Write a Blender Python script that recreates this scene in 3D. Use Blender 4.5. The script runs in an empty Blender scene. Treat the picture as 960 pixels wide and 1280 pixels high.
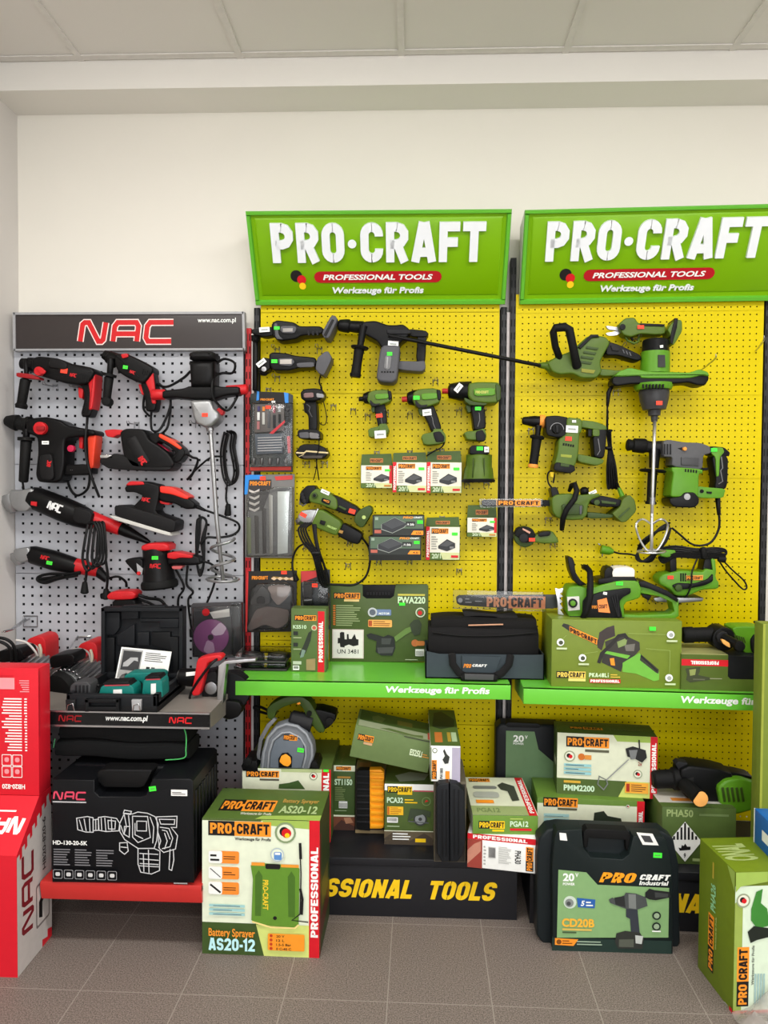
import bpy, bmesh, math, random
from math import sin, cos, tan, pi, radians, hypot, atan2
from mathutils import Vector, Matrix
random.seed(7)
SC = bpy.context.scene
COL = SC.collection
# ---------------------------------------------------------------- camera, world, lights, exposure
FPX = 950.0
CAM = Vector((0, 0, 1.464))
def _rot(yaw, pitch, roll):
    cy, sy, cp, sp, cr, sr = cos(yaw), sin(yaw), cos(pitch), sin(pitch), cos(roll), sin(roll)
    Mz = Matrix(((cy, -sy, 0), (sy, cy, 0), (0, 0, 1)))
    B = Matrix(((1, 0, 0), (0, 0, -1), (0, 1, 0)))
    P = Matrix(((1, 0, 0), (0, cp, -sp), (0, sp, cp)))
    Q = Matrix(((cr, -sr, 0), (sr, cr, 0), (0, 0, 1)))
    return Q @ P @ B @ Mz
RM = _rot(-0.0394, 0.0291, 0.0060)
RT = RM.transposed()
cd = bpy.data.cameras.new('camera'); cam = bpy.data.objects.new('camera', cd); COL.objects.link(cam)
cd.sensor_fit = 'HORIZONTAL'; cd.sensor_width = 36.0; cd.lens = 36.0 * FPX / 960.0
cd.clip_start = 0.05; cd.clip_end = 60
mw = Matrix.Identity(4)
for i in range(3):
    mw[i][0] = RM[0][i]; mw[i][1] = -RM[1][i]; mw[i][2] = -RM[2][i]; mw[i][3] = CAM[i]
cam.matrix_world = mw
SC.camera = cam
SC.view_settings.view_transform = 'Standard'
SC.view_settings.look = 'None'
SC.view_settings.gamma = 1.0
SC.view_settings.use_curve_mapping = False
SC.view_settings.exposure = 0.30
W = bpy.data.worlds.new('world'); SC.world = W; W.use_nodes = True
W.node_tree.nodes['Background'].inputs[0].default_value = (0.98, 0.99, 1.0, 1)
W.node_tree.nodes['Background'].inputs[1].default_value = 0.75
def area(name, loc, target, sx, sy, power, col):
    l = bpy.data.lights.new(name, 'AREA'); power *= .68; l.shape = 'RECTANGLE'; l.size = sx; l.size_y = sy
    l.energy = power; l.color = col
    o = bpy.data.objects.new(name, l); COL.objects.link(o); o.location = loc
    o.rotation_euler = (Vector(target) - Vector(loc)).to_track_quat('-Z', 'Y').to_euler()
    return o
area('shop_window_light', (1.0, -3.2, 1.7), (0.0, 3.0, 1.5), 3.6, 2.0, 135, (0.98, 0.99, 1.0))
for _x, _y, _p in ((-0.9, 1.2, 42), (0.9, 1.2, 42), (2.5, 1.2, 30), (0.45, -1.5, 45), (-1.2, -1.5, 30)):
    area('ceiling_lamp_light', (_x, _y, 3.045), (_x, _y, 0), 1.2, 0.3, _p, (1.0, 0.985, 0.95))

# ---------------------------------------------------------------- materials
def lin(c):
    c = c / 255.0
    return c / 12.92 if c <= 0.04045 else ((c + 0.055) / 1.055) ** 2.4
_mats = {}
def C(r, g, b, rough=0.5, metal=0.0, spec=0.3, noise=0.06, scale=40.0, alpha=1.0, trans=0.0, coat=0.0):
    k = (r, g, b, rough, metal, spec, noise, scale, alpha, trans, coat)
    if k in _mats: return _mats[k]
    m = bpy.data.materials.new('surface_%d' % len(_mats)); m.use_nodes = True
    nt = m.node_tree; p = nt.nodes['Principled BSDF']
    base = (lin(r), lin(g), lin(b), 1)
    p.inputs['Base Color'].default_value = base
    p.inputs['Roughness'].default_value = rough
    p.inputs['Metallic'].default_value = metal
    p.inputs['Specular IOR Level'].default_value = spec
    p.inputs['Alpha'].default_value = alpha
    p.inputs['Transmission Weight'].default_value = trans
    p.inputs['Coat Weight'].default_value = coat
    if noise > 0:
        tc = nt.nodes.new('ShaderNodeTexCoord'); n = nt.nodes.new('ShaderNodeTexNoise')
        n.inputs['Scale'].default_value = scale; n.inputs['Detail'].default_value = 4
        nt.links.new(tc.outputs['Object'], n.inputs['Vector'])
        mx = nt.nodes.new('ShaderNodeMix'); mx.data_type = 'RGBA'; mx.blend_type = 'MULTIPLY'
        mx.inputs[0].default_value = 1.0
        mx.inputs[6].default_value = base
        mr = nt.nodes.new('ShaderNodeMapRange')
        mr.inputs['To Min'].default_value = 1 - noise * 1.6; mr.inputs['To Max'].default_value = 1 + noise * 1.6
        nt.links.new(n.outputs['Fac'], mr.inputs['Value'])
        cb = nt.nodes.new('ShaderNodeCombineColor')
        for i in range(3): nt.links.new(mr.outputs[0], cb.inputs[i])
        nt.links.new(cb.outputs[0], mx.inputs[7]); nt.links.new(mx.outputs[2], p.inputs['Base Color'])
    _mats[k] = m
    return m
BLACK = C(15, 15, 16, .45, spec=.2); BLK2 = C(28, 28, 30, .5, spec=.2); RUBBER = C(13, 13, 13, .65, spec=.2); DGREY = C(62, 62, 64, .5)
GREY = C(112, 112, 114, .5); LGREY = C(160, 160, 162, .45); SILVER = C(190, 190, 192, .32, 1.0); STEEL = C(150, 150, 152, .35, 1.0)
CHROME = C(205, 205, 205, .18, 1.0, noise=0)
RED = C(205, 26, 32, .4); DRED = C(150, 22, 28, .45); ORANGE = C(240, 140, 30, .5); YEL = C(240, 205, 20, .45)
GRN = C(84, 134, 32, .42); GRN2 = C(62, 108, 32, .45); DGRN = C(48, 84, 26, .5); LGRN = C(104, 172, 34, .4); OLIVE = C(78, 96, 30, .55)
WHITE = C(238, 238, 234, .5); CREAM = C(226, 234, 208, .5); PRTBLK = C(22, 20, 20, .5); PRTORG = C(244, 148, 40, .5)
PRTWHT = C(240, 242, 238, .5); PRTRED = C(205, 22, 36, .5); TAGG = C(70, 235, 60, .6, noise=0); TAGR = C(250, 70, 45, .6, noise=0); TAGW = C(242, 242, 240, .6, noise=0)
BOXG = C(80, 104, 40, .5); BOXD = C(56, 80, 36, .5); BOXL = C(140, 172, 60, .5); TEAL = C(12, 112, 104, .45)
def _clear():
    m = bpy.data.materials.new('clear_plastic'); m.use_nodes = True; nt = m.node_tree; out = nt.nodes['Material Output']; nt.nodes.remove(nt.nodes['Principled BSDF'])
    t = nt.nodes.new('ShaderNodeBsdfTransparent'); g = nt.nodes.new('ShaderNodeBsdfGlossy'); g.inputs['Roughness'].default_value = .08; t.inputs[0].default_value = (.94, .95, .95, 1)
    lw = nt.nodes.new('ShaderNodeFresnel'); lw.inputs['IOR'].default_value = 1.5; mx = nt.nodes.new('ShaderNodeMixShader')
    nz = nt.nodes.new('ShaderNodeTexNoise'); nz.inputs['Scale'].default_value = 22; bp = nt.nodes.new('ShaderNodeBump'); bp.inputs['Strength'].default_value = .12; bp.inputs['Distance'].default_value = .01
    tc = nt.nodes.new('ShaderNodeTexCoord'); nt.links.new(tc.outputs['Object'], nz.inputs['Vector']); nt.links.new(nz.outputs['Fac'], bp.inputs['Height']); nt.links.new(bp.outputs[0], g.inputs['Normal'])
    nt.links.new(lw.outputs[0], mx.inputs[0]); nt.links.new(t.outputs[0], mx.inputs[1]); nt.links.new(g.outputs[0], mx.inputs[2]); nt.links.new(mx.outputs[0], out.inputs[0]); return m
CLEAR = _clear()
CORD = C(14, 14, 15, .5, spec=.2)

# ---------------------------------------------------------------- places: each bay of shelving has its own flat frame
VIEW = (0, 0, 1)
def view(x=0, y=0, k=1):                 # photo points are read off an enlargement: its corner and scale
    global VIEW
    VIEW = (x, y, k)
class Bay:
    def __init__(s, O, a):
        s.O = Vector(O); s.e = Vector((cos(a), -sin(a), 0)); s.n = Vector((-sin(a), -cos(a), 0))
    def px(s, x, y, w):
        x, y = VIEW[0] + x / VIEW[2], VIEW[1] + y / VIEW[2]
        d = RT @ Vector(((x - 480) / FPX, (y - 640) / FPX, 1)); q = s.O + s.n * w
        t = (q - CAM).dot(s.n) / d.dot(s.n); P = CAM + d * t
        return (P - s.O).dot(s.e), P.z
    def W(s, u, w, z):
        P = s.O + s.e * u + s.n * w
        return Vector((P.x, P.y, z))
    def at(s, x, y, w):
        u, z = s.px(x, y, w); return s.W(u, w, z)
    def mpp(s, w):                       # metres per pixel at this distance
        a = s.px(480, 640, w); b = s.px(490, 640, w); return abs(b[0] - a[0]) / 10
    def loc(s, P):
        P = Vector(P); return (P - s.O).dot(s.e), (P - s.O).dot(s.n), P.z
def onz(x, y, z):
    x, y = VIEW[0] + x / VIEW[2], VIEW[1] + y / VIEW[2]
    d = RT @ Vector(((x - 480) / FPX, (y - 640) / FPX, 1)); return CAM + d * ((z - CAM.z) / d.z)
YB = 3.0
MAIN = Bay((0, YB, 0), 0.0)
RIGHT = Bay((0.36, 2.985, 0), radians(2.6))
bay = MAIN
def use(b):
    global bay
    bay = b

# ---------------------------------------------------------------- mesh building
class MB:
    def __init__(s): s.v = []; s.f = []; s.m = []; s.mats = []
    def mi(s, mat):
        if mat not in s.mats: s.mats.append(mat)
        return s.mats.index(mat)
    def add(s, vs, fs, mat):
        o = len(s.v); s.v.extend(Vector(v) for v in vs); k = s.mi(mat)
        for f in fs: s.f.append([o + i for i in f]); s.m.append(k)
        return s
def _area(p): return sum(p[i][0] * p[(i + 1) % len(p)][1] - p[(i + 1) % len(p)][0] * p[i][1] for i in range(len(p))) / 2
def chaikin(p, n):
    for it in range(n):
        q = []; c = .25 if it else .15; d = 1 - c
        for i in range(len(p)):
            a, b = p[i], p[(i + 1) % len(p)]
            q += [(a[0] * d + b[0] * c, a[1] * d + b[1] * c), (a[0] * c + b[0] * d, a[1] * c + b[1] * d)]
        p = q
    return p
def inset(p, d):
    n = len(p); out = []
    for i in range(n):
        a, b, c = p[i - 1], p[i], p[(i + 1) % n]
        e1 = (b[0] - a[0], b[1] - a[1]); e2 = (c[0] - b[0], c[1] - b[1])
        l1 = hypot(*e1) or 1e-9; l2 = hypot(*e2) or 1e-9
        n1 = (-e1[1] / l1, e1[0] / l1); n2 = (-e2[1] / l2, e2[0] / l2)
        k = 1 + n1[0] * n2[0] + n1[1] * n2[1]; k = max(k, .35)
        out.append((b[0] + d * (n1[0] + n2[0]) / k, b[1] + d * (n1[1] + n2[1]) / k))
    return out
def solid(mb, P2, w0, w1, bev, mat, B=None):
    """rounded prism: outline P2 in (u,z), from w0 (back) to w1 (front)"""
    B = B or bay
    if _area(P2) < 0: P2 = P2[::-1]
    bev = min(bev, (w1 - w0) * .49)
    if bev <= 0: rings = [(w0, P2), (w1, P2)]
    else:
        rings = [(w0, inset(P2, bev * .6)), (w0 + bev * .6, P2)]
        for a in (0, 30, 60, 90): rings.append((w1 - bev + bev * sin(radians(a)), inset(P2, bev * (1 - cos(radians(a))))))
    n = len(P2); vs = [B.W(u, w, z) for w, r in rings for u, z in r]; fs = []
    for k in range(len(rings) - 1):
        for i in range(n):
            j = (i + 1) % n; fs.append([k * n + i, k * n + j, (k + 1) * n + j, (k + 1) * n + i])
    fs.append(list(range(n))[::-1]); fs.append([(len(rings) - 1) * n + i for i in range(n)])
    mb.add(vs, fs, mat); return mb
def prism(mb, pts, w0, w1, bev, mat, sm=0):
    """outline given as seen in the photo, placed and sized at its own distance w0..w1 in front of the board"""
    wm = w1 if w1 - w0 > .15 else w1 - (w1 - w0) * .25; P = chaikin(list(pts), sm) if sm else list(pts)
    return solid(mb, [bay.px(x, y, wm) for x, y in P], w0, w1, bev * .6 * bay.mpp(wm), mat)
def disc(mb, x, y, r, w0, w1, mat, bev=0, n=24, ry=None, rot=0):
    ry = ry or r; c, s_ = cos(rot), sin(rot)
    return prism(mb, [(x + r * cos(2 * pi * i / n) * c - ry * sin(2 * pi * i / n) * s_, y + r * cos(2 * pi * i / n) * s_ + ry * sin(2 * pi * i / n) * c) for i in range(n)], w0, w1, bev, mat)
def sweep(mb, P, R, mat, n=10, cap=True, flat=1.0, fdir=None):
    """circular section of radius R[i] along the 3-D points P"""
    P = [Vector(p) for p in P]; N = len(P)
    T = []
    for i in range(N):
        a = P[max(i - 1, 0)]; b = P[min(i + 1, N - 1)]; d = b - a
        T.append(d.normalized() if d.length > 1e-9 else Vector((0, 0, 1)))
    up = fdir or Vector((0, -1, 0))
    if abs(T[0].dot(up)) > .95: up = Vector((1, 0, .2)).normalized()
    nr = (up - T[0] * up.dot(T[0])).normalized(); vs = []; rings = 0
    def ring(c, t, nr, r):
        nonlocal rings
        bi = t.cross(nr)
        for k in range(n):
            a = 2 * pi * k / n; vs.append(c + nr * (r * cos(a) * flat) + bi * (r * sin(a)))
        rings += 1
    for i in range(N):
        nr = nr - T[i] * nr.dot(T[i])
        nr = nr.normalized() if nr.length > 1e-6 else T[i].orthogonal().normalized()
        if i == 0 and cap:
            ring(P[0] - T[0] * R[0] * .32, T[0], nr, R[0] * .6); ring(P[0] - T[0] * R[0] * .16, T[0], nr, R[0] * .88)
        ring(P[i], T[i], nr, R[i])
        if i == N - 1 and cap:
            ring(P[i] + T[i] * R[i] * .16, T[i], nr, R[i] * .88); ring(P[i] + T[i] * R[i] * .32, T[i], nr, R[i] * .6)
    fs = []
    for k in range(rings - 1):
        for i in range(n):
            j = (i + 1) % n; fs.append([k * n + i, k * n + j, (k + 1) * n + j, (k + 1) * n + i])
    fs.append(list(range(n))[::-1]); fs.append([(rings - 1) * n + i for i in range(n)])
    mb.add(vs, fs, mat); return mb
def tube(mb, pts, r, w, mat, n=10, cap=True, flat=1.0):
    """round bar through photo points (x,y[,w]); r in photo pixels, one or a list"""
    r = r if isinstance(r, (list, tuple)) else [r] * len(pts)
    P = [bay.at(p[0], p[1], p[2] if len(p) > 2 else w) for p in pts]
    R = [q * bay.mpp(p[2] if len(p) > 2 else w) for p, q in zip(pts, r)]
    return sweep(mb, P, R, mat, n, cap, flat)
def lathe(mb, a, b, prof, w, mat, n=16, wb=None, flat=1.0):
    """turned body on the line a-b: prof = [(share of the way, radius px)]"""
    wb = w if wb is None else wb
    return tube(mb, [(a[0] + (b[0] - a[0]) * t, a[1] + (b[1] - a[1]) * t, w + (wb - w) * t) for t, _ in prof], [q for _, q in prof], w, mat, n, False, flat)
def crom(p, k=6):
    q = [p[0]] + list(p) + [p[-1]]; out = []
    for i in range(1, len(q) - 2):
        for j in range(k):
            t = j / k; a, b, c, d = q[i - 1], q[i], q[i + 1], q[i + 2]
            out.append(tuple(.5 * ((2 * b[m]) + (-a[m] + c[m]) * t + (2 * a[m] - 5 * b[m] + 4 * c[m] - d[m]) * t * t + (-a[m] + 3 * b[m] - 3 * c[m] + d[m]) * t ** 3) for m in range(len(b))))
    out.append(tuple(p[-1])); return out
def cord(mb, pts, r, w, mat=None, n=6, k=6):
    p = [(q[0], q[1], q[2] if len(q) > 2 else w) for q in pts]
    return tube(mb, crom(p, k), r, w, mat or CORD, n)
def box(mb, lo, hi, mat, B=None, bev=0.0):
    """block in bay coordinates (u,w,z)"""
    return solid(mb, [(lo[0], lo[2]), (hi[0], lo[2]), (hi[0], hi[2]), (lo[0], hi[2])], lo[1], hi[1], bev, mat, B)

# ---------------------------------------------------------------- objects
ROOT = {}
def tag(o, label=None, cat=None, group=None, kind=None):
    if label: o['label'] = label
    if cat: o['category'] = cat
    if group: o['group'] = group
    if kind: o['kind'] = kind
    return o
def thing(name, label, cat, base, group=None):
    o = bpy.data.objects.new(name, None); o.empty_display_size = .05; COL.objects.link(o)
    o.location = base; ROOT[o.name] = Vector(base); return tag(o, label, cat, group)
def build(name, mb, parent=None, base=None, sharp=38, label=None):
    org = ROOT[parent.name] if parent else Vector(base if base is not None else (0, 0, 0))
    me = bpy.data.meshes.new(name); me.from_pydata([tuple(v - org) for v in mb.v], [], mb.f)
    for m in mb.mats: me.materials.append(m)
    me.polygons.foreach_set('material_index', mb.m)
    me.polygons.foreach_set('use_smooth', [True] * len(mb.f))
    me.set_sharp_from_angle(angle=radians(sharp)); me.update()
    o = bpy.data.objects.new(name, me); COL.objects.link(o)
    if parent: o.parent = parent
    else: o.location = org
    ROOT[o.name] = org
    if label: o['label'] = label
    return o
def one(name, mb, label, cat, base, group=None): return tag(build(name, mb, None, base), label, cat, group)
def struct(name, mb): return tag(build(name, mb), kind='structure')

# ---------------------------------------------------------------- lettering and printing
_gl = {}
def glyphs(s, bold, shear):
    k = (s, bold, shear)
    if k not in _gl:
        cu = bpy.data.curves.new('lettering', 'FONT'); cu.body = s; cu.offset = bold; cu.shear = shear
        cu.resolution_u = 3; cu.fill_mode = 'FRONT'
        ob = bpy.data.objects.new('lettering', cu); me = bpy.data.meshes.new_from_object(ob)
        vs = [(v.co.x, v.co.y) for v in me.vertices]; fs = [list(p.vertices) for p in me.polygons]
        bpy.data.objects.remove(ob); bpy.data.meshes.remove(me); bpy.data.curves.remove(cu)
        x0 = min(v[0] for v in vs); x1 = max(v[0] for v in vs); y0 = min(v[1] for v in vs); y1 = max(v[1] for v in vs)
        _gl[k] = ([((x - x0) / (x1 - x0), (y - y0) / (y1 - y0)) for x, y in vs], fs)
    return _gl[k]
def _arc(cx, cy, rx, ry, a0, a1, n=5): return [(cx + rx * cos(radians(a0 + (a1 - a0) * i / n)), cy + ry * sin(radians(a0 + (a1 - a0) * i / n))) for i in range(n + 1)]
def bglyph(ch, wt):
    a = wt / 2; W_ = .62; R = W_ - a; t = 1 - a; r = min(.22, (R - a) / 2)
    tl = lambda: _arc(a + r, t - r, r, r, 180, 90); tr = lambda: _arc(R - r, t - r, r, r, 90, 0)
    bl = lambda: _arc(a + r, a + r, r, r, 180, 270); br = lambda: _arc(R - r, a + r, r, r, 270, 360)
    if ch == ' ': return [], .28
    if ch in '.·': y = a if ch == '.' else .48; return [([(0, y), (wt, y)], False)], wt
    if ch == '-': return [([(0, .42), (.3, .42)], False)], .3
    if ch == 'I': return [([(a, 0), (a, 1)], False)], wt
    if ch == '1': return [([(.0, .74), (.2 + a * .2, 1 - a * .8), (.2 + a * .2, 0)], False)], .2 + a * 1.2
    if ch in 'O0': return [(tl() + tr() + _arc(R - r, a + r, r, r, 0, -90) + _arc(a + r, a + r, r, r, 270, 180), True)], W_
    if ch == 'C': return [([(R, .66)] + tr()[::-1] + tl()[::-1] + bl() + br() + [(R, .34)], False)], W_
    if ch == 'G': return [([(R, .68)] + tr()[::-1] + tl()[::-1] + bl() + br() + [(R, .46), (W_ * .5, .46)], False)], W_
    if ch in 'PRB':
        m = .46; q = (t - m) / 2
        st = [([(a, 0), (a, t), (R - q, t)] + _arc(R - q, m + q, q, q, 90, -90) + [(a, m)], False)]
        if ch == 'R': st.append(([(W_ * .5, m), (W_ - a, 0)], False))
        if ch == 'B': q2 = (m - a) / 2; st.append(([(a, a), (R - q2, a)] + _arc(R - q2, a + q2, q2, q2, -90, 90) + [(a, m)], False))
        return st, W_
    if ch == 'D': return [([(a, a), (a, t), (R - r, t)] + tr() + _arc(R - r, a + r, r, r, 0, -90) + [(a, a)], True)], W_
    if ch == 'A': return [([(a * .9, 0), (W_ * .54 - a * .3, 1)], False), ([(W_ * 1.08 - a * .9, 0), (W_ * .54 + a * .3, 1)], False), ([(a * 1.3, .25), (W_ * 1.08 - a * 1.3, .25)], False)], W_ * 1.08
    if ch == 'F': return [([(a, 0), (a, t), (W_ * .9, t)], False), ([(a, .5), (W_ * .82, .5)], False)], W_ * .9
    if ch == 'E': return [([(W_ * .9, t), (a, t), (a, a), (W_ * .9, a)], False), ([(a, .5), (W_ * .82, .5)], False)], W_ * .9
    if ch == 'L': return [([(a, 1), (a, a), (W_ * .88, a)], False)], W_ * .88
    if ch == 'T': return [([(0, t), (W_, t)], False), ([(W_ / 2, 0), (W_ / 2, t)], False)], W_
    if ch == 'N': return [([(a, 0), (a, 1)], False), ([(R, 0), (R, 1)], False), ([(a, 1 - a), (R, a)], False)], W_
    if ch == 'M': return [([(a, 0), (a, 1)], False), ([(R + .2, 0), (R + .2, 1)], False), ([(a, 1 - a), (W_ / 2 + .1, .3), (R + .2, 1 - a)], False)], W_ + .2
    if ch == 'H': return [([(a, 0), (a, 1)], False), ([(R, 0), (R, 1)], False), ([(a, .5), (R, .5)], False)], W_
    if ch == 'K': return [([(a, 0), (a, 1)], False), ([(R, 1), (a, .42)], False), ([(W_ * .4, .55), (R + .02, 0)], False)], W_
    if ch == 'W': return [([(a * .7, 1), (W_ * .3, a), (W_ * .6, .9), (W_ * .9, a), (W_ * 1.2 - a * .7, 1)], False)], W_ * 1.2
    if ch == 'U': return [([(a, 1)] + bl() + br() + [(R, 1)], False)], W_
    if ch == 'V': return [([(a * .7, 1), (W_ / 2, a * .5), (W_ - a * .7, 1)], False)], W_
    if ch == 'X': return [([(a, 0), (R, 1)], False), ([(a, 1), (R, 0)], False)], W_
    if ch == 'Y': return [([(a, 1), (W_ / 2, .45), (R, 1)], False), ([(W_ / 2, 0), (W_ / 2, .5)], False)], W_
    if ch in 'SZ52':
        m = .5; q = min(r, .17)
        S = [(R, .7)] + _arc(R - q, t - q, q, q, 0, 90) + _arc(a + q, t - q, q, q, 90, 180) + _arc(a + q, m + q, q, q, 180, 270) + _arc(R - q, m - q, q, q, 90, 0) + _arc(R - q, a + q, q, q, 0, -90) + _arc(a + q, a + q, q, q, 270, 180) + [(a, .3)]
        if ch == 'S': return [(S, False)], W_
        if ch == '5': return [([(R, t), (a, t), (a, .56), (R - q, .56)] + _arc(R - q, .56 - q, q, q, 90, 0) + _arc(R - q, a + q, q, q, 0, -90) + _arc(a + q, a + q, q, q, 270, 180), False)], W_
        if ch == '2': return [([(a, .7)] + _arc(a + q, t - q, q, q, 180, 90) + _arc(R - q, t - q, q, q, 90, 0) + [(R, .6), (a * 1.2, a), (W_, a)], False)], W_
        return [([(0, t), (R, t), (a, a), (W_, a)], False)], W_
    q = .16
    if ch == '3': return [([(a, t), (R - q, t)] + _arc(R - q, t - q, q, q, 90, 0) + _arc(R - q, .5 + q * .9, q, q * .9, 0, -90) + [(W_ * .4, .5)], False), ([(W_ * .4, .5)] + _arc(R - q, .5 - q, q, q, 90, 0) + _arc(R - q, a + q, q, q, 0, -90) + [(a, a)], False)], W_
    if ch == '4': return [([(R - .04, 0), (R - .04, t), (a, .3), (W_, .3)], False)], W_
    if ch == '8': return [(_arc(W_ / 2, .73, R - W_ / 2, .27 - a, 0, 360, 12)[:-1], True), (_arc(W_ / 2, .27, R - W_ / 2, .27 - a, 0, 360, 12)[:-1], True)], W_
    if ch in '69':
        lo = _arc(W_ / 2, .31, R - W_ / 2, .31 - a, 0, 360, 12)[:-1]; st = [(lo, True), ([(a, .31), (a, .7)] + tl() + tr() + [(R, .72)], False)]
        if ch == '9': st = [([(W_ - x, 1 - y) for x, y in p], c) for p, c in st]
        return st, W_
    if ch == '7': return [([(0, t), (R, t), (W_ * .35, 0)], False)], W_
    return [([(a, 0), (a, 1), (R, 1), (R, 0)], True)], W_
class Face:
    """a flat face to print on: origin, width vector, height vector (metres); coordinates run 0..1"""
    def __init__(s, mb, O, ux, uy, h0=.0006):
        s.mb = mb; s.O = Vector(O); s.ux = Vector(ux); s.uy = Vector(uy); s.n = s.ux.cross(s.uy).normalized(); s.h = h0
        s.asp = s.ux.length / s.uy.length
    def P(s, x, y, h=None): return s.O + s.ux * x + s.uy * y + s.n * (s.h if h is None else h)
    def poly(s, pts, mat):
        if _area(pts) < 0: pts = pts[::-1]
        s.mb.add([s.P(x, y) for x, y in pts], [list(range(len(pts)))], mat); s.h += .00012
    def rect(s, x0, y0, x1, y1, mat): s.poly([(x0, y0), (x1, y0), (x1, y1), (x0, y1)], mat)
    def rrect(s, x0, y0, x1, y1, mat, r=.3):
        q = min((x1 - x0) * s.asp, (y1 - y0)) * r; a, b = q / s.asp, q
        p = []
        for cx, cy, t in ((x1 - a, y1 - b, 0), (x0 + a, y1 - b, 90), (x0 + a, y0 + b, 180), (x1 - a, y0 + b, 270)):
            for k in range(4): p.append((cx + a * cos(radians(t + 30 * k)), cy + b * sin(radians(t + 30 * k))))
        s.poly(p, mat)
    def circ(s, x, y, r, mat, n=18):     # r as a share of the height
        s.poly([(x + r / s.asp * cos(2 * pi * i / n), y + r * sin(2 * pi * i / n)) for i in range(n)], mat)
    def text(s, t, x, y, w, h, mat, bold=.02, shear=0, rot=0, h3=0):
        vs, fs = glyphs(t, bold, shear)
        def mp(a, b):
            if rot == 90: return x + w * (1 - b), y + h * a
            if rot == 270: return x + w * b, y + h * (1 - a)
            if rot == 180: return x + w * (1 - a), y + h * (1 - b)
            return x + w * a, y + h * b
        if h3:
            top = [s.P(*mp(a, b), s.h + h3) for a, b in vs]; bot = [s.P(*mp(a, b), s.h - .002) for a, b in vs]
            cnt = {}
            for f in fs:
                for i in range(len(f)): e = (f[i], f[(i + 1) % len(f)]); cnt[e] = 1
            side = [[b + len(vs), a + len(vs)][::-1] + [b, a] for a, b in cnt if (b, a) not in cnt]
            s.mb.add(top + bot, fs + side, mat)
        else: s.mb.add([s.P(*mp(a, b)) for a, b in vs], fs, mat)
        s.h += .00012
    def stroke(s, pts, wd, mat, closed=False):   # wd as a share of the height
        q = [(x * s.asp, y) for x, y in pts]; n = len(q); L = []; Rr = []
        for i in range(n):
            a = q[i - 1] if (i or closed) else q[i]; c = q[(i + 1) % n] if (i < n - 1 or closed) else q[i]; b = q[i]
            d1 = (b[0] - a[0], b[1] - a[1]); d2 = (c[0] - b[0], c[1] - b[1])
            if hypot(*d1) < 1e-9: d1 = d2
            if hypot(*d2) < 1e-9: d2 = d1
            l1 = hypot(*d1); l2 = hypot(*d2); n1 = (-d1[1] / l1, d1[0] / l1); n2 = (-d2[1] / l2, d2[0] / l2)
            k = max(1 + n1[0] * n2[0] + n1[1] * n2[1], .5); o = ((n1[0] + n2[0]) / k * wd / 2, (n1[1] + n2[1]) / k * wd / 2)
            L.append(s.P((b[0] + o[0]) / s.asp, b[1] + o[1])); Rr.append(s.P((b[0] - o[0]) / s.asp, b[1] - o[1]))
        m = n if closed else n - 1
        s.mb.add(L + Rr, [[i, n + i, n + (i + 1) % n, (i + 1) % n] for i in range(m)], mat); s.h += .00012
    def lines(s, x, y, w, h, n, mat, seed=1, align=0):   # lines of print too small to read
        rd = random.Random(seed); d = h / n
        for i in range(n):
            l = w * rd.uniform(.6, 1); yy = y + h - (i + .75) * d; xx = x + (w - l if align else 0)
            s.mb.add([s.P(xx, yy), s.P(xx + l, yy), s.P(xx + l, yy + d * .45), s.P(xx, yy + d * .45)], [[0, 1, 2, 3]], mat)
        s.h += .00012
    def btext(s, t, x, y, w, h, mat, wt=.24, shear=0, rot=0, h3=0, gap=.07):
        """heavy condensed capitals drawn as strokes"""
        items = []; cx = 0
        for ch in t:
            st, W_ = bglyph(ch, wt); items.append((cx, st)); cx += W_ + gap
        tot = cx - gap + shear; base = s.h
        def mp(a, b):
            a = (a + shear * b) / tot
            if rot == 90: return x + w * (1 - b), y + h * a
            if rot == 270: return x + w * b, y + h * (1 - a)
            if rot == 180: return x + w * (1 - a), y + h * (1 - b)
            return x + w * a, y + h * b
        for cx, st in items:
            for q, closed in st:
                n = len(q); L = []; Rr = []
                for i in range(n):
                    a = q[i - 1] if (i or closed) else q[i]; c = q[(i + 1) % n] if (i < n - 1 or closed) else q[i]; b = q[i]
                    d1 = (b[0] - a[0], b[1] - a[1]); d2 = (c[0] - b[0], c[1] - b[1])
                    if hypot(*d1) < 1e-9: d1 = d2
                    if hypot(*d2) < 1e-9: d2 = d1
                    l1 = hypot(*d1); l2 = hypot(*d2); n1 = (-d1[1] / l1, d1[0] / l1); n2 = (-d2[1] / l2, d2[0] / l2)
                    k = max(1 + n1[0] * n2[0] + n1[1] * n2[1], .45); o = ((n1[0] + n2[0]) / k * wt / 2, (n1[1] + n2[1]) / k * wt / 2)
                    L.append(mp(cx + b[0] + o[0], b[1] + o[1])); Rr.append(mp(cx + b[0] - o[0], b[1] - o[1]))
                m = n if closed else n - 1; vs = [s.P(*p) for p in L + Rr]; fs = [[i, n + i, n + (i + 1) % n, (i + 1) % n] for i in range(m)]
                if h3:
                    k = len(vs); vs = [s.P(p[0], p[1], s.h + h3) for p in L + Rr] + [s.P(p[0], p[1], base - .002) for p in L + Rr]
                    for i in range(m):
                        j = (i + 1) % n; fs += [[i, j, k + j, k + i], [n + j, n + i, k + n + i, k + n + j]]
                    if not closed: fs += [[n, 0, k, k + n], [n - 1, 2 * n - 1, k + 2 * n - 1, k + n - 1]]
                s.mb.add(vs, fs, mat)
                s.h += .00002
        s.h += .00012
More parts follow.
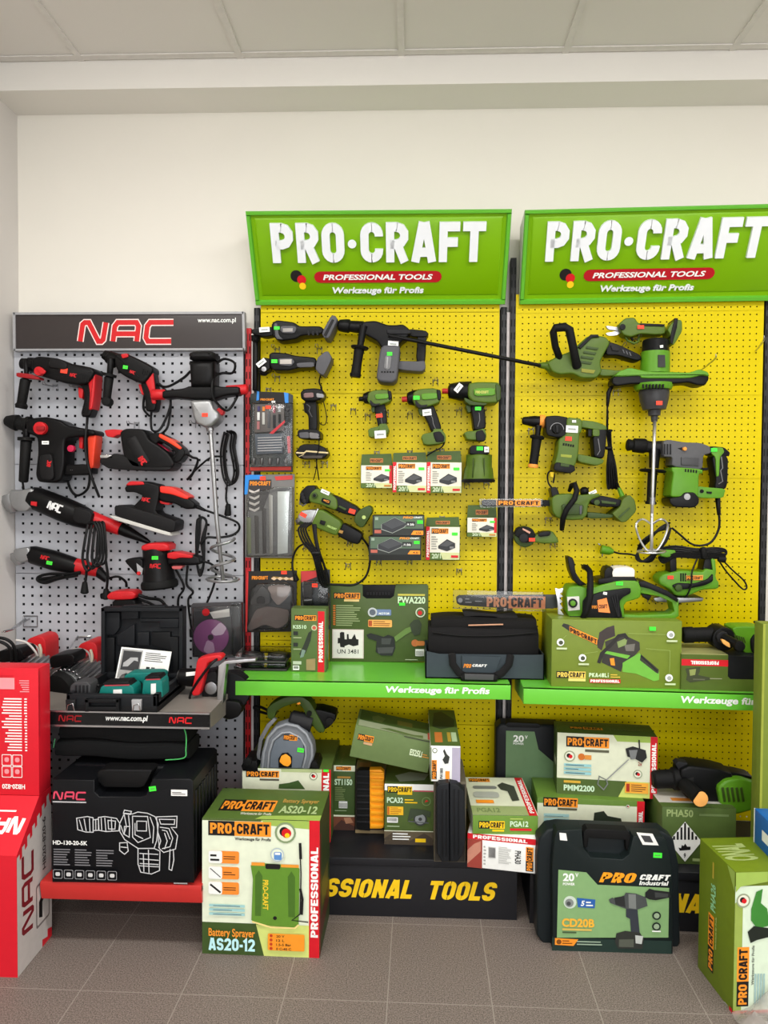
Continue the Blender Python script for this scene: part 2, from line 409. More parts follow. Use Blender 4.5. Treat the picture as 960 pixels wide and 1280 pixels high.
    def logo(s, x, y, w, h, rot=0, org=None):      # the black and orange word mark of the cartons
        PRTORG = org or globals()['PRTORG']
        if rot:
            n = rot == 90; k0, k1 = (y, y + h * .42) if n else (y + h * .58, y + h); s.rect(x, y, x + w, y + h, PRTORG); s.rect(x, k0, x + w, k1, PRTBLK)
            s.btext('PRO', x + w * .14, (y + h * .03) if n else (y + h * .63), w * .72, h * .34, PRTORG, .22, 0, rot)
            s.btext('CRAFT', x + w * .14, (y + h * .45) if n else (y + h * .03), w * .72, h * .52, PRTBLK, .22, 0, rot); return
        s.rect(x, y, x + w, y + h, PRTORG); s.rect(x, y, x + w * .42, y + h, PRTBLK)
        s.btext('PRO', x + w * .03, y + h * .14, w * .345, h * .72, PRTORG, .22)
        s.circ(x + w * .42, y + h * .5, h * .12, PRTORG, 10)
        s.btext('CRAFT', x + w * .455, y + h * .14, w * .52, h * .72, PRTBLK, .22)
    def nac(s, x, y, w, h, mat, edge=None, rot=0, mirror=0):
        def L(pts, ww, m):
            q = []
            for a, b in pts:
                a += .03 * b - .015
                if rot == 90: q.append((x + w * (1 - b), y + h * a))
                elif rot == 180: q.append((x + w * (1 - a), y + h * (1 - b)))
                else: q.append((x + w * a, y + h * b))
            s.stroke(q, ww * (h if rot in (0, 180) else w * s.asp), m)
        N = [(.04, .1), (.045, .82), (.065, .9), (.105, .9), (.225, .1), (.255, .1), (.272, .18), (.28, .9)]
        A = [(.375, .1), (.375, .74), (.40, .9), (.59, .9), (.615, .74), (.615, .1)]; A2 = [(.39, .42), (.60, .42)]
        Cc = [(.965, .9), (.73, .9), (.705, .74), (.705, .26), (.73, .1), (.965, .1)]
        for ww, m in (((.30, edge), (.21, mat)) if edge else ((.2, mat),)):
            for l in (N, A, A2, Cc): L(l, ww, m)
def bface(mb, x0, y0, x1, y1, w, h0=.0006):
    """face on the plane w in front of the board, spanning photo corners (x0,y0) top left to (x1,y1) bottom right"""
    a = bay.at(x0, y1, w); b = bay.at(x1, y1, w); c = bay.at(x0, y0, w); b.z = a.z
    return Face(mb, a, b - a, Vector((0, 0, c.z - a.z)), h0)
def price_tag(parent, x, y, w, wd=9, hg=6, mat=None, rot=0, label=None):
    mb = MB(); c, s_ = cos(radians(rot)), sin(radians(rot))
    q = [(x + a * c - b * s_, y + a * s_ + b * c) for a, b in ((-wd / 2, -hg / 2), (wd / 2, -hg / 2), (wd / 2, hg / 2), (-wd / 2, hg / 2))]
    prism(mb, q, w, w + .0012, 0, mat or TAGG)
    ink = C(190, 80, 60, .6, noise=0) if mat is TAGR else C(150, 156, 150, .6, noise=0) if mat is TAGW else C(90, 170, 80, .6, noise=0)
    q = [(x + a * c - b * s_, y + a * s_ + b * c) for a, b in ((-wd * .32, -hg * .12), (wd * .32, -hg * .12), (wd * .32, hg * .14), (-wd * .32, hg * .14))]
    prism(mb, q, w + .0012, w + .0016, 0, ink)
    return build('price_tag', mb, parent, label=label or ('red price tag' if mat is TAGR else 'white price tag' if mat is TAGW else 'green price tag'))
class Carton:
    """box standing on a support: A, Bp = bottom front corners (world), H height, D depth going back"""
    def __init__(s, A, Bp, H, D, mat, tilt=None, bev=.0025):
        A, Bp = Vector(A), Vector(Bp); ux = Bp - A; up = Vector((0, 0, 1)) if tilt is None else tilt.normalized()
        bk = up.cross(ux).normalized(); s.A, s.ux, s.uy, s.bk = A, ux, up * H, bk * D; s.mb = MB()
        bm = bmesh.new(); vs = []
        for k in range(8):
            vs.append(bm.verts.new(A + (ux if k & 1 else ux * 0) + (s.bk if k & 2 else ux * 0) + (s.uy if k & 4 else ux * 0)))
        for f in ((0, 1, 5, 4), (1, 3, 7, 5), (3, 2, 6, 7), (2, 0, 4, 6), (4, 5, 7, 6), (0, 2, 3, 1)): bm.faces.new([vs[i] for i in f])
        if bev: bmesh.ops.bevel(bm, geom=bm.edges[:], offset=bev, segments=2, profile=.6, affect='EDGES')
        bm.verts.index_update(); s.mb.add([v.co.copy() for v in bm.verts], [[v.index for v in f.verts] for f in bm.faces], mat); bm.free()
        s.front = Face(s.mb, A, ux, s.uy); s.right = Face(s.mb, A + ux, s.bk, s.uy); s.left = Face(s.mb, A + s.bk, -s.bk, s.uy)
        s.top = Face(s.mb, A + s.uy, ux, s.bk); s.base = A + ux * .5 + s.bk * .5
    def done(s, name, label, cat='box', group=None, parts=None):
        if parts is None: return one(name, s.mb, label, cat, s.base, group)
        t = thing(name, label, cat, s.base, group); build(parts, s.mb, t); return t
def hook(x, y, label, ln=.05, w0=0.0):
    """chrome double-wire peg hook whose tip is at photo point x,y"""
    mb = MB(); m = bay.mpp(ln); u, z = bay.px(x, y, ln); q = .006
    for sg in (-1, 1):
        sweep(mb, [bay.W(u + sg * q, 0.0025, z + .010), bay.W(u + sg * q, 0.004, z + .004), bay.W(u + sg * q, ln * .5, z), bay.W(u + sg * q, ln * .92, z), bay.W(u + sg * q * .5, ln, z + .008)], [.0013] * 5, STEEL, 6)
        sweep(mb, [bay.W(u + sg * q * 1.6, .0022, z - .012), bay.W(u + sg * q * 1.6, .0022, z + .014)], [.0012] * 2, STEEL, 6)
    sweep(mb, [bay.W(u - q * 1.6, .0022, z + .010), bay.W(u + q * 1.6, .0022, z + .010)], [.0012] * 2, STEEL, 6)
    return one('wire_hook', mb, label, 'hook', bay.W(u, 0.002, z))

def T(name, label, cat, x, y, w, group=None): return thing(name, label, cat, bay.at(x, y, w), group)
def P(root, name, *shapes, label=None):
    """one part: p = rounded plate, t = round bar, l = turned body, d = disc, c = cord"""
    mb = MB()
    for s in shapes:
        k, a = s[0], s[1:]
        {'p': prism, 't': tube, 'l': lathe, 'd': disc, 'c': cord}[k](mb, *a)
    return build(name, mb, root, label=label)
def ptext(root, s, x0, y0, x1, y1, w, mat, rot=0, name='lettering', heavy=True, wt=.2, shear=0):
    """lettering in the plane w in front of the board, inside a photo rectangle turned by rot degrees"""
    mb = MB(); cx, cy = (x0 + x1) / 2, (y0 + y1) / 2; hw, hh = (x1 - x0) / 2, (y1 - y0) / 2; c, s_ = cos(radians(rot)), sin(radians(rot))
    g = lambda a, b: bay.at(cx + a * c - b * s_, cy + a * s_ + b * c, w)
    A, Bq, D = g(-hw, hh), g(hw, hh), g(-hw, -hh); F = Face(mb, A, Bq - A, D - A, .0004)
    if s == '@nac': F.nac(0, 0, 1, 1, mat)
    elif s == '@logo': F.logo(0, 0, 1, 1)
    elif heavy: F.btext(s, 0, 0, 1, 1, mat, wt, shear)
    else: F.text(s, 0, 0, 1, 1, mat, .025, shear)
    return build(name, mb, root)
# ---------------------------------------------------------------- the room
def quad(mb, a, b, c, d, mat): mb.add([a, b, c, d], [[0, 1, 2, 3]], mat)
YW = 3.075
def plaster(name, col, sc=120, bump=.05):
    m = C(*col, rough=.85, noise=.015, scale=3); nt = m.node_tree
    n = nt.nodes.new('ShaderNodeTexNoise'); n.inputs['Scale'].default_value = sc; n.inputs['Detail'].default_value = 5
    b = nt.nodes.new('ShaderNodeBump'); b.inputs['Strength'].default_value = bump; b.inputs['Distance'].default_value = .002
    tc = nt.nodes.new('ShaderNodeTexCoord'); nt.links.new(tc.outputs['Object'], n.inputs['Vector'])
    nt.links.new(n.outputs['Fac'], b.inputs['Height']); nt.links.new(b.outputs[0], nt.nodes['Principled BSDF'].inputs['Normal'])
    return m
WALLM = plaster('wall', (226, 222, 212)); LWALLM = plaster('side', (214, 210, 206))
CEILM = plaster('ceiling', (226, 222, 216), 300, .1); RAILM = C(220, 216, 210, .6); TRIMM = plaster('trim', (230, 227, 220))
ZC = CAM.z + 1.604; YT = 2.86
zs = MAIN.px(300, 109, YB - YT)[1]            # underside of the soffit
YW = onz(300, 140.5, zs).y
XL = Bay((0, YW, 0), 0).px(22, 200, 0)[0]
XR = 3.6
mb = MB(); box(mb, (XL - .1, 0, -.05), (XR, .12, ZC + .1), WALLM, Bay((0, YW + .12, 0), 0)); struct('wall_back', mb)
mb = MB(); quad(mb, (XL, YW, 0), (XL, -3.4, 0), (XL, -3.4, ZC), (XL, YW, ZC), LWALLM); struct('wall_left', mb)
mb = MB(); quad(mb, (XR, YW, 0), (XR, -3.4, 0), (XR, -3.4, ZC), (XR, YW, ZC), LWALLM); struct('wall_right', mb)
# floor tiles
def floor_mat():
    m = C(146, 136, 130, rough=.55, noise=0); nt = m.node_tree; p = nt.nodes['Principled BSDF']
    tc = nt.nodes.new('ShaderNodeTexCoord'); mp = nt.nodes.new('ShaderNodeMapping'); nt.links.new(tc.outputs['Object'], mp.inputs['Vector'])
    br = nt.nodes.new('ShaderNodeTexBrick'); br.offset = 0.0; br.squash = 1.0
    br.inputs['Scale'].default_value = 1.0; br.inputs['Brick Width'].default_value = TW; br.inputs['Row Height'].default_value = TH
    br.inputs['Mortar Size'].default_value = .0018; br.inputs['Mortar Smooth'].default_value = .3; br.inputs['Bias'].default_value = 0
    mp.inputs['Location'].default_value = (TX, TY, 0); mp.inputs['Rotation'].default_value = (0, 0, TR)
    nt.links.new(mp.outputs[0], br.inputs['Vector'])
    n = nt.nodes.new('ShaderNodeTexNoise'); n.inputs['Scale'].default_value = 260; n.inputs['Detail'].default_value = 3
    nt.links.new(tc.outputs['Object'], n.inputs['Vector'])
    cr = nt.nodes.new('ShaderNodeValToRGB'); nt.links.new(n.outputs['Fac'], cr.inputs[0])
    cr.color_ramp.elements[0].position = .36; cr.color_ramp.elements[0].color = (lin(84), lin(76), lin(71), 1)
    cr.color_ramp.elements[1].position = .66; cr.color_ramp.elements[1].color = (lin(142), lin(130), lin(122), 1)
    nt.links.new(cr.outputs[0], br.inputs['Color1']); nt.links.new(cr.outputs[0], br.inputs['Color2'])
    br.inputs['Mortar'].default_value = (lin(146), lin(138), lin(130), 1)
    nt.links.new(br.outputs['Color'], p.inputs['Base Color'])
    b = nt.nodes.new('ShaderNodeBump'); b.inputs['Strength'].default_value = .15; b.inputs['Distance'].default_value = .001
    nt.links.new(n.outputs['Fac'], b.inputs['Height']); nt.links.new(b.outputs[0], p.inputs['Normal'])
    return m
f1 = onz(617.3, 1258, 0); f2 = onz(601.3, 1155, 0); f3 = onz(486, 1252, 0); f4 = onz(485, 1156, 0); f5 = onz(750, 1262, 0)
TH = hypot(f1.x - f2.x, f1.y - f2.y) * .96; TW = ((f1 - f3).length + (f5 - f1).length) / 2
_d = (f5 - f3).normalized(); TR = -atan2(_d.y, _d.x)
_c = onz(615.5, 1257.5, 0); TX = -(_c.x * cos(TR) - _c.y * sin(TR)); TY = -(_c.x * sin(TR) + _c.y * cos(TR))
mb = MB(); quad(mb, (XL - .1, -3.4, 0), (XR, -3.4, 0), (XR, YW + .1, 0), (XL - .1, YW + .1, 0), floor_mat()); struct('floor', mb)
# ceiling of lay-in panels between rails
def ceil_rail(xa, ya, xb, yb): return (onz(xa, ya, ZC).x + onz(xb, yb, ZC).x) / 2
rx = [ceil_rail(44, 0, 113, 92), ceil_rail(272, 0, 304, 87), ceil_rail(500, 0, 503, 82), ceil_rail(731, 0, 704, 77), ceil_rail(958, 4, 909, 72)]
step = (rx[4] - rx[0]) / 4
mb = MB(); quad(mb, (XL, YT, ZC + .006), (XR, YT, ZC + .006), (XR, -3.4, ZC + .006), (XL, -3.4, ZC + .006), CEILM)
k = -2
while rx[0] + k * step < XR:
    x = rx[0] + k * step; k += 1
    if x - .02 < XL: continue
    box(mb, (x - .012, .0, ZC), (x + .012, YT + 3.4, ZC + .0055), RAILM, Bay((0, YT, 0), 0))
yy = YT - .02
while yy > -3.3:
    box(mb, (XL, 0, ZC + .0005), (XR, .024 if yy < YT - .1 else .03, ZC + .005), RAILM, Bay((0, yy + .012, 0), 0)); yy -= step
struct('ceiling', mb)
mb = MB(); box(mb, (XL, -(YW - YT), zs), (XR, 0, ZC + .05), TRIMM, Bay((0, YT, 0), 0)); struct('trim_1', mb)

# ---------------------------------------------------------------- shelving bays
def pegpanel(mb, B, u0, u1, z0, z1, nu, nz, hole, mat, edge=.012, sides=4, w=0.0):
    """perforated steel sheet with real holes"""
    du = (u1 - u0) / nu; dz = (z1 - z0) / nz
    for i in range(nu):
        for j in range(nz):
            a, b, c, d = u0 + i * du, u0 + (i + 1) * du, z0 + j * dz, z0 + (j + 1) * dz; cu, cz = (a + b) / 2, (c + d) / 2
            o = [(a, c), (b, c), (b, d), (a, d)]
            h = [(cu - hole, cz - hole), (cu + hole, cz - hole), (cu + hole, cz + hole), (cu - hole, cz + hole)]
            if sides == 8:
                h = [(cu + hole * cos(radians(t)), cz + hole * sin(radians(t))) for t in (202.5, 247.5, 292.5, 337.5, 22.5, 67.5, 112.5, 157.5)]
                mb.add([B.W(p[0], w, p[1]) for p in o + h], [[0, 1, 6, 5], [1, 7, 6], [1, 2, 8, 7], [2, 9, 8], [2, 3, 10, 9], [3, 11, 10], [3, 0, 4, 11], [0, 5, 4]], mat)
            else:
                mb.add([B.W(p[0], w, p[1]) for p in o + h], [[0, 1, 5, 4], [1, 2, 6, 5], [2, 3, 7, 6], [3, 0, 4, 7]], mat)
    e = edge
    for a, b, c, d in ((u0 - e, u0, z0, z1), (u1, u1 + e, z0, z1), (u0 - e, u1 + e, z0 - .004, z0), (u0 - e, u1 + e, z1, z1 + .004)):
        mb.add([B.W(a, w, c), B.W(b, w, c), B.W(b, w, d), B.W(a, w, d)], [[0, 1, 2, 3]], mat)
    for a in (u0 - e, u1 + e):
        mb.add([B.W(a, w, z0), B.W(a, w - .016, z0), B.W(a, w - .016, z1), B.W(a, w, z1)], [[0, 1, 2, 3]], mat)
    for c in (z0 - .004, z1 + .004):
        mb.add([B.W(u0 - e, w, c), B.W(u1 + e, w, c), B.W(u1 + e, w - .016, c), B.W(u0 - e, w - .016, c)], [[0, 1, 2, 3]], mat)
def post(B, u, z0, z1, mat, slots=True, wd=.022):
    mb = MB(); box(mb, (u - wd / 2, -.06, z0), (u + wd / 2, -.001, z1), mat, B, .002)
    if slots:
        z = z0 + .05
        while z < z1 - .03:
            for s_ in (-.006, .006): box(mb, (u + s_ - .0022, -.004, z), (u + s_ + .0022, -.0004, z + .028), RUBBER, B)
            z += .05
    return mb
YELP = C(208, 187, 0, .32, spec=.12, noise=.02, scale=2); GREYP = C(176, 178, 184, .4, noise=.02, scale=2)
BACK = C(60, 52, 16, .9); HOLE_SHADE_G = C(34, 34, 38, .9)  # dark colours standing in for the shade inside the hollow panels
SHGRN = C(104, 194, 58, .3, noise=.02, scale=3, coat=.2); SIGNG = C(118, 170, 2, .35, spec=.25, noise=.02, scale=3)
def gondola(B, name, label, xl, xr, ytop, seams, mat, back, pmat, nu, hole, sides, posts, zb, ztop, pitch):
    t = thing(name, label, 'shelving unit', B.W((B.px(xl, 640, 0)[0] + B.px(xr, 640, 0)[0]) / 2, -.03, 0))
    u0, u1 = B.px(xl, 640, 0)[0], B.px(xr, 640, 0)[0]; e = .016
    zz = [B.px((xl + xr) / 2, y, 0)[1] for y in seams] + [zb]; top = B.px((xl + xr) / 2, ytop, 0)[1]
    for k, z in enumerate(zz):
        hi = top if k == 0 else zz[k - 1]; nz = max(1, round((hi - z) / pitch)); mb = MB()
        pegpanel(mb, B, u0 + e, u1 - e, z + .003, hi - .003, nu, nz, hole, mat, e - .002, sides)
        build('peg_panel', mb, t)
    mb = MB(); box(mb, (u0 + .004, -.055, zb), (u1 - .004, -.045, top - .01), back, B); build('hole_shade_sheet', mb, t)  # dark sheet added in the hollow so the holes look shaded
    for u in posts: build('post', post(B, u, 0.0, ztop, pmat), t)
    return t
BP = C(34, 34, 36, .5); RP = C(186, 28, 34, .45)
u_ = lambda B, x: B.px(x, 640, 0)[0]
gl = gondola(MAIN, 'gondola_shelving', 'yellow perforated wall bay with black posts, the one in the middle', 325, 622.5, 366, [390.5, 492, 597.5, 699.5, 802, 904], YELP, BACK, BP, 38, .0030, 8, [u_(MAIN, 320.5), u_(MAIN, 627.6)], .2, MAIN.px(480, 384, 0)[1], .025)
gr = gondola(RIGHT, 'gondola_shelving', 'yellow perforated wall bay with black posts at the right side of the picture', 641.5, 950.5, 366, [390, 494.5, 597.5, 702, 806, 908], YELP, BACK, BP, 38, .0030, 8, [u_(RIGHT, 638.8), u_(RIGHT, 956)], .2, RIGHT.px(640, 322, 0)[1], .025)
gn = gondola(MAIN, 'gondola_shelving', 'light grey perforated wall bay with red posts next to the left wall', 18.5, 304.5, 437, [581, 718, 860, 1000], GREYP, HOLE_SHADE_G, RP, 25, .0048, 4, [u_(MAIN, 13.5), u_(MAIN, 310)], .12, MAIN.px(310, 410, 0)[1], .036)
STRIP = C(208, 200, 198, .45)
for b_, x_, r_, z_ in ((MAIN, 633.2, gl, MAIN.px(640, 390, 0)[1]), (MAIN, 315.6, gl, MAIN.px(310, 420, 0)[1])):
    mb = MB(); box(mb, (u_(b_, x_) - .0055, -.012, 0), (u_(b_, x_) + .0055, -.006, z_), STRIP, b_); build('filler_strip', mb, r_, label='light grey strip')
# base of the grey bay: a red bottom shelf
B = MAIN; use(MAIN)
zB = .224; wB = B.O.y - onz(250, 1107, zB).y; uBl = onz(22, 1222, 0).x + .006; uBr = onz(252, 1107, zB).x
mb = MB(); REDS = C(190, 48, 44, .4, noise=.03)
solid(mb, [(uBl, zB - .02), (uBr, zB - .02), (uBr, zB), (uBl, zB)], .005, wB, .002, REDS)
x0, x1 = uBl, uBr
mb.add([B.W(x0, wB, zB), B.W(x1, wB, zB), B.W(x1, wB + .004, zB - .012), B.W(x0, wB + .004, zB - .012), B.W(x1, wB - .006, zB - .058), B.W(x0, wB - .006, zB - .058), B.W(x1, wB - .03, zB - .058), B.W(x0, wB - .03, zB - .058), B.W(x1, wB - .03, zB - .02), B.W(x0, wB - .03, zB - .02)],
       [[0, 3, 2, 1], [3, 5, 4, 2], [5, 7, 6, 4], [1, 2, 4, 6, 8], [0, 9, 7, 5, 3]], REDS)
build('base_shelf', mb, gn)
for u in (uBl + .03, uBr - .03):
    mb = MB(); box(mb, (u - .015, .0, 0), (u + .015, .08, zB - .02), RP, B); box(mb, (u - .015, .08, zB - .07), (u + .015, wB - .05, zB - .021), RP, B); build('foot', mb, gn)
# grey bay shelf
zN = .735; 
_p = onz(262, 892, zN); wN = B.O.y - _p.y; uNr = _p.x; uNl = u_(B, 16)
t = thing('shelf', 'grey metal shelf with black web address strip in the red-post bay', 'shelf', B.W((uNl + uNr) / 2, wN / 2, zN))
SHM = C(120, 114, 108, .4, noise=.04)
mb = MB(); solid(mb, [(uNl, zN - .02), (uNr, zN - .02), (uNr, zN), (uNl, zN)], .002, wN - .004, .001, SHM)
mb.add([B.W(uNr + .001, .05, zN - .0), B.W(uNr + .001, wN - .004, zN), B.W(uNr + .001, wN - .004, zN - .05), B.W(uNr + .001, .05, zN - .09)], [[0, 1, 2, 3]], SHM); build('shelf_board', mb, t)
mb = MB(); zl = B.px(200, 909, wN)[1]
box(mb, (uNl, wN - .004, zl), (uNr, wN, zN), C(18, 18, 20, .25)); 
box(mb, (uNl, wN - .003, zN - .003), (uNr, wN + .003, zN + .002), SILVER); box(mb, (uNl, wN - .003, zl - .003), (uNr, wN + .003, zl + .003), SILVER)
F = Face(mb, B.W(uNl, wN, zl), B.e * (uNr - uNl), Vector((0, 0, zN - zl)))
def fx(x, w=None): return (B.px(x, 900, wN)[0] - uNl) / (uNr - uNl)
F.text('www.nac.com.pl', fx(132), .28, fx(185) - fx(132), .5, PRTWHT, .03, .2)
F.nac(fx(211), .27, fx(241) - fx(211), .46, RED); F.nac(fx(73), .27, fx(103) - fx(73), .46, DRED)
build('price_strip', mb, t)
# header of the grey bay
w = .03; t = thing('shop_sign', 'black sign board with red letters above the grey perforated bay', 'sign', B.at(162, 437, w))
mb = MB(); prism(mb, [(19, 393), (304.5, 392), (305.5, 437), (19.5, 438)], .002, w, .3, C(58, 52, 51, .35, noise=.03)); 
F = bface(mb, 19, 393, 305, 437.5, w)
F.nac(.275, .17, .43, .66, RED, C(245, 220, 215, .5)); F.text('www.nac.com.pl', .8, .72, .165, .17, PRTWHT, .02)
build('board', mb, t); 
mb = MB()
for q in ([(18, 391), (305, 390), (305, 393), (18, 394)], [(18.5, 436.5), (306, 435.5), (306, 438), (18.5, 439)], [(17, 391), (20, 391), (20.5, 439), (17.5, 439)], [(303, 390), (306, 390), (307, 438), (304, 438)]): prism(mb, q, .002, w + .006, .3, LGREY)
build('frame', mb, t)
# plinths and shelves of the yellow bays
def plinth(B, x0, x1, y0, yt, label, letters):
    p0 = onz(x0, y0, 0); u0, w, _ = B.loc(p0); zt = B.px(x0, yt, w)[1]; u1 = B.px(x1, y0, w)[0]
    t = thing('base_plinth', label, 'base unit', B.W((u0 + u1) / 2, w / 2, 0))
    m = C(27, 27, 31, .45, noise=.04); mb = MB(); box(mb, (u0, .01, 0), (u1, w, zt - .03), m, B, .001)
    box(mb, (u0, .01, zt - .028), (u1, w + .006, zt), m, B, .003); build('body', mb, t)
    mb = MB(); F = Face(mb, B.W(u0, w, 0), B.e * (u1 - u0), Vector((0, 0, zt - .03)))
    letters(F, lambda x: (B.px(x, 1110, w)[0] - u0) / (u1 - u0)); build('lettering', mb, t, label='yellow lettering'); return zt, w
YL = C(244, 200, 24, .5)
def let1(F, q): F.btext('PROFESSIONAL  TOOLS', q(322), .37, q(623) - q(322), .37, YL, .23, .25)
ZP, WP = plinth(MAIN, 316, 646, 1141, 1068, 'black plinth with yellow lettering under the middle yellow bay', let1)
def let2(F, q): F.btext('PROFESSIONAL  TOOLS', q(688), .37, q(1010) - q(688), .37, YL, .23, .25)
ZP2, WP2 = plinth(RIGHT, 662, 1010, 1154, 1080, 'black plinth with yellow lettering under the right-hand yellow bay', let2)
def gshelf(B, x0, x1, yt, yb, z, label, s, xa, xb):
    p = onz((x0 + x1) / 2, yt, z); _, w, _ = B.loc(p); u0 = B.px(x0, yt, w)[0]; u1 = B.px(x1, yt, w)[0]; zb = B.px((x0 + x1) / 2, yb, w)[1]
    t = thing('shelf', label, 'shelf', B.W((u0 + u1) / 2, w / 2, z)); mb = MB()
    box(mb, (u0, .002, z - .012), (u1, w - .001, z), SHGRN, B); box(mb, (u0, w - .02, zb), (u1, w, z), SHGRN, B, .002)
    for u in (u0, u1 - .003): mb.add([B.W(u, .01, z - .012), B.W(u, w - .02, z - .012), B.W(u, w - .02, zb), B.W(u, .01, zb - .04)], [[0, 1, 2, 3]], SHGRN)
    build('shelf_board', mb, t); mb = MB(); F = Face(mb, B.W(u0, w, zb), B.e * (u1 - u0), Vector((0, 0, z - zb)))
    q = lambda x: (B.px(x, yt + 9, w)[0] - u0) / (u1 - u0); F.text(s, q(xa), .24, q(xb) - q(xa), .58, PRTWHT, .035, .12)
    build('lettering', mb, t, label='white lettering'); return w
ZS = .782
WS = gshelf(MAIN, 294, 638.5, 854, 872, ZS, 'bright green shelf with white lettering in the middle yellow bay', 'Werkzeuge für Profis', 482, 612)
WS2 = gshelf(RIGHT, 654.5, 990, 865.5, 885, ZS, 'bright green shelf with white lettering in the right-hand yellow bay', 'Werkzeuge für Profis', 851, 985)
# sloping green headers
def header(B, tl, tr, br, bl, wt, wb, label, q):
    t = thing('shop_sign', label, 'sign', B.at((bl[0] + br[0]) / 2, bl[1], wb / 2)); mb = MB()
    ut0, zt = B.px(*tl, wt); ut1 = B.px(*tr, wt)[0]; ub0, zb = B.px(*bl, wb); ub1 = B.px(*br, wb)[0]
    u0, u1 = (ut0 + ub0) / 2, (ut1 + ub1) / 2; a, b = B.W(u0, wb, zb), B.W(u1, wb, zb); c, d = B.W(u0, wt, zt), B.W(u1, wt, zt)
    mb.add([a, b, d, c, B.W(u0, .002, zb), B.W(u1, .002, zb), B.W(u1, .002, zt), B.W(u0, .002, zt)], [[0, 1, 2, 3], [3, 2, 6, 7], [0, 4, 5, 1], [5, 4, 7, 6]], SIGNG)
    mb.add([a, b, d, c, B.W(u0, .002, zb), B.W(u1, .002, zb), B.W(u1, .002, zt), B.W(u0, .002, zt)], [[0, 3, 7, 4], [1, 5, 6, 2]], C(205, 214, 196, .4))
    F = Face(mb, a, b - a, c - a)
    # raised rim and raised centre field
    def slab(x0, y0, x1, y1, h, m, bv=.003):
        bx, by = bv / F.ux.length, bv / F.uy.length
        v = [F.P(x, y, 0) for x, y in ((x0, y0), (x1, y0), (x1, y1), (x0, y1))] + [F.P(x, y, h) for x, y in ((x0 + bx, y0 + by), (x1 - bx, y0 + by), (x1 - bx, y1 - by), (x0 + bx, y1 - by))]
        mb.add(v, [[0, 1, 5, 4], [1, 2, 6, 5], [2, 3, 7, 6], [3, 0, 4, 7], [4, 5, 6, 7]], m)
    rim = C(96, 176, 50, .35, noise=.02, scale=3)
    slab(0, 0, 1, .055, .012, rim); slab(0, .96, 1, 1, .012, rim); slab(0, .055, .018, .96, .012, rim); slab(.982, .055, 1, .96, .012, rim)
    slab(.03, .1, .97, .93, .006, SIGNG, .008)
    build('panel', mb, t)
    mb = MB(); F = Face(mb, a, b - a, c - a, .007); LT = C(232, 236, 240, .35, noise=.02)
    F.btext('PRO', q[0], .475, .28, .41, LT, .225, 0, 0, .012, .08); F.h = .007; F.btext('CRAFT', q[0] + .342, .475, .475, .41, LT, .225, 0, 0, .012, .08)
    F.h = .0185; F.circ(q[0] + .31, .67, .046, LT); build('lettering', mb, t, label='raised white lettering')
    mb = MB(); F = Face(mb, a, b - a, c - a, .0095); F.rrect(q[0] + .155, .25, q[0] + .655, .375, C(176, 20, 32, .35), .5)
    F.h = .011; F.text('PROFESSIONAL TOOLS', q[0] + .19, .282, .43, .06, PRTWHT, .03, .2); build('slogan_plate', mb, t, label='red plate with white lettering')
    mb = MB(); F = Face(mb, a, b - a, c - a, .0085); F.text('Werkzeuge für Profis', q[0] + .225, .115, .36, .085, LT, .03, .15, 0, .004); build('lettering', mb, t, label='raised white lettering')
    mb = MB(); F = Face(mb, a, b - a, c - a, .0085); F.circ(q[0] + .085, .325, .065, PRTBLK); F.circ(q[0] + .105, .285, .05, RED); F.circ(q[0] + .107, .215, .038, YL); build('emblem', mb, t, label='black, red and yellow discs')
header(MAIN, (307.5, 264), (640.5, 261), (631, 380), (319, 381), .195, .012, 'sloping green sign with white letters above the middle yellow bay', (.09, 0))
header(RIGHT, (655, 262.5), (986, 254), (982, 378), (650, 380), .19, .012, 'sloping green sign with white letters above the right-hand yellow bay, cut by the frame', (.088, 0))
# ---------------------------------------------------------------- the grey bay: corded tools on hooks
use(MAIN); NB = C(13, 12, 13, .4, spec=.16); NB2 = C(24, 23, 24, .5, spec=.16); NR = C(196, 30, 36, .4); GMET = C(150, 151, 152, .35, .7)
view(0, 380, 3)
def nt(nm, label, x, y, w=.05): return T(nm, label, 'power tool', x, y, w)
# red-handled rotary hammer, top left
r = nt('rotary_hammer', 'black and red rotary hammer with side handle, top left on the grey board', 240, 260)
P(r, 'body', ('p', [(128, 208), (150, 198), (228, 206), (262, 224), (352, 240), (364, 258), (352, 282), (330, 304), (296, 306), (246, 298), (196, 282), (150, 270), (126, 254)], .025, .115, 16, NB, 2), ('p', [(196, 206), (236, 210), (262, 228), (258, 250), (190, 242)], .03, .122, 8, NB2, 1))
P(r, 'nose', ('l', (78, 222), (140, 232), [(0, 14), (.06, 20), (.4, 20), (.45, 26), (1, 30)], .07, NB))
P(r, 'handle', ('p', [(326, 262), (362, 258), (366, 270), (358, 340), (352, 398), (342, 424), (312, 424), (308, 410), (320, 366), (318, 322), (300, 300)], .035, .095, 12, NB, 2), ('p', [(340, 258), (364, 254), (364, 276), (360, 340), (352, 396), (338, 400), (344, 340), (336, 290)], .03, .102, 8, NR, 2), label='red and black handle')
P(r, 'trigger', ('p', [(296, 312), (316, 320), (312, 356), (298, 352)], .05, .085, 4, NR, 1), label='red trigger')
P(r, 'selector_knob', ('d', 146, 252, 17, .11, .13, NR, 3), ('p', [(136, 240), (152, 236), (172, 252), (166, 262), (150, 262)], .128, .136, 3, NR, 1), label='red knob')
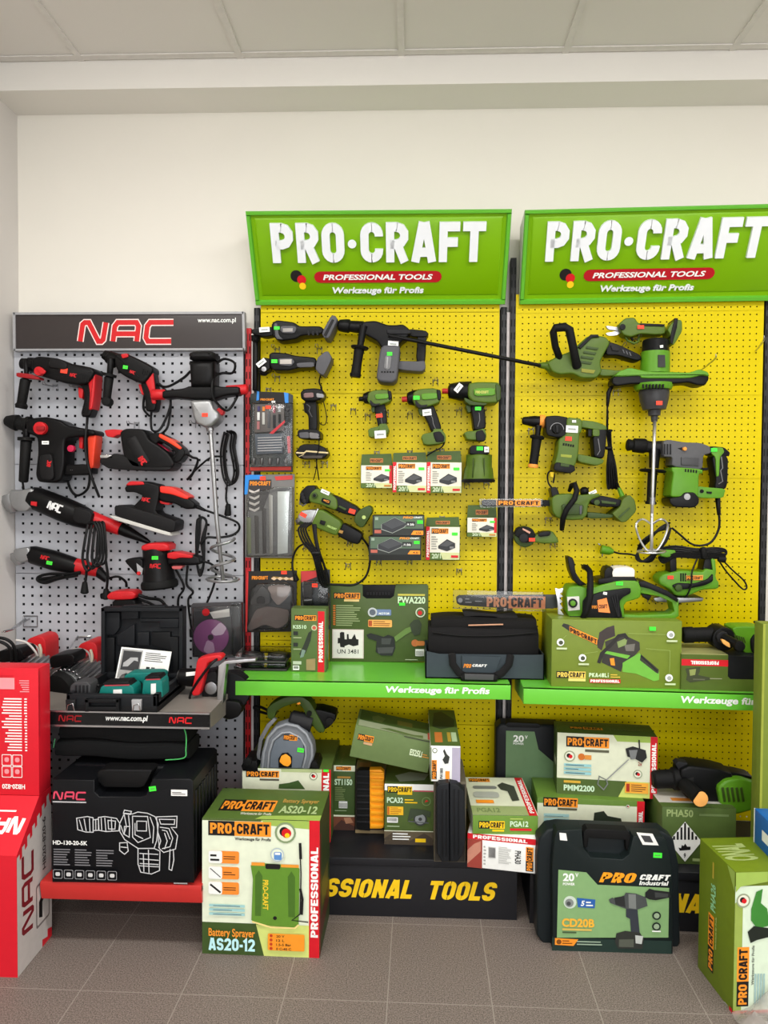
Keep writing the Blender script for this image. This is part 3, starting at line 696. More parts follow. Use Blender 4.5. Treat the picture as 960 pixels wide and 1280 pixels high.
P(r, 'side_handle', ('t', [(96, 208, .09), (100, 262, .1)], [9, 9], .1, NB), ('t', [(95, 286), (80, 378)], [19, 17], .1, RUBBER), ('l', (82, 372), (79, 392), [(0, 18), (.4, 23), (1, 20)], .1, RUBBER), ('p', [(66, 258), (120, 264), (152, 276), (152, 284), (110, 280), (66, 274)], .08, .12, 2, DRED, 1))
P(r, 'vent', *[('p', [(306 + 8 * k, 264 + 2 * k), (311 + 8 * k, 265 + 2 * k), (308 + 8 * k, 294), (303 + 8 * k, 292)], .112, .1155, 0, RUBBER) for k in range(4)])
ptext(r, '@nac', 262, 260, 288, 274, .1158, NR, 10); price_tag(r, 240, 250, .117, 26, 19, TAGR, 8)
P(r, 'power_cord', ('c', [(328, 420, .08), (326, 452, .12), (320, 520, .135), (326, 580, .135), (344, 650, .14), (372, 724, .12)], 5, .06))
# hammer drill, top centre
r = nt('hammer_drill', 'black and red hammer drill with green tag, top row of the grey board', 500, 260)
P(r, 'chuck', ('l', (388, 188), (438, 214), [(0, 10), (.05, 17), (.35, 20), (.4, 24), (1, 29)], .07, NB))
P(r, 'body', ('p', [(434, 190), (478, 188), (524, 208), (578, 238), (580, 256), (566, 276), (546, 300), (516, 294), (478, 276), (448, 256), (436, 230)], .03, .11, 15, NB, 2))
P(r, 'handle', ('p', [(538, 262), (580, 252), (588, 310), (594, 350), (586, 404), (550, 404), (548, 360), (530, 300)], .04, .095, 11, NB, 2), ('p', [(520, 236), (578, 250), (580, 270), (586, 320), (590, 376), (574, 376), (566, 330), (548, 290), (542, 262)], .033, .1, 9, NR, 2), label='red and black handle')
P(r, 'trigger', ('p', [(520, 300), (540, 304), (548, 340), (534, 342)], .05, .085, 4, NR, 1), label='red trigger')
P(r, 'side_handle', ('t', [(416, 206), (412, 264)], [12, 11], .1, NB), ('l', (411, 262), (409, 272), [(0, 26), (1, 26)], .1, RUBBER), ('t', [(409, 276), (400, 362)], [17, 14], .1, RUBBER), ('d', 400, 366, 17, .08, .115, RUBBER, 4))
P(r, 'selector', ('p', [(456, 190), (480, 186), (484, 200), (462, 206)], .075, .115, 3, NR, 1), label='red switch'); price_tag(r, 470, 237, .1115, 18, 13, TAGG, 8); ptext(r, '@nac', 486, 250, 508, 262, .111, NR, 20)
P(r, 'vent', *[('p', [(534 + 8 * k, 242 + 3 * k), (538 + 8 * k, 244 + 3 * k), (534 + 8 * k, 266), (530 + 8 * k, 264)], .108, .1125, 0, RUBBER) for k in range(4)])
P(r, 'power_cord', ('c', [(568, 404, .065), (566, 440, .06), (572, 474, .07), (600, 470, .05), (634, 400, .05), (636, 350, .05), (590, 296, .04), (548, 330, .03), (538, 390, .03), (560, 420, .04)], 4.5, .06), ('c', [(640, 360, .05), (638, 410, .05), (624, 470, .06), (580, 500, .04)], 4.5, .05))
# paddle mixer
r = nt('paddle_mixer', 'black and grey paddle mixer with red grips and long stirring rod', 765, 330, .08)
P(r, 'motor', ('p', [(712, 214), (808, 214), (806, 312), (718, 312)], .05, .155, 40, NB, 0), ('p', [(714, 184), (730, 178), (796, 178), (810, 186), (808, 212), (712, 212)], .05, .157, 36, NB2, 1))
P(r, 'handle_bar', ('p', [(612, 326), (690, 318), (714, 308), (808, 306), (836, 312), (900, 310), (902, 340), (846, 346), (804, 360), (706, 358), (660, 352), (612, 356)], .07, .135, 14, NB, 1))
P(r, 'grip', ('t', [(574, 340), (616, 340)], [20, 20], .1, NR), label='red grip'); P(r, 'grip', ('t', [(852, 324), (924, 320)], [18, 19], .1, NR), ('d', 826, 404, 14, .08, .11, NR, 4), label='red grip')
P(r, 'gearbox', ('p', [(714, 362), (796, 360), (806, 392), (824, 410), (826, 432), (800, 458), (776, 466), (742, 450), (728, 424), (724, 396)], .06, .145, 20, GMET, 1))
P(r, 'rod', ('l', (786, 462), (792, 486), [(0, 14), (.6, 14), (.62, 9), (1, 9)], .1, STEEL), ('t', [(790, 480), (812, 800), (836, 1036)], [8, 8, 7], .1, GMET))
pad = [(835 + 44 * cos(radians(a)), 880 + 150 * a / 720 + 0 * a, .1 + .045 * sin(radians(a))) for a in range(0, 721, 30)]
P(r, 'paddle', ('t', pad, 6, .1, GMET, 8), ('t', [(835 + 60 * cos(radians(a)), 1032 + 10 * sin(radians(a)), .1 + .05 * sin(radians(a))) for a in range(0, 361, 30)], 5, .1, GMET, 8), label='steel spiral paddle')
P(r, 'power_cord', ('c', [(806, 230, .1), (840, 206, .1), (880, 222, .1), (872, 258, .09), (830, 260, .08), (800, 284, .14), (800, 350, .15), (850, 400, .12), (888, 350, .11), (880, 340, .08)], 5, .1), ('c', [(714, 252, .08), (690, 276, .08), (640, 306, .09), (612, 310, .08), (590, 300, .07)], 5, .08))
P(r, 'coiled_cord', *[('c', [(850 + dx, 480 + 3 * k, .02 + .01 * k), (836 + dx, 560, .02 + .01 * k), (846 + dx, 650, .03), (868 + dx, 680 - 4 * k, .03), (886 + dx, 630, .02 + .008 * k), (872 + dx, 540, .02), (876 + dx, 490, .02), (858 + dx, 476, .02 + .01 * k)], 4.2, .03) for k, dx in enumerate((-8, 2, 8))], ('c', [(832, 572, .03), (790, 576, .05), (740, 616, .05), (704, 656, .03)], 4.2, .03), ('c', [(852, 670, .03), (848, 730, .03), (856, 754, .03)], 4, .03), ('t', [(856, 752), (854, 790)], [9, 13], .03, RUBBER), ('t', [(850, 792), (849, 806)], 2, .03, CHROME), ('t', [(859, 792), (859, 806)], 2, .03, CHROME))
price_tag(r, 768, 416, .146, 22, 14, TAGR)
# demolition hammer, second row left
r = nt('demolition_hammer', 'black demolition hammer with red knob and cone-shaped chuck, left of second row', 190, 540)
P(r, 'chuck', ('l', (18, 436), (112, 456), [(0, 10), (.06, 18), (.3, 27), (.5, 31), (.55, 24), (.8, 24), (.85, 32), (1, 34)], .075, RUBBER))
P(r, 'body', ('p', [(106, 432), (182, 424), (236, 438), (262, 458), (364, 474), (366, 494), (300, 500), (252, 506), (252, 600), (240, 660), (214, 672), (152, 668), (142, 640), (152, 560), (150, 500), (108, 484)], .025, .12, 15, NB, 2), ('p', [(152, 566), (198, 560), (206, 650), (194, 662), (160, 658), (150, 630)], .1, .135, 8, NB2, 2), ('p', [(230, 604), (330, 600), (352, 616), (350, 640), (230, 644)], .04, .1, 10, NB, 1))
P(r, 'handle', ('p', [(318, 488), (366, 486), (358, 560), (356, 616), (330, 624), (322, 560)], .045, .1, 10, NB, 1), ('p', [(334, 496), (368, 490), (360, 560), (356, 614), (340, 618), (336, 556)], .04, .106, 8, C(220, 62, 36, .4), 1), ('p', [(300, 500), (316, 500), (312, 544), (300, 540)], .05, .09, 4, NR), label='orange-red handle')
P(r, 'selector_knob', ('d', 150, 466, 24, .118, .14, NR, 4), ('p', [(136, 458), (166, 458), (166, 474), (136, 474)], .14, .15, 3, DRED, 1), label='red knob')
P(r, 'side_handle', ('t', [(100, 470), (98, 504)], 12, .1, NB), ('l', (98, 500), (98, 512), [(0, 30), (1, 30)], .1, RUBBER), ('t', [(98, 516), (88, 664)], [20, 17], .1, RUBBER)); P(r, 'lock_button', ('d', 266, 542, 13, .11, .128, C(190, 30, 70, .4), 3), label='red button')
price_tag(r, 170, 520, .1215, 26, 13, TAGW); ptext(r, '@nac', 172, 590, 196, 606, .1355, NR, -80)
P(r, 'power_cord', ('c', [(338, 622, .07), (330, 690, .06), (290, 718, .05), (262, 690, .04), (254, 640, .04), (290, 630, .04)], 5, .06), ('c', [(84, 662, .09), (88, 700, .07), (78, 740, .05)], 4, .06))
# belt sander
r = nt('belt_sander', 'black belt sander with red front knob, middle of the second row', 540, 550)
P(r, 'body', ('p', [(456, 482), (478, 468), (548, 470), (566, 510), (600, 530), (640, 560), (664, 600), (650, 620), (560, 622), (500, 616), (470, 570)], .03, .13, 14, NB, 2))
P(r, 'belt_cover', ('t', [(494, 508, .12), (524, 560, .12), (544, 598, .12)], [30, 28, 30], .12, NB2, 14, True, .5)); ptext(r, '@nac', 518, 576, 550, 600, .1375, NR, 55)
P(r, 'base', ('p', [(384, 582), (410, 574), (440, 560), (480, 574), (560, 612), (656, 612), (640, 626), (560, 626), (420, 620), (384, 598)], .03, .13, 6, NB2, 1)); P(r, 'roller', ('t', [(402, 572, .03), (402, 572, .12)], 9, .07, CHROME), ('p', [(378, 566), (424, 568), (424, 578), (378, 577)], .1, .13, 2, CHROME), label='bright metal roller')
P(r, 'front_knob', ('p', [(394, 474), (430, 470), (468, 474), (470, 488), (440, 494), (430, 502), (404, 498)], .06, .11, 6, NR, 1), label='red knob')
P(r, 'handle', ('p', [(560, 488), (602, 482), (650, 508), (690, 540), (700, 560), (680, 592), (650, 600), (648, 574), (664, 560), (640, 536), (600, 514), (580, 540), (560, 540)], .04, .11, 9, NB, 2), ('p', [(604, 486), (650, 508), (688, 540), (680, 548), (640, 522), (600, 500)], .035, .115, 6, C(226, 70, 40, .4), 1), ('p', [(590, 520), (630, 546), (640, 560), (600, 548)], .05, .1, 4, C(170, 26, 60, .4), 1), label='red and black handle')
P(r, 'power_cord', ('c', [(694, 556, .07), (720, 574, .06), (742, 586, .05), (720, 640, .04), (702, 658, .03)], 5, .06))
view(0, 590, 3)
# large angle grinder
r = nt('angle_grinder', 'large black angle grinder with white lettering and grey gear head', 220, 140)
P(r, 'gear_head', ('p', [(44, 66), (80, 70), (116, 60), (136, 66), (128, 130), (112, 148), (76, 148), (50, 130), (40, 96)], .03, .11, 14, GMET, 1), ('l', (40, 84), (58, 150), [(0, 30), (.3, 36), (.7, 30), (1, 18)], .07, GMET), label='grey metal gear head')
P(r, 'body', ('l', (118, 92), (352, 186), [(0, 38), (.08, 43), (.5, 46), (.75, 44), (.9, 38), (1, 32)], .075, NB, 18), ('p', [(280, 128), (348, 150), (340, 200), (276, 186)], .1, .128, 6, NB2, 1))
P(r, 'collar', ('p', [(118, 110), (140, 112), (138, 128), (117, 124)], .105, .125, 2, NR), label='red mark'); ptext(r, '@nac', 178, 116, 236, 148, .1235, C(225, 225, 225, .5), 20)
P(r, 'handle', ('l', (346, 176), (452, 214), [(0, 30), (.3, 27), (1, 24)], .075, NR), label='red handle'); P(r, 'handle_tail', ('l', (440, 206), (562, 264), [(0, 24), (.3, 22), (.9, 10), (1, 5)], .07, NB))
P(r, 'coiled_cord', *[('c', [(330 + 14 * k, 196, .13), (318 + 16 * k, 260, .15), (310 + 18 * k, 330, .15), (330 + 18 * k, 370 - 8 * k, .15), (362 + 12 * k, 320, .15), (370 + 8 * k, 240, .15), (352 + 12 * k, 190, .14), (330 + 14 * k, 196, .13)], 5, .14) for k in range(4)], ('c', [(326, 350, .14), (322, 400, .12), (318, 420, .12)], 5, .12), ('t', [(318, 414), (317, 452)], [9, 15], .12, RUBBER), ('c', [(396, 330, .13), (404, 390, .12), (398, 452, .1)], 5, .1), ('t', [(398, 440), (396, 474)], [9, 13], .1, RUBBER))
# small angle grinder
r = nt('angle_grinder', 'small black angle grinder with green tag and red tail, lower left of grey board', 210, 340)
P(r, 'gear_head', ('p', [(56, 288), (110, 280), (120, 290), (114, 334), (84, 340), (60, 326)], .03, .1, 12, GMET, 1), ('l', (62, 300), (76, 348), [(0, 22), (.4, 26), (1, 16)], .065, GMET), label='grey metal gear head')
P(r, 'body', ('l', (108, 306), (292, 356), [(0, 28), (.1, 34), (.5, 37), (.9, 32), (1, 29)], .068, NB, 18)); P(r, 'handle', ('l', (286, 352), (370, 372), [(0, 29), (.4, 27), (1, 22)], .068, NR), ('l', (364, 370), (402, 404), [(0, 21), (1, 14)], .068, NB), label='red tail')
price_tag(r, 185, 341, .107, 22, 13, TAGG, 10); ptext(r, '@nac', 152, 314, 186, 330, .106, NR, 14)
P(r, 'power_cord', ('c', [(400, 402, .06), (440, 392, .05), (470, 410, .04), (474, 430, .03)], 5, .06), ('c', [(300, 376, .1), (250, 384, .09), (190, 382, .08), (148, 392, .07), (142, 406, .07), (170, 416, .08), (220, 400, .09), (290, 388, .1)], 6, .08), ('c', [(300, 380, .1), (220, 392, .08), (150, 402, .07), (168, 410, .08), (240, 388, .1)], 6, .08))
# sheet sander
r = nt('orbital_sander', 'black and red flat sheet sander, right of the large angle grinder', 570, 130)
P(r, 'body', ('p', [(474, 60), (494, 38), (540, 34), (604, 50), (602, 96), (588, 152), (656, 176), (640, 206), (500, 172), (502, 134), (544, 90), (514, 76), (480, 76)], .03, .12, 7, NB, 1))
P(r, 'handle', ('p', [(596, 52), (640, 58), (700, 90), (738, 118), (732, 138), (700, 140), (660, 118), (612, 112), (594, 96)], .04, .11, 12, NB, 2), ('p', [(604, 52), (650, 56), (716, 92), (706, 104), (650, 84), (606, 78)], .035, .116, 7, C(224, 52, 40, .4), 1), ('p', [(476, 52), (494, 34), (544, 36), (550, 48), (510, 50)], .035, .122, 6, NR, 1), label='red and black handle')
P(r, 'sanding_plate', ('p', [(438, 126), (470, 122), (640, 172), (668, 184), (664, 220), (640, 226), (440, 166)], .02, .13, 8, NB2, 1), ('p', [(420, 162), (440, 164), (646, 226), (650, 238), (620, 232), (440, 178)], .02, .132, 2, C(196, 194, 188, .5)))
ptext(r, '@nac', 532, 96, 564, 112, .1205, NR, 8); P(r, 'trigger', ('p', [(600, 106), (640, 114), (636, 124), (604, 118)], .06, .1, 3, NR, 1), label='red trigger')
P(r, 'power_cord', ('t', [(730, 126), (770, 144)], [9, 5], .075, RUBBER), ('c', [(766, 142, .07), (840, 168, .06), (890, 190, .05), (896, 216, .04), (868, 238, .04), (816, 246, .05), (776, 246, .06), (752, 270, .06)], 4.5, .06), *[('c', [(740 + 6 * k, 180, .05), (736 + 6 * k, 240, .06), (738, 330, .06), (750, 390 - 8 * k, .06), (764, 340, .05), (756 + 5 * k, 260, .05), (774, 190, .05), (758, 170, .05), (740 + 6 * k, 180, .05)], 4.5, .05) for k in range(3)])
# round sander with dust box
r = nt('random_orbit_sander', 'black and red round sander with dust box and green tag, bottom right of grey board', 600, 360)
P(r, 'body', ('l', (586, 282), (598, 412), [(0, 44), (.06, 50), (.3, 50), (.7, 54), (1, 60)], .075, NB, 20), ('p', [(536, 276), (560, 266), (620, 264), (640, 274), (638, 296), (536, 294)], .03, .125, 14, NR, 1))
P(r, 'sanding_pad', ('l', (597, 406), (600, 436), [(0, 62), (.3, 67), (.8, 67), (1, 62)], .078, RUBBER, 24))
P(r, 'dust_box', ('p', [(470, 334), (482, 324), (520, 320), (540, 330), (540, 384), (520, 388)], .05, .1, 8, NB, 1), ('p', [(512, 342), (536, 362), (532, 386), (516, 380)], .099, .103, 1, LGREY), ('d', 520, 380, 7, .1, .108, NR, 1))
P(r, 'handle', ('p', [(630, 304), (680, 302), (750, 316), (756, 346), (720, 350), (660, 346), (632, 350)], .045, .105, 11, NB, 2), ('p', [(632, 302), (664, 298), (728, 312), (724, 322), (680, 320), (660, 326), (632, 322)], .04, .112, 6, NR, 1), ('p', [(644, 352), (690, 350), (680, 364), (650, 364)], .06, .095, 3, C(190, 90, 90, .5), 1), label='red and black handle')
price_tag(r, 581, 322, .1305, 24, 13, TAGG); ptext(r, '@nac', 562, 344, 604, 362, .13, NR)
P(r, 'power_cord', ('c', [(752, 334, .07), (790, 344, .06), (810, 370, .05), (800, 430, .05), (772, 500, .05), (760, 530, .05)], 4.5, .06), ('c', [(660, 366, .06), (690, 430, .05), (670, 470, .05), (668, 510, .04)], 4.5, .05), ('c', [(704, 352, .05), (700, 420, .05), (724, 450, .04), (706, 480, .04), (714, 560, .05), (720, 600, .06)], 4.5, .05), ('t', [(718, 590), (722, 616)], [8, 11], .06, RUBBER))
# small red sander peeping over the case
r = nt('detail_sander', 'small red and black sander just above the open tool case', 460, 470)
P(r, 'body', ('p', [(406, 462), (424, 446), (500, 444), (516, 456), (508, 476), (412, 478)], .04, .12, 9, NR, 2), ('p', [(426, 476), (508, 474), (520, 510), (508, 540), (430, 540)], .04, .11, 8, NB, 1), ('l', (380, 466), (412, 462), [(0, 11), (.7, 13), (1, 16)], .08, NB))
P(r, 'power_cord', ('c', [(510, 456, .08), (550, 472, .08), (600, 480, .07), (624, 506, .06)], 6, .08), ('c', [(520, 476, .07), (570, 496, .07), (600, 520, .06)], 5, .07))
# hooks of the grey bay
def hooks(rows):
    for x, y, ln, l in rows: hook(x, y, l, ln)
view(0, 380, 3)
hooks([(162, 300, .1, 'wire hook under the nose of the top left rotary hammer'), (262, 306, .1, 'wire hook under the body of the top left rotary hammer'), (478, 446, .1, 'wire hook above the belt sander'), (712, 444, .11, 'wire hook left of the grey gearbox of the paddle mixer'), (526, 332, .08, 'wire hook under the red trigger of the hammer drill'), (268, 630, .1, 'wire hook under the demolition hammer'), (424, 590, .08, 'wire hook under the front of the belt sander')])
view(0, 740, 3)
mb = MB()
for dx in (0, 14): tube(mb, [(96 + dx, 100, .002), (40 + dx * .6, 140, .2), (8 + dx * .6, 150, .26)], 3.2, .1, CHROME, 6)
tube(mb, [(88, 90, .003), (140, 90, .003), (140, 130, .003), (88, 130, .003), (88, 90, .003)], 2.5, .003, STEEL, 6)
one('wire_hook', mb, 'long empty wire hook at the lower left of the grey board', 'hook', MAIN.at(100, 110, .002))
mb = MB()
for dx in (0, 46): tube(mb, [(292 + dx, 166, .002), (254 + dx, 222, .16), (250 + dx, 226, .17)], 3, .1, CHROME, 6)
tube(mb, [(290, 168, .004), (340, 166, .004)], 3, .004, CHROME, 6)
one('wire_hook', mb, 'long empty wire hook just left of the open tool case', 'hook', MAIN.at(300, 168, .002))
# ---------------------------------------------------------------- grey bay: shelf, base shelf and the red cartons
use(MAIN); view(0, 740, 3)
def yz(x, y, z): return bay.loc(onz(x, y, z))
# open tool case
CB = C(26, 28, 31, .5, spec=.2); CB2 = C(17, 18, 20, .55, spec=.2)
A = onz(248, 449, zN); Bq = onz(592, 452, zN); wf = bay.loc(A)[1]; u0 = bay.loc(A)[0]; u1 = bay.loc(Bq)[0]; Dc = .31; wl = wf - Dc
t = thing('tool_case', 'open black moulded tool case with raised lid, on the grey shelf', 'case', bay.W((u0 + u1) / 2, wf - Dc / 2, zN))
mb = MB(); hz = zN + .058
box(mb, (u0, wl, zN + .001), (u1, wf, zN + .03), CB2, None, .006)
for a in ((u0, wf - .02, u1, wf), (u0, wl, u1, wl + .015), (u0, wl, u0 + .016, wf), (u1 - .016, wl, u1, wf)): box(mb, (a[0], a[1], zN + .02), (a[2], a[3], hz), CB, None, .004)
build('tray', mb, t)
mb = MB(); wA, wB_ = wl - .03, wl + .02
def ring(x0, y0, x1, y1, th, w0, w1, mat, bev=2):
    for q in ((x0, y0, x1, y0 + th), (x0, y1 - th, x1, y1), (x0, y0, x0 + th, y1), (x1 - th, y0, x1, y1)): prism(mb, [(q[0], q[1]), (q[2], q[1]), (q[2], q[3]), (q[0], q[3])], w0, w1, bev, mat)
prism(mb, [(388, 66), (394, 58), (678, 58), (686, 66), (684, 318), (380, 312)], wA, wA + .012, 4, CB)
ring(384, 58, 688, 318, 13, wA, wB_, CB)
for q in ([(396, 76), (450, 76), (450, 132), (440, 150), (430, 160), (396, 160)], [(456, 70), (520, 70), (520, 100), (456, 102)], [(528, 100), (672, 100), (672, 134), (600, 134), (600, 112), (528, 112)], [(516, 150), (560, 150), (560, 200), (516, 200)], [(570, 150), (640, 150), (640, 168), (670, 168), (670, 306), (650, 306), (640, 220), (570, 200)], [(398, 170), (430, 170), (430, 300), (398, 300)], [(440, 160), (506, 120), (506, 200), (440, 200)]):
    prism(mb, q, wA + .01, wA + .03, 5, CB2 if q[0][0] % 4 else CB)
prism(mb, [(460, 52), (520, 48), (540, 52), (620, 50), (624, 60), (456, 60)], wA, wA + .03, 2, CB)
build('lid', mb, t)
mb = MB(); 
for q in ([(320, 402), (448, 402), (448, 414), (320, 414)], [(320, 402), (334, 402), (334, 448), (320, 448)], [(436, 402), (448, 402), (448, 448), (436, 448)], [(330, 430), (440, 430), (440, 444), (330, 444)]): prism(mb, q, wf, wf + .018, 3, CB2)
build('handle', mb, t)
for x, m in ((265, BLK2), (512, LGREY)): P(t, 'latch', ('p', [(x - 18, 404), (x + 18, 404), (x + 16, 444), (x - 16, 444)], wf, wf + .012, 3, m), ('t', [(x - 14, 446), (x - 10, 424), (x + 8, 418), (x + 14, 446)], 2, wf + .014, CHROME), label='latch with bright wire clip')
# leaflet
def sheet(name, label, cat, c, ws, mat, draw, parent=None):
    a, b, d = bay.at(c[0][0], c[0][1], ws[0]), bay.at(c[1][0], c[1][1], ws[1]), bay.at(c[2][0], c[2][1], ws[2]); mb = MB()
    ux, uy = b - a, d - a; n = ux.cross(uy).normalized() * .0012
    v = [a, b, b + uy, d]; v += [p + n for p in v]; mb.add(v, [[3, 2, 1, 0], [4, 5, 6, 7], [0, 1, 5, 4], [1, 2, 6, 5], [2, 3, 7, 6], [3, 0, 4, 7]], mat)
    F = Face(mb, a, ux, uy, .0016); draw(F); return one(name, mb, label, cat, (a + b) / 2)
def dleaf(F):
    F.rect(.03, .05, .44, .95, C(160, 160, 158, .6)); F.rect(.06, .3, .42, .9, C(52, 52, 54, .5)); F.poly([(.1, .4), (.2, .42), (.3, .62), (.38, .6), (.36, .72), (.22, .7), (.1, .52)], C(170, 170, 170, .6)); F.lines(.5, .62, .45, .3, 5, C(90, 90, 92, .6)); F.rect(.56, .3, .63, .46, PRTBLK); F.rect(.66, .3, .73, .46, C(90, 90, 90, .6)); F.lines(.5, .05, .42, .2, 3, C(120, 120, 120, .6), 4)
sheet('leaflet', 'white printed instruction leaflet leaning inside the open tool case', 'paper', [(432, 326), (622, 344), (456, 206)], [wl + .06, wl + .05, wl + .028], WHITE, dleaf)
# batteries and charger in the tray
ti = zN + .03
def inbat(x0, y0, x1, y1, w, label):
    r = T('battery_pack', label, 'battery', (x0 + x1) / 2, y1, w); d = x1 - x0
    P(r, 'body', ('p', [(x0 + d * .06, y0 + 14), (x0 + d * .14, y0 + 6), (x1 - d * .14, y0 + 4), (x1 - d * .03, y0 + 14), (x1, y1 - 8), (x1 - 6, y1), (x0 + 4, y1), (x0, y1 - 8)], w - .07, w, 6, TEAL, 1))
    P(r, 'terminal_top', ('p', [(x0 + d * .1, y0 + 8), (x0 + d * .16, y0 - 4), (x1 - d * .2, y0 - 8), (x1 - d * .1, y0 + 6)], w - .065, w - .006, 3, CB2)); P(r, 'label_sticker', ('p', [(x0 + d * .36, y0 + 26), (x0 + d * .6, y0 + 25), (x0 + d * .6, y1 - 6), (x0 + d * .36, y1 - 5)], w - .002, w + .001, 0, WHITE)); P(r, 'stripe', ('p', [(x0 + d * .12, y0 + 9), (x1 - d * .2, y0 + 7), (x1 - d * .2, y0 + 11), (x0 + d * .12, y0 + 13)], w - .002, w + .0012, 0, C(170, 60, 70, .5)))
    return r
inbat(376, 340, 512, 402, wf - .04, 'teal battery with white label, front left in the open case'); inbat(538, 318, 616, 394, wf - .045, 'teal battery standing at the right end of the open case')
r = T('cordless_drill', 'teal and black cordless drill lying behind the batteries in the open case', 'power tool', 540, 340, wf - .14)
P(r, 'body', ('p', [(470, 312), (490, 300), (600, 298), (616, 306), (612, 336), (520, 344), (476, 338)], wf - .2, wf - .14, 8, TEAL, 1)); P(r, 'chuck', ('l', (452, 326), (474, 324), [(0, 10), (.4, 16), (1, 20)], wf - .17, STEEL)); P(r, 'grip', ('p', [(506, 330), (540, 326), (546, 392), (514, 398)], wf - .19, wf - .14, 6, RUBBER, 1))
r = T('battery_charger', 'dark grey charger at the left end of the open case', 'charger', 310, 398, wf - .05)
P(r, 'body', ('p', [(270, 350), (286, 334), (332, 332), (346, 344), (344, 400), (272, 400)], wf - .11, wf - .045, 6, DGREY, 1), *[('p', [(282 + 14 * k, 350), (288 + 14 * k, 350), (288 + 14 * k, 396), (282 + 14 * k, 396)], wf - .05, wf - .041, 1, BLK2) for k in range(4)]); P(r, 'cable', ('c', [(340, 392, wf - .08), (370, 372, wf - .09), (352, 350, wf - .1), (318, 330, wf - .1), (292, 330, wf - .09), (346, 338, wf - .1), (372, 352, wf - .1)], 5, wf - .1))
# hoists
def hoist(dx, dy, label, k=1.0):
    r = T('electric_hoist', label, 'hoist', 290 + dx, 420 + dy, .22); o = lambda x, y: (x + dx, y + dy)
    P(r, 'motor', ('l', o(238, 372), o(330, 300), [(0, 58), (.05, 62), (.95, 60), (1, 52)], .32, GMET, 24, .14))
    p0, p1 = bay.at(*o(246, 366), .325), bay.at(*o(326, 303), .15); ax = (p1 - p0).normalized(); n1 = Vector((0, 0, 1)); n1 = (n1 - ax * n1.dot(ax)).normalized(); n2 = ax.cross(n1); mb = MB(); R_ = 60 * bay.mpp(.25)
    for q in range(0, 360, 15):
        d = n1 * cos(radians(q)) + n2 * sin(radians(q)); e = n1.cross(ax)
        sweep(mb, [p0 + d * R_, p1 + d * R_ * .98], [.0055, .0055], SILVER, 6)
    build('cooling_fins', mb, r)
    P(r, 'end_cover', ('l', o(214, 384), o(240, 368), [(0, 40), (.2, 58), (1, 63)], .36, RUBBER, 24, .33)); P(r, 'switch_box', ('p', [o(196, 262), o(206, 248), o(276, 240), o(290, 252), o(288, 282), o(204, 296)], .24, .34, 5, NB, 1))
    P(r, 'drum_housing', ('p', [o(296, 230), o(312, 204), o(340, 194), o(366, 200), o(376, 216), o(376, 330), o(340, 340)], .06, .17, 6, NR, 1), label='red housing'); P(r, 'cable', ('c', [o(340, 232) + (.18,), o(346, 260) + (.2,), o(338, 300) + (.2,), o(320, 330) + (.2,)], 5, .2, C(190, 180, 160, .6)), ('c', [o(250, 240) + (.25,), o(290, 226) + (.2,), o(330, 240) + (.2,), o(342, 280) + (.2,)], 3.5, .2, C(170, 165, 160, .5)))
    P(r, 'foot', ('p', [o(214, 400), o(340, 384), o(344, 402), o(214, 424)], .2, .34, 3, RUBBER)); return r
hoist(0, -14, 'grey and red electric hoist on the grey shelf, left of the open case')
hoist(-192, -34, 'electric hoist half hidden behind the tall red carton')
r = ROOT and T('extension_cable', 'black cable looped over the hoist behind the tall red carton', 'cable', 20, 250, .3)
P(r, 'loop', ('c', [(-30, 170, .36), (20, 176, .36), (50, 200, .35), (60, 250, .34), (52, 300, .33)], 6, .35), ('c', [(-30, 182, .37), (10, 190, .37), (38, 214, .36), (44, 262, .35)], 6, .35), ('c', [(60, 180, .33), (100, 190, .32), (130, 220, .31), (140, 240, .3)], 4, .3, C(205, 200, 195, .5)))
# circular saw with red handle at the right end of the shelf
r = T('circular_saw', 'circular saw with red handle and bright foot plate at right end of the grey shelf', 'power tool', 790, 420, .34)
P(r, 'motor', ('l', (668, 318), (752, 322), [(0, 22), (.08, 30), (.5, 33), (1, 34)], .36, NB, 18), ('p', [(698, 302), (736, 298), (736, 312), (698, 316)], .4, .405, 1, WHITE))
P(r, 'handle', ('p', [(742, 250), (770, 240), (826, 232), (838, 242), (830, 256), (784, 262), (776, 290), (764, 340), (752, 384), (726, 388), (720, 370), (730, 330)], .37, .42, 10, NR, 1), label='red handle')
P(r, 'foot_plate', ('p', [(822, 274), (846, 256), (960, 248), (960, 258), (852, 268), (846, 320), (838, 414), (816, 416), (818, 350)], .38, .42, 2, SILVER)); P(r, 'blade_guard', ('d', 866, 372, 72, .28, .34, CB2, 4), ('p', [(726, 402), (820, 400), (900, 408), (912, 430), (900, 462), (870, 474), (846, 466), (826, 432), (790, 416), (724, 416)], .3, .37, 6, NB, 1), ('d', 860, 440, 36, .32, .355, C(44, 46, 22, .5), 4))
P(r, 'gear_case', ('p', [(760, 300), (822, 290), (818, 400), (764, 408)], .3, .38, 8, NB2, 1), ('d', 792, 360, 24, .37, .392, STEEL, 4)); P(r, 'power_cord', ('c', [(836, 240, .39), (800, 262, .43), (760, 310, .43), (726, 360, .42), (712, 400, .41), (740, 414, .4)], 5, .4))
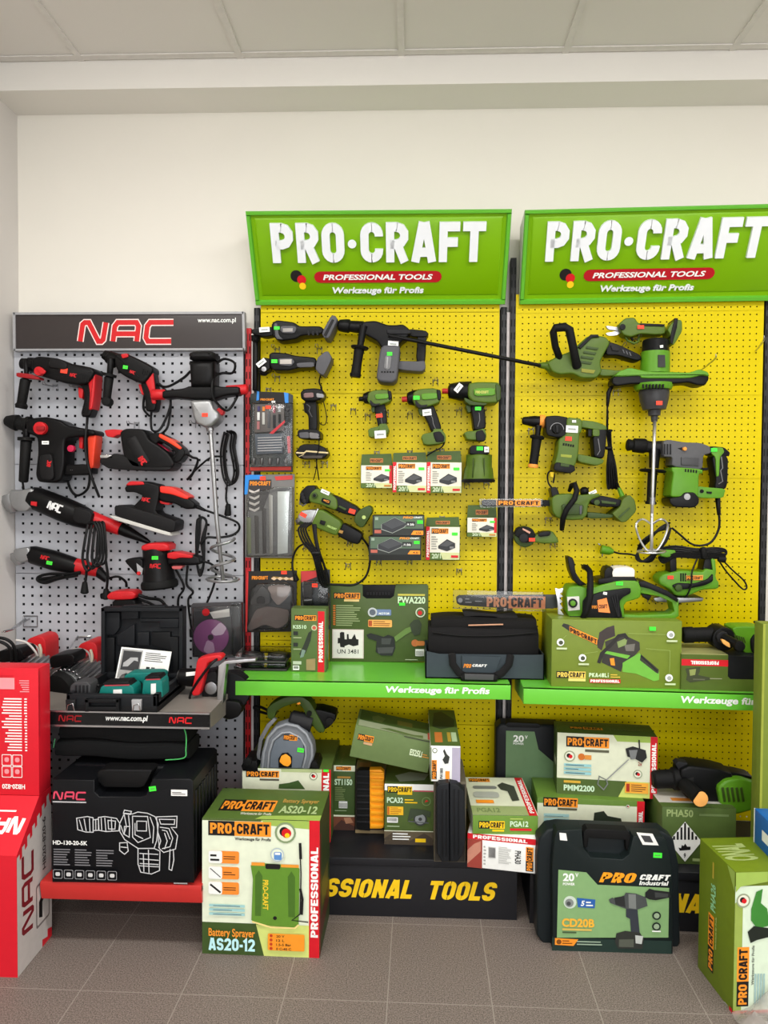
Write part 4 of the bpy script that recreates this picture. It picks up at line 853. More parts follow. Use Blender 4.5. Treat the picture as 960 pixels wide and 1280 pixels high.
# purple disc in clamshell
r = T('sanding_disc_pack', 'purple sanding disc in a clear blister pack at the right edge of grey board', 'blister pack', 806, 240, .06)
P(r, 'card', ('p', [(716, 50), (724, 42), (908, 36), (916, 44), (916, 240), (722, 244)], .05, .055, 1, C(66, 64, 66, .5))); P(r, 'disc', ('d', 792, 168, 66, .06, .068, C(150, 92, 136, .25), 1), ('d', 790, 170, 11, .068, .07, C(60, 50, 56, .4)), ('p', [(790, 150), (826, 112), (850, 134), (836, 160), (804, 164)], .068, .0695, 0, C(206, 180, 198, .3), 1), ('p', [(776, 180), (800, 190), (806, 224), (780, 232), (762, 220)], .068, .0695, 0, C(188, 152, 178, .3), 1), label='purple disc')
P(r, 'blister', ('p', [(722, 60), (900, 50), (904, 238), (724, 242)], .068, .088, 8, CLEAR), ('p', [(868, 44), (906, 40), (910, 238), (872, 240)], .055, .096, 4, CLEAR), label='clear plastic'); P(r, 'print', ('d', 772, 76, 14, .069, .07, NR), ('p', [(786, 76), (860, 62), (862, 92), (800, 100)], .069, .07, 0, C(200, 196, 190, .5)))
# bag under the shelf
view(0, 930, 3)
A = onz(192, 519, zB); Bq = onz(726, 521, zB); wc = bay.loc(A)[1]; Bq.y = A.y; H = bay.px(460, 133, wc)[1] - zB
zt = zB + H
r = T('padded_bag', 'folded black bag with green piping on top of the black case under the grey shelf', 'bag', 440, 0, wc - .1)
us = [bay.px(x, 0, wc - .12)[0] for x in (200, 700)]
def fold(u0, u1, w0, w1, z0, z1, mat, sag):
    mb = MB(); n = 18; m = 14; vs = []
    for i in range(n + 1):
        t_ = i / n; u = u0 + (u1 - u0) * t_; e = 1 - .12 * (abs(2 * t_ - 1) ** 6); sg = sag * sin(3.1 * t_ + .6) * sin(7 * t_)
        for j in range(m):
            a = 2 * pi * j / m; ca, sa = cos(a), sin(a); q = .55
            vs.append(bay.W(u, (w0 + w1) / 2 + (w1 - w0) / 2 * e * (abs(ca) ** q) * (1 if ca > 0 else -1), (z0 + z1) / 2 + (z1 - z0) / 2 * e * (abs(sa) ** q) * (1 if sa > 0 else -1) + sg))
    fs = [[i * m + j, (i + 1) * m + j, (i + 1) * m + (j + 1) % m, i * m + (j + 1) % m] for i in range(n) for j in range(m)] + [list(range(m)), [n * m + j for j in range(m)][::-1]]
    mb.add(vs, fs, mat); return mb
FAB = C(12, 13, 14, .85, spec=.2)
build('lower_fold', fold(us[0], us[1], wc - .28, wc - .12, zt + .012, zt + .075, FAB, .006), r); build('upper_fold', fold(us[0] + .01, us[1] - .005, wc - .29, wc - .13, zt + .066, zt + .13, FAB, .008), r)
P(r, 'piping', ('c', [(690, -60, wc - .14), (698, -30, wc - .13), (697, 20, wc - .12), (690, 52, wc - .115), (620, 60, wc - .112)], 2.2, wc - .03, C(70, 170, 90, .6)), ('c', [(206, -20, wc - .13), (200, 14, wc - .12)], 2.2, wc - .12, C(50, 110, 70, .6)), label='green piping')
# black case with white line drawing
CK = C(14, 15, 18, .4, spec=.2)
t = thing('tool_case', 'big black case with white line drawing of a breaker, on the red base shelf', 'case', (A + Bq) / 2)
mb = MB(); pts = [(195, 519), (726, 521), (724, 140), (712, 131), (572, 132), (548, 190), (530, 198), (372, 198), (354, 180), (354, 136), (195, 133)]
prism(mb, [(x, y) for x, y in pts], wc - .29, wc, 6, CK); 
for k in range(7): box(mb, (bay.loc(Bq)[0] - .002, wc - .28 + .038 * k, zB + .03), (bay.loc(Bq)[0] + .008, wc - .255 + .038 * k, zt - .04), CK, None, .003)
box(mb, (bay.loc(A)[0] + .02, wc - .28, zt - .05), (bay.loc(Bq)[0] - .01, wc - .12, zt), CK, None, .01)
build('body', mb, t)
P(t, 'handle', ('p', [(376, 96), (390, 90), (560, 92), (574, 98), (560, 128), (548, 150), (530, 156), (400, 154), (384, 140), (366, 128)], wc - .1, wc - .03, 4, BLACK), ('p', [(400, 96), (566, 98), (568, 104), (398, 102)], wc - .034, wc - .028, 1, BLK2))
mb = MB(); F = bface(mb, 195, 133, 726, 520, wc); X = lambda x: (x - 195) / 531; Y = lambda y: (520 - y) / 387
ln = C(205, 206, 208, .5)
F.nac(X(200), Y(208), X(328) - X(200), Y(176) - Y(208), C(214, 70, 96, .5)); F.rect(X(200), Y(218), X(326), Y(213), C(180, 180, 182, .5))
F.text('HD-130-20-5K', X(200), Y(376), X(330) - X(200), Y(360) - Y(376), PRTWHT, .03)
for q, c in (([(290, 275), (330, 268), (352, 272), (352, 326), (324, 326), (294, 318)], 1), ([(300, 280), (312, 320)], 0), ([(318, 276), (326, 322)], 0), ([(352, 280), (372, 276), (372, 318), (352, 320)], 1), ([(362, 278), (362, 318)], 0), ([(372, 270), (396, 266), (440, 272), (452, 290), (448, 318), (400, 322), (374, 318)], 1), ([(396, 270), (400, 320)], 0), ([(408, 280), (436, 282), (434, 312), (410, 312)], 1), ([(452, 290), (470, 252), (500, 254), (520, 246), (556, 250), (584, 262), (596, 290), (590, 350), (580, 380), (520, 382), (470, 350), (452, 320)], 1), ([(500, 262), (556, 262), (566, 340), (520, 360), (500, 340)], 1), ([(516, 280), (552, 280), (552, 316), (516, 316)], 1), ([(470, 240), (496, 244), (492, 256), (466, 252)], 1), ([(520, 382), (580, 380), (602, 390), (600, 462), (570, 476), (530, 470), (520, 440)], 1), ([(526, 400), (596, 402)], 0), ([(526, 420), (598, 424)], 0), ([(540, 400), (542, 468)], 0), ([(524, 446), (598, 448)], 0), ([(590, 262), (666, 258), (664, 300), (644, 300), (668, 330), (660, 380), (616, 394), (600, 380)], 1), ([(602, 300), (636, 304), (650, 340), (640, 372), (610, 380)], 0), ([(610, 310), (628, 314), (640, 344)], 0), ([(640, 380), (636, 456), (646, 460), (654, 420), (652, 380)], 0), ([(452, 362), (480, 360), (484, 392), (470, 404), (452, 390)], 1), ([(470, 300), (490, 300), (488, 340), (470, 330)], 1), ([(456, 296), (468, 330)], 0), ([(600, 270), (658, 270), (656, 288), (606, 288)], 1), ([(470, 256), (478, 300), (468, 330)], 0), ([(486, 258), (490, 300)], 0), ([(566, 262), (580, 300), (576, 360)], 0), ([(510, 286), (510, 330), (540, 344)], 0), ([(384, 270), (386, 320)], 0), ([(422, 272), (424, 320)], 0), ([(340, 272), (342, 322)], 0), ([(596, 320), (606, 350), (598, 376)], 0), ([(620, 320), (630, 350), (620, 380)], 0), ([(560, 384), (562, 470)], 0), ([(456, 376), (482, 378)], 0), ([(528, 436), (598, 438)], 0)):
    F.stroke([(X(x), Y(y)) for x, y in q], .0085, ln, bool(c))
for k in range(3): F.lines(X(205 + 80 * k), Y(452), X(272) - X(205), Y(386) - Y(452), 7, C(120, 120, 124, .5), k)
for k in range(6): F.rrect(X(203 + 41 * k), Y(500), X(238 + 41 * k), Y(466), C(150, 151, 154, .5), .15); F.rrect(X(205 + 41 * k), Y(498), X(236 + 41 * k), Y(468), CK, .15); F.rrect(X(212 + 41 * k), Y(490), X(229 + 41 * k), Y(476), C(205, 205, 205, .5), .3)
F.rect(X(655), Y(507), X(706), Y(502), C(150, 150, 150, .5)); F.rect(X(646), Y(180), X(706), Y(157), WHITE); F.lines(X(650), Y(176), X(702) - X(650), .03, 2, PRTBLK)
build('front_print', mb, t, label='white line drawing and lettering'); price_tag(t, 572, 168, wc + .001, 26, 18, TAGG, -8)
# tall red carton on a bevelled red carton in front of the wall bay
view(); RC = C(212, 28, 44, .4, noise=.03); RCD = C(196, 24, 40, .4, noise=.03)
F0 = onz(22, 1222, 0); Xr = F0.x; y0 = F0.y; z1 = bay.px(24, 1070, YB - y0)[1]
ys = Xr / ((RT @ Vector(((49 - 480) / FPX, (995 - 640) / FPX, 1))).x / (RT @ Vector(((49 - 480) / FPX, (995 - 640) / FPX, 1))).y); z2 = bay.px(49, 995, YB - ys)[1]
d_ = RT @ Vector(((63 - 480) / FPX, (900 - 640) / FPX, 1)); yb = Xr / d_.x * d_.y; Xl = Xr - .40
mb = MB(); pr_ = [(y0, 0), (y0, z1), (ys, z2), (yb, z2), (yb, 0)]
mb.add([(Xl, y, z) for y, z in pr_] + [(Xr, y, z) for y, z in pr_], [[0, 5, 6, 1], [1, 6, 7, 2], [2, 7, 8, 3], [3, 8, 9, 4], [0, 1, 2, 3, 4], [9, 8, 7, 6, 5]], RC)
F = Face(mb, (Xr, y0, 0), (0, yb - y0, 0), (0, 0, z2)); q1 = z1 / z2; qs = (ys - y0) / (yb - y0)
zig = [(0, 0)]
for k in range(7): a = k / 7; b = q1 * .93 + (1 - q1) * 1.05 * a; zig += [(a, b - .02), (a, b + .035), (a + .075, b + .045), (a + .075, b + .005)]
F.poly([(0, .0)] + [(x, min(y, .985)) for x, y in zig[1:]] + [(1, .88), (1, .06), (.86, .08), (.86, .03), (.7, .05), (.7, .0)], C(196, 190, 186, .5))
F.nac(.12, .2, .34, .52, C(120, 26, 36, .5), None, 90); F.text('HB20-820-6', .72, .5, .1, .34, C(70, 60, 60, .5), .02, 0, 90); F.rrect(.52, .16, .92, .44, C(120, 110, 108, .5), .1); F.rrect(.545, .175, .895, .425, C(196, 190, 186, .5), .1); F.poly([(.6, .22), (.7, .2), (.7, .3), (.82, .34), (.76, .4), (.66, .34), (.6, .32)], PRTBLK)
F = Face(mb, (Xl, y0, z1), (Xr - Xl, 0, 0), (0, ys - y0, z2 - z1)); F.nac(.62, .34, .34, .3, PRTWHT, None, 180); F.lines(.7, .7, .24, .06, 1, PRTWHT, 3)
F = Face(mb, (Xl, y0, 0), (Xr - Xl, 0, 0), (0, 0, z1)); F.nac(.1, .3, .6, .4, PRTWHT)
one('carton', mb, 'red carton with sloped top and pale side standing on the floor at far left', 'box', ((Xl + Xr) / 2, (y0 + yb) / 2, 0), )
zt2 = bay.px(50, 836, YB - ys)[1]
c = Carton((Xl, ys, z2 + .001), (Xr, ys, z2 + .001), zt2 - z2, yb - ys, RC); F = c.front; wpx = .40 / bay.mpp(YB - ys); X = lambda x: 1 - (50 - x) / wpx; Y = lambda y: (993 - y) / (993 - 836)
pk = C(236, 150, 156, .5)
F.lines(X(1), Y(939), X(28) - X(1), Y(872) - Y(939), 19, PRTWHT, 5, 1); F.lines(X(31), Y(939), X(35) - X(31), Y(872) - Y(939), 19, PRTWHT, 5, 1); F.lines(X(24), Y(866), X(38) - X(24), Y(850) - Y(866), 6, pk, 6, 1); F.rect(X(-6), Y(862), X(19), Y(848), pk)
for i in range(2):
    for j in range(2): F.rrect(X(1.5 + 14 * i), Y(956.5 + 14.5 * j), X(14.5 + 14 * i), Y(942.5 + 14.5 * j), PRTWHT, .1); F.rrect(X(2.3 + 14 * i), Y(955.7 + 14.5 * j), X(13.7 + 14 * i), Y(943.3 + 14.5 * j), RC, .1); F.rrect(X(5 + 14 * i), Y(952 + 14.5 * j), X(11 + 14 * i), Y(946 + 14.5 * j), pk, .4)
F.text('HB20-820', X(2), Y(985), X(32) - X(2), Y(979) - Y(985), PRTWHT, .03, 0, 180); F.rect(X(-10), Y(846), X(18), Y(845), RCD)
c.right.rect(.0, .46, .12, .98, RCD)
c.done('carton', 'tall narrow red carton with white print, standing on the sloped red carton')
# ---------------------------------------------------------------- middle yellow bay: tools and packs on hooks
use(MAIN); TB = C(14, 14, 15, .4, spec=.16); TB2 = C(32, 32, 34, .5, spec=.16); TG = C(78, 78, 82, .5); TGL = C(112, 112, 114, .5)
TGR = C(76, 100, 24, .42); TGD = C(50, 70, 18, .45); TGB = C(84, 138, 26, .4)
view(305, 390, 4)
r = nt('cordless_multi_tool', 'grey and black cordless tool with white and green tags, topmost in the middle bay', 270, 90)
P(r, 'body', ('p', [(140, 66), (165, 44), (255, 56), (280, 76), (384, 74), (404, 92), (392, 116), (290, 122), (262, 140), (180, 150), (146, 124)], .03, .11, 14, TB, 2), ('p', [(186, 70), (256, 70), (264, 84), (252, 108), (192, 106), (180, 90)], .1, .117, 5, TG, 1), ('p', [(194, 82), (244, 80), (244, 98), (194, 100)], .116, .1185, 1, C(150, 146, 142, .4)), ('p', [(150, 60), (168, 56), (176, 120), (200, 140), (160, 136)], .08, .113, 5, TG, 1))
P(r, 'head', ('p', [(40, 88), (110, 84), (148, 74), (150, 118), (110, 128), (40, 110)], .05, .1, 8, TB, 1)); P(r, 'battery', ('p', [(392, 112), (440, 22), (460, 26), (472, 44), (428, 138), (404, 134)], .02, .12, 8, TG, 1), ('p', [(398, 114), (440, 36), (450, 40), (410, 122)], .118, .124, 2, TB2), label='grey battery foot')
P(r, 'trigger', *[('p', [(316 + 22 * k, 96), (326 + 22 * k, 96), (330 + 22 * k, 116), (320 + 22 * k, 118)], .1, .113, 2, TB2) for k in range(3)])
price_tag(r, 102, 88, .112, 52, 24, TAGW, -4); price_tag(r, 164, 80, .1145, 28, 16, TAGG)
r = T('hanging_bar', 'black round bar with white band hanging beside the red post', 'bar', 58, 100, .05)
P(r, 'bar', ('t', [(60, 120), (58, 300), (56, 390)], [16, 15, 14], .04, TB)); P(r, 'collar', ('l', (58, 108), (60, 150), [(0, 14), (.2, 23), (.8, 23), (1, 16)], .045, RUBBER)); P(r, 'band', ('l', (58, 110), (58, 118), [(0, 20), (1, 22)], .048, WHITE), label='white band')
r = nt('cordless_angle_grinder', 'grey and black cordless grinder without battery, under the topmost tool of middle bay', 260, 240)
P(r, 'body', ('p', [(128, 216), (146, 204), (220, 210), (256, 222), (360, 230), (366, 262), (352, 280), (276, 284), (232, 296), (150, 296), (132, 270)], .03, .11, 14, TB, 2), ('p', [(170, 232), (240, 230), (254, 250), (236, 272), (176, 266)], .1, .115, 5, TG, 1), ('p', [(180, 238), (238, 236), (238, 260), (180, 260)], .114, .117, 1, C(178, 172, 164, .4)), ('p', [(262, 256), (350, 250), (352, 276), (268, 278)], .09, .113, 4, TG, 1))
P(r, 'head', ('p', [(74, 244), (106, 230), (134, 236), (134, 286), (110, 304), (76, 300)], .04, .1, 9, TB, 1), ('l', (100, 286), (98, 318), [(0, 26), (.6, 24), (1, 12)], .07, RUBBER), ('d', 100, 286, 13, .09, .104, STEEL, 2)); P(r, 'battery_mount', ('p', [(368, 236), (404, 204), (424, 200), (444, 236), (402, 322), (380, 312), (360, 290)], .03, .115, 8, TG, 1), label='grey battery mount')
price_tag(r, 86, 254, .106, 50, 24, TAGW, -38); price_tag(r, 152, 246, .112, 30, 18, TAGG); P(r, 'wrist_strap', ('c', [(384, 312, .06), (376, 350, .04), (388, 380, .03), (386, 420, .03)], 4, .05))
# grey rotary hammer
r = nt('rotary_hammer', 'grey and black rotary hammer with long side handle, top of the middle bay', 700, 180)
P(r, 'chuck', ('l', (468, 66), (596, 78), [(0, 14), (.06, 28), (.35, 34), (.45, 34), (.5, 28), (1, 32)], .075, TB))
P(r, 'body', ('p', [(590, 54), (660, 48), (716, 70), (760, 70), (796, 66), (830, 92), (826, 124), (790, 150), (768, 180), (690, 188), (668, 150), (590, 110)], .03, .12, 15, TB, 2), ('p', [(712, 84), (830, 90), (834, 112), (716, 112)], .1, .127, 5, TB2, 1))
P(r, 'motor', ('p', [(682, 190), (700, 170), (782, 172), (778, 230), (766, 340), (744, 358), (680, 352), (662, 334)], .035, .135, 18, TG, 2), label='grey motor housing'); P(r, 'badge', ('p', [(706, 220), (722, 214), (738, 222), (732, 280), (716, 290), (700, 280)], .132, .138, 2, TGL, 1), ('t', [(718, 226), (714, 280)], 4, .137, LGREY), *[('p', [(686 + 14 * k, 296), (694 + 14 * k, 296), (694 + 14 * k, 304), (686 + 14 * k, 304)], .13, .1365, 0, RUBBER) for k in range(5)])
P(r, 'handle', ('p', [(820, 88), (906, 96), (924, 112), (912, 130), (832, 128)], .04, .11, 8, TB, 1), ('p', [(868, 112), (914, 120), (906, 250), (886, 262), (860, 240)], .045, .105, 10, TB, 1), ('p', [(766, 248), (860, 250), (904, 246), (908, 286), (890, 302), (800, 294), (766, 288)], .04, .11, 8, TG, 1), label='grey and black D-shaped handle')
P(r, 'side_handle', ('l', (598, 70), (580, 176), [(0, 22), (.3, 18), (1, 16)], .115, TB), ('l', (580, 172), (578, 186), [(0, 42), (.3, 46), (1, 40)], .11, RUBBER), ('l', (576, 186), (556, 326), [(0, 26), (.5, 23), (.85, 25), (.9, 30), (1, 26)], .11, RUBBER))
price_tag(r, 746, 160, .128, 52, 30, TAGW, 4); price_tag(r, 728, 209, .139, 26, 18, TAGG)
# bit set and saw blade set in blister packs
view(300, 480, 8)
r = T('drill_bit_set_pack', 'blister pack of drill bits in two grey boxes, left edge of the middle bay', 'blister pack', 300, 880, .03)
P(r, 'card', ('p', [(104, 100), (200, 76), (480, 90), (530, 110), (528, 880), (90, 876)], .022, .026, 2, C(52, 56, 54, .5)), ('p', [(190, 76), (450, 84), (450, 196), (190, 196)], .026, .028, 0, C(24, 20, 18, .5)), ('p', [(170, 72), (192, 76), (190, 160), (164, 168)], .026, .029, 0, C(60, 140, 220, .5)), ('p', [(440, 84), (484, 92), (484, 190), (450, 192)], .026, .029, 0, C(60, 140, 220, .5)), ('p', [(100, 830), (510, 826), (510, 862), (104, 866)], .026, .029, 0, C(200, 60, 50, .5)))
ptext(r, 'PRO·CRAFT', 205, 144, 340, 166, .0285, PRTORG); P(r, 'bit_box', ('p', [(150, 204), (442, 200), (446, 470), (146, 490)], .028, .055, 8, C(96, 88, 84, .35)), *[('p', [(x, y), (x + 26, y), (x + 26, y + h), (x, y + h)], .054, .06, 4, m) for x, y, h, m in ((174, 222, 50, C(60, 50, 110, .5)), (172, 282, 80, WHITE), (170, 374, 80, C(190, 120, 120, .5)), (224, 226, 44, ORANGE), (222, 284, 120, C(206, 204, 196, .5)), (276, 270, 170, TG), (328, 220, 70, C(150, 60, 80, .5)), (330, 310, 130, TB2), (382, 220, 60, LGREY), (384, 300, 90, TB))], ('p', [(292, 494), (448, 360), (448, 386), (330, 500)], .058, .0615, 1, C(220, 50, 60, .5)), label='grey box of bits')
P(r, 'bit_box', ('p', [(150, 500), (424, 494), (432, 690), (164, 706)], .028, .06, 8, C(88, 96, 106, .3)), *[('t', [(178, 540 + 26 * k), (416, 532 + 26 * k)], 6, .061, LGREY) for k in range(6)], label='grey box of long bits')
P(r, 'loose_bits', *[('t', [(476, 240 + 50 * k), (474, 268 + 50 * k)], [24, 20], .034, DGREY) for k in range(4)], ('p', [(448, 440), (500, 440), (500, 510), (450, 510)], .028, .05, 6, TB), ('p', [(470, 524), (500, 520), (506, 690), (480, 694)], .028, .045, 4, C(214, 50, 60, .5)), *[('t', [(140 + 80 * k, 744), (136 + 80 * k, 800)], [20, 16], .035, STEEL) for k in range(5)])
P(r, 'blister', ('p', [(112, 190), (528, 190), (526, 826), (98, 832)], .03, .062, 14, CLEAR), label='clear plastic'); price_tag(r, 282, 232, .0625, 54, 34, TAGR); price_tag(r, 334, 180, .0285, 36, 24, TAGW)
view(300, 590, 5.333)
r = T('saw_blade_set_pack', 'blister pack of saw blades with blue corner, below the drill bit set', 'blister pack', 200, 570, .03)
P(r, 'card', ('p', [(34, 20), (364, 14), (358, 574), (34, 570)], .022, .026, 2, C(112, 110, 108, .5)), ('p', [(34, 22), (70, 18), (150, 20), (140, 48), (60, 52), (48, 150), (30, 150)], .026, .028, 0, C(40, 130, 210, .5)), ('p', [(60, 54), (210, 50), (210, 100), (150, 260), (50, 262)], .026, .0275, 0, C(56, 52, 52, .5)), ('p', [(230, 30), (350, 22), (350, 50), (240, 56)], .026, .028, 0, C(196, 60, 60, .5)))
ptext(r, 'PRO·CRAFT', 66, 62, 204, 90, .0282, PRTORG); blade = C(140, 138, 132, .35, .6)
P(r, 'blades', ('p', [(250, 130), (330, 130), (326, 180), (318, 540), (250, 548)], .03, .034, 1, C(196, 200, 196, .3, .5)), *[('p', [(x, y), (x + 26, y + 6), (x + 28, 540), (x + 6, 548)], .03, .034, 1, m) for x, y, m in ((46, 300, C(126, 132, 96, .4)), (96, 290, C(70, 66, 62, .4)), (146, 240, C(62, 58, 56, .4)), (192, 150, blade))], *[('p', [(60, 116 + 40 * k), (96, 130 + 40 * k), (130, 112 + 40 * k), (128, 128 + 40 * k), (98, 146 + 40 * k), (62, 132 + 40 * k)], .03, .034, 1, C(196, 190, 184, .4)) for k in range(4)], label='saw blades')
P(r, 'blister', ('p', [(44, 150), (240, 100), (352, 100), (350, 560), (44, 564)], .03, .055, 12, CLEAR), label='clear plastic'); price_tag(r, 152, 42, .0285, 38, 26, TAGR)
# impact drivers
view(430, 470, 4.571)
def driver(label, x0, y0, k, tagf, red, sh=0):
    sx_ = lambda x, y: x - sh * max(0, y - 90) / 190
    o = lambda q: [(x0 + sx_(x, y) * k, y0 + y * k) for x, y in q]; c = lambda x, y: (x0 + sx_(x, y) * k, y0 + y * k)
    r = nt('impact_driver', label, *c(110, 60)); nz = C(170, 40, 36, .4) if red else TB
    P(r, 'nose', ('l', c(0, 62), c(42, 60), [(0, 13 * k), (.1, 16 * k), (.6, 16 * k), (1, 22 * k)], .075, nz), label='red nose' if red else None)
    P(r, 'gear_case', ('l', c(30, 58), c(92, 52), [(0, 24 * k), (.1, 34 * k), (.6, 44 * k), (1, 46 * k)], .075, TB, 18))
    P(r, 'body', ('p', o([(66, 24), (100, 6), (176, 0), (216, 10), (222, 60), (214, 84), (170, 100), (110, 116), (78, 100), (60, 70)]), .035, .115, 14 * k, TGR, 2), ('p', o([(110, 30), (200, 24), (204, 58), (116, 66)]), .1, .122, 5 * k, TGB, 1), ('p', o([(196, 6), (222, 12), (226, 62), (206, 74)]), .04, .118, 8 * k, TB, 1), ('p', o([(78, 66), (108, 96), (150, 92), (140, 106), (100, 114), (78, 96)]), .08, .118, 4 * k, TB2, 1))
    P(r, 'trigger', ('p', o([(92, 112), (124, 110), (128, 150), (110, 156), (98, 140)]), .05, .095, 5 * k, TGD, 1)); P(r, 'grip', ('p', o([(112, 104), (180, 92), (206, 160), (230, 236), (172, 254), (150, 200), (124, 150)]), .04, .1, 13 * k, TB, 2), ('t', [c(166, 150), c(176, 170), c(180, 200), c(192, 228)], 2.2 * k, .1, TGL), label='black grip')
    P(r, 'battery_mount', ('p', o([(110, 278), (122, 262), (176, 250), (182, 232), (226, 232), (252, 272), (248, 308), (204, 318), (150, 324), (124, 318), (118, 296)]), .03, .115, 6 * k, TGR, 1), ('p', o([(178, 250), (220, 244), (244, 276), (240, 304), (196, 306), (186, 280)]), .1, .12, 5 * k, TB if red else TGR, 1), label='green foot')
    for x, y, w, h, m, a, wz in tagf: price_tag(r, *c(x, y), wz, w * k, h * k, m, a)
    return r, c
r, c = driver('small green impact driver with black nose, first of three green drivers', 84, 80, .84, [(160, 174, 44, 26, TAGR, -6, .104), (198, 302, 76, 52, TAGW, -4, .122)], 0, 46)
r, c = driver('green impact driver with red nose, second of three green drivers', 330, 72, 1.0, [(84, 52, 36, 22, TAGG, 0, .124), (144, 136, 50, 36, TAGW, -6, .104)], 1)
P(r, 'wrist_strap', ('c', [c(246, 304) + (.1,), c(226, 336) + (.1,), c(180, 360) + (.09,), c(142, 384) + (.08,)], 5, .1))
r = nt('impact_wrench', 'large green impact wrench with red square nose, rightmost in the driver row', 740, 110)
P(r, 'nose', ('l', (560, 86), (604, 86), [(0, 12), (.1, 15), (.7, 15), (1, 24)], .085, C(170, 40, 36, .4)), label='red nose'); P(r, 'gear_case', ('l', (594, 86), (726, 88), [(0, 26), (.08, 42), (.5, 54), (1, 58)], .085, TB, 20))
P(r, 'body', ('p', [(712, 46), (760, 38), (880, 40), (892, 70), (890, 140), (870, 158), (800, 160), (730, 150), (706, 120), (706, 70)], .03, .135, 18, TGR, 2), ('p', [(740, 72), (860, 68), (864, 112), (744, 116)], .12, .143, 6, TGB, 1), ('p', [(860, 44), (892, 60), (892, 140), (866, 152)], .04, .138, 10, TGD, 1), ('p', [(684, 124), (740, 150), (820, 156), (806, 172), (720, 170), (690, 150)], .06, .13, 6, TGD, 1))
ptext(r, 'PRO·CRAFT', 752, 84, 826, 100, .1435, C(200, 200, 100, .5)); P(r, 'trigger', ('p', [(692, 166), (724, 170), (726, 206), (706, 212)], .05, .1, 6, TGD, 1)); P(r, 'grip', ('p', [(720, 168), (796, 158), (806, 220), (810, 304), (740, 316), (732, 240)], .045, .11, 14, TB, 2), ('t', [(772, 210), (776, 250), (764, 290)], 2.2, .11, TGL), label='black grip')
P(r, 'battery_mount', ('p', [(682, 330), (700, 318), (750, 314), (800, 300), (812, 340), (806, 372), (700, 366), (692, 346)], .03, .115, 9, TGR, 1), ('p', [(752, 318), (790, 306), (810, 340), (804, 374), (756, 372)], .1, .122, 5, TB, 1), label='green foot')
price_tag(r, 654, 68, .146, 52, 30, TAGW, -52); price_tag(r, 766, 186, .132, 34, 20, TAGG)
# work light
r = T('work_light', 'green cordless work light with wide black-rimmed lens facing down, right of middle bay', 'lamp', 770, 520, .06)
P(r, 'head', ('l', (772, 446), (768, 592), [(0, 62), (.06, 74), (.5, 74), (.56, 80), (.9, 86), (1, 88)], .08, TGR, 28), *[('t', [(770 + x, 470), (768 + x * 1.1, 580)], 4, .08 + .074 * .7, TGD) for x in (-30, 30)]); P(r, 'lens_rim', ('l', (768, 588), (768, 608), [(0, 88), (.4, 96), (1, 92)], .08, RUBBER, 28)); P(r, 'battery_mount', ('p', [(716, 412), (730, 398), (810, 398), (828, 412), (828, 450), (716, 450)], .03, .125, 8, TB, 1))
price_tag(r, 776, 414, .126, 36, 22, TAGG); price_tag(r, 815, 420, .126, 26, 30, TAGW)
# cartons of batteries and chargers
def battbox(label, x0, y0, x1, y1, yf, w, kind, logo=(.06, .6, .55, .2), flap=1, nm='battery_carton'):
    """hanging carton: green flap above yf, printed front below"""
    mb = MB(); prism(mb, [(x0, yf), (x1, yf), (x1, y1), (x0, y1)], w - .045, w, 1.2, BOXG)
    prism(mb, [(x0 + 6, y0), (x1 - 6, y0 - 4), (x1, yf + 4), (x0, yf + 4)], w - .03, w - .026, 0, C(70, 92, 40, .5)) if flap else None
    F = bface(mb, x0, yf, x1, y1, w); F.rect(.01, .22, .99, .98, C(226, 222, 206, .5)); F.rect(.01, .01, .99, .22, BOXG)
    F.poly([(.5, .01), (.99, .01), (.99, .22), (.42, .22)], C(200, 206, 150, .5))
    if kind[0] == 's': F.rect(0, .0, .11, .99, PRTRED); F.btext('PROFESSIONAL', .02, .08, .07, .8, PRTWHT, .2, 0, 90)
    else: F.rect(.9, .2, .99, .98, PRTRED)
    F.logo(.16, .78, .5, .16); F.lines(.16, .3, .2, .42, 6, C(150, 150, 140, .5)); b0 = .36 if kind[0] == 's' else .4
    F.poly([(b0, .42), (b0 + .26, .62), (b0 + .5, .5), (b0 + .5, .36), (b0 + .26, .26), (b0, .34)], C(48, 50, 52, .5)); F.poly([(b0 + .04, .43), (b0 + .26, .58), (b0 + .46, .5), (b0 + .26, .4)], C(78, 80, 82, .5)); F.rect(b0 + .34, .34, b0 + .46, .4, C(120, 122, 122, .5))
    F.text('20/1', .17, .04, .27, .15, C(196, 214, 176, .5), .03); F.rect(.74, .07, .95, .14, PRTRED if kind[0] == 's' else C(190, 120, 40, .5)); F.rect(.5 + .26, .73, .93, .82, TAGG)
    if flap:
        a, b, d = bay.at(x0 + 6, yf, w - .0255), bay.at(x1 - 6, yf, w - .0255), bay.at(x0 + 6, y0, w - .0255); G = Face(mb, a, b - a, d - a); G.rect(.28, .22, .72, .62, C(196, 120, 60, .5)); G.btext('PRO·CRAFT', .3, .28, .4, .26, PRTBLK, .2)
    u, z = bay.px((x0 + x1) / 2, yf, w - .02); return one(nm, mb, label, 'box', bay.W(u, w - .02, z - .05))
battbox('hanging green and white carton with round grey picture, left of the carton row', 96, 448, 276, 640, 508, .07, 'r')
battbox('hanging green and white carton with red side strip, middle of the carton row', 278, 440, 472, 664, 490, .08, 's')
battbox('hanging green and white carton with red side strip, right of the carton row', 472, 432, 672, 668, 490, .08, 's')
view(450, 630, 5.0526)
battbox('hanging carton with red side strip, right of the two stacked black cartons', 416, 86, 630, 352, 140, .07, 's')
battbox('small hanging carton with round grey picture, next to the black post', 676, 8, 864, 206, 84, .06, 'r')
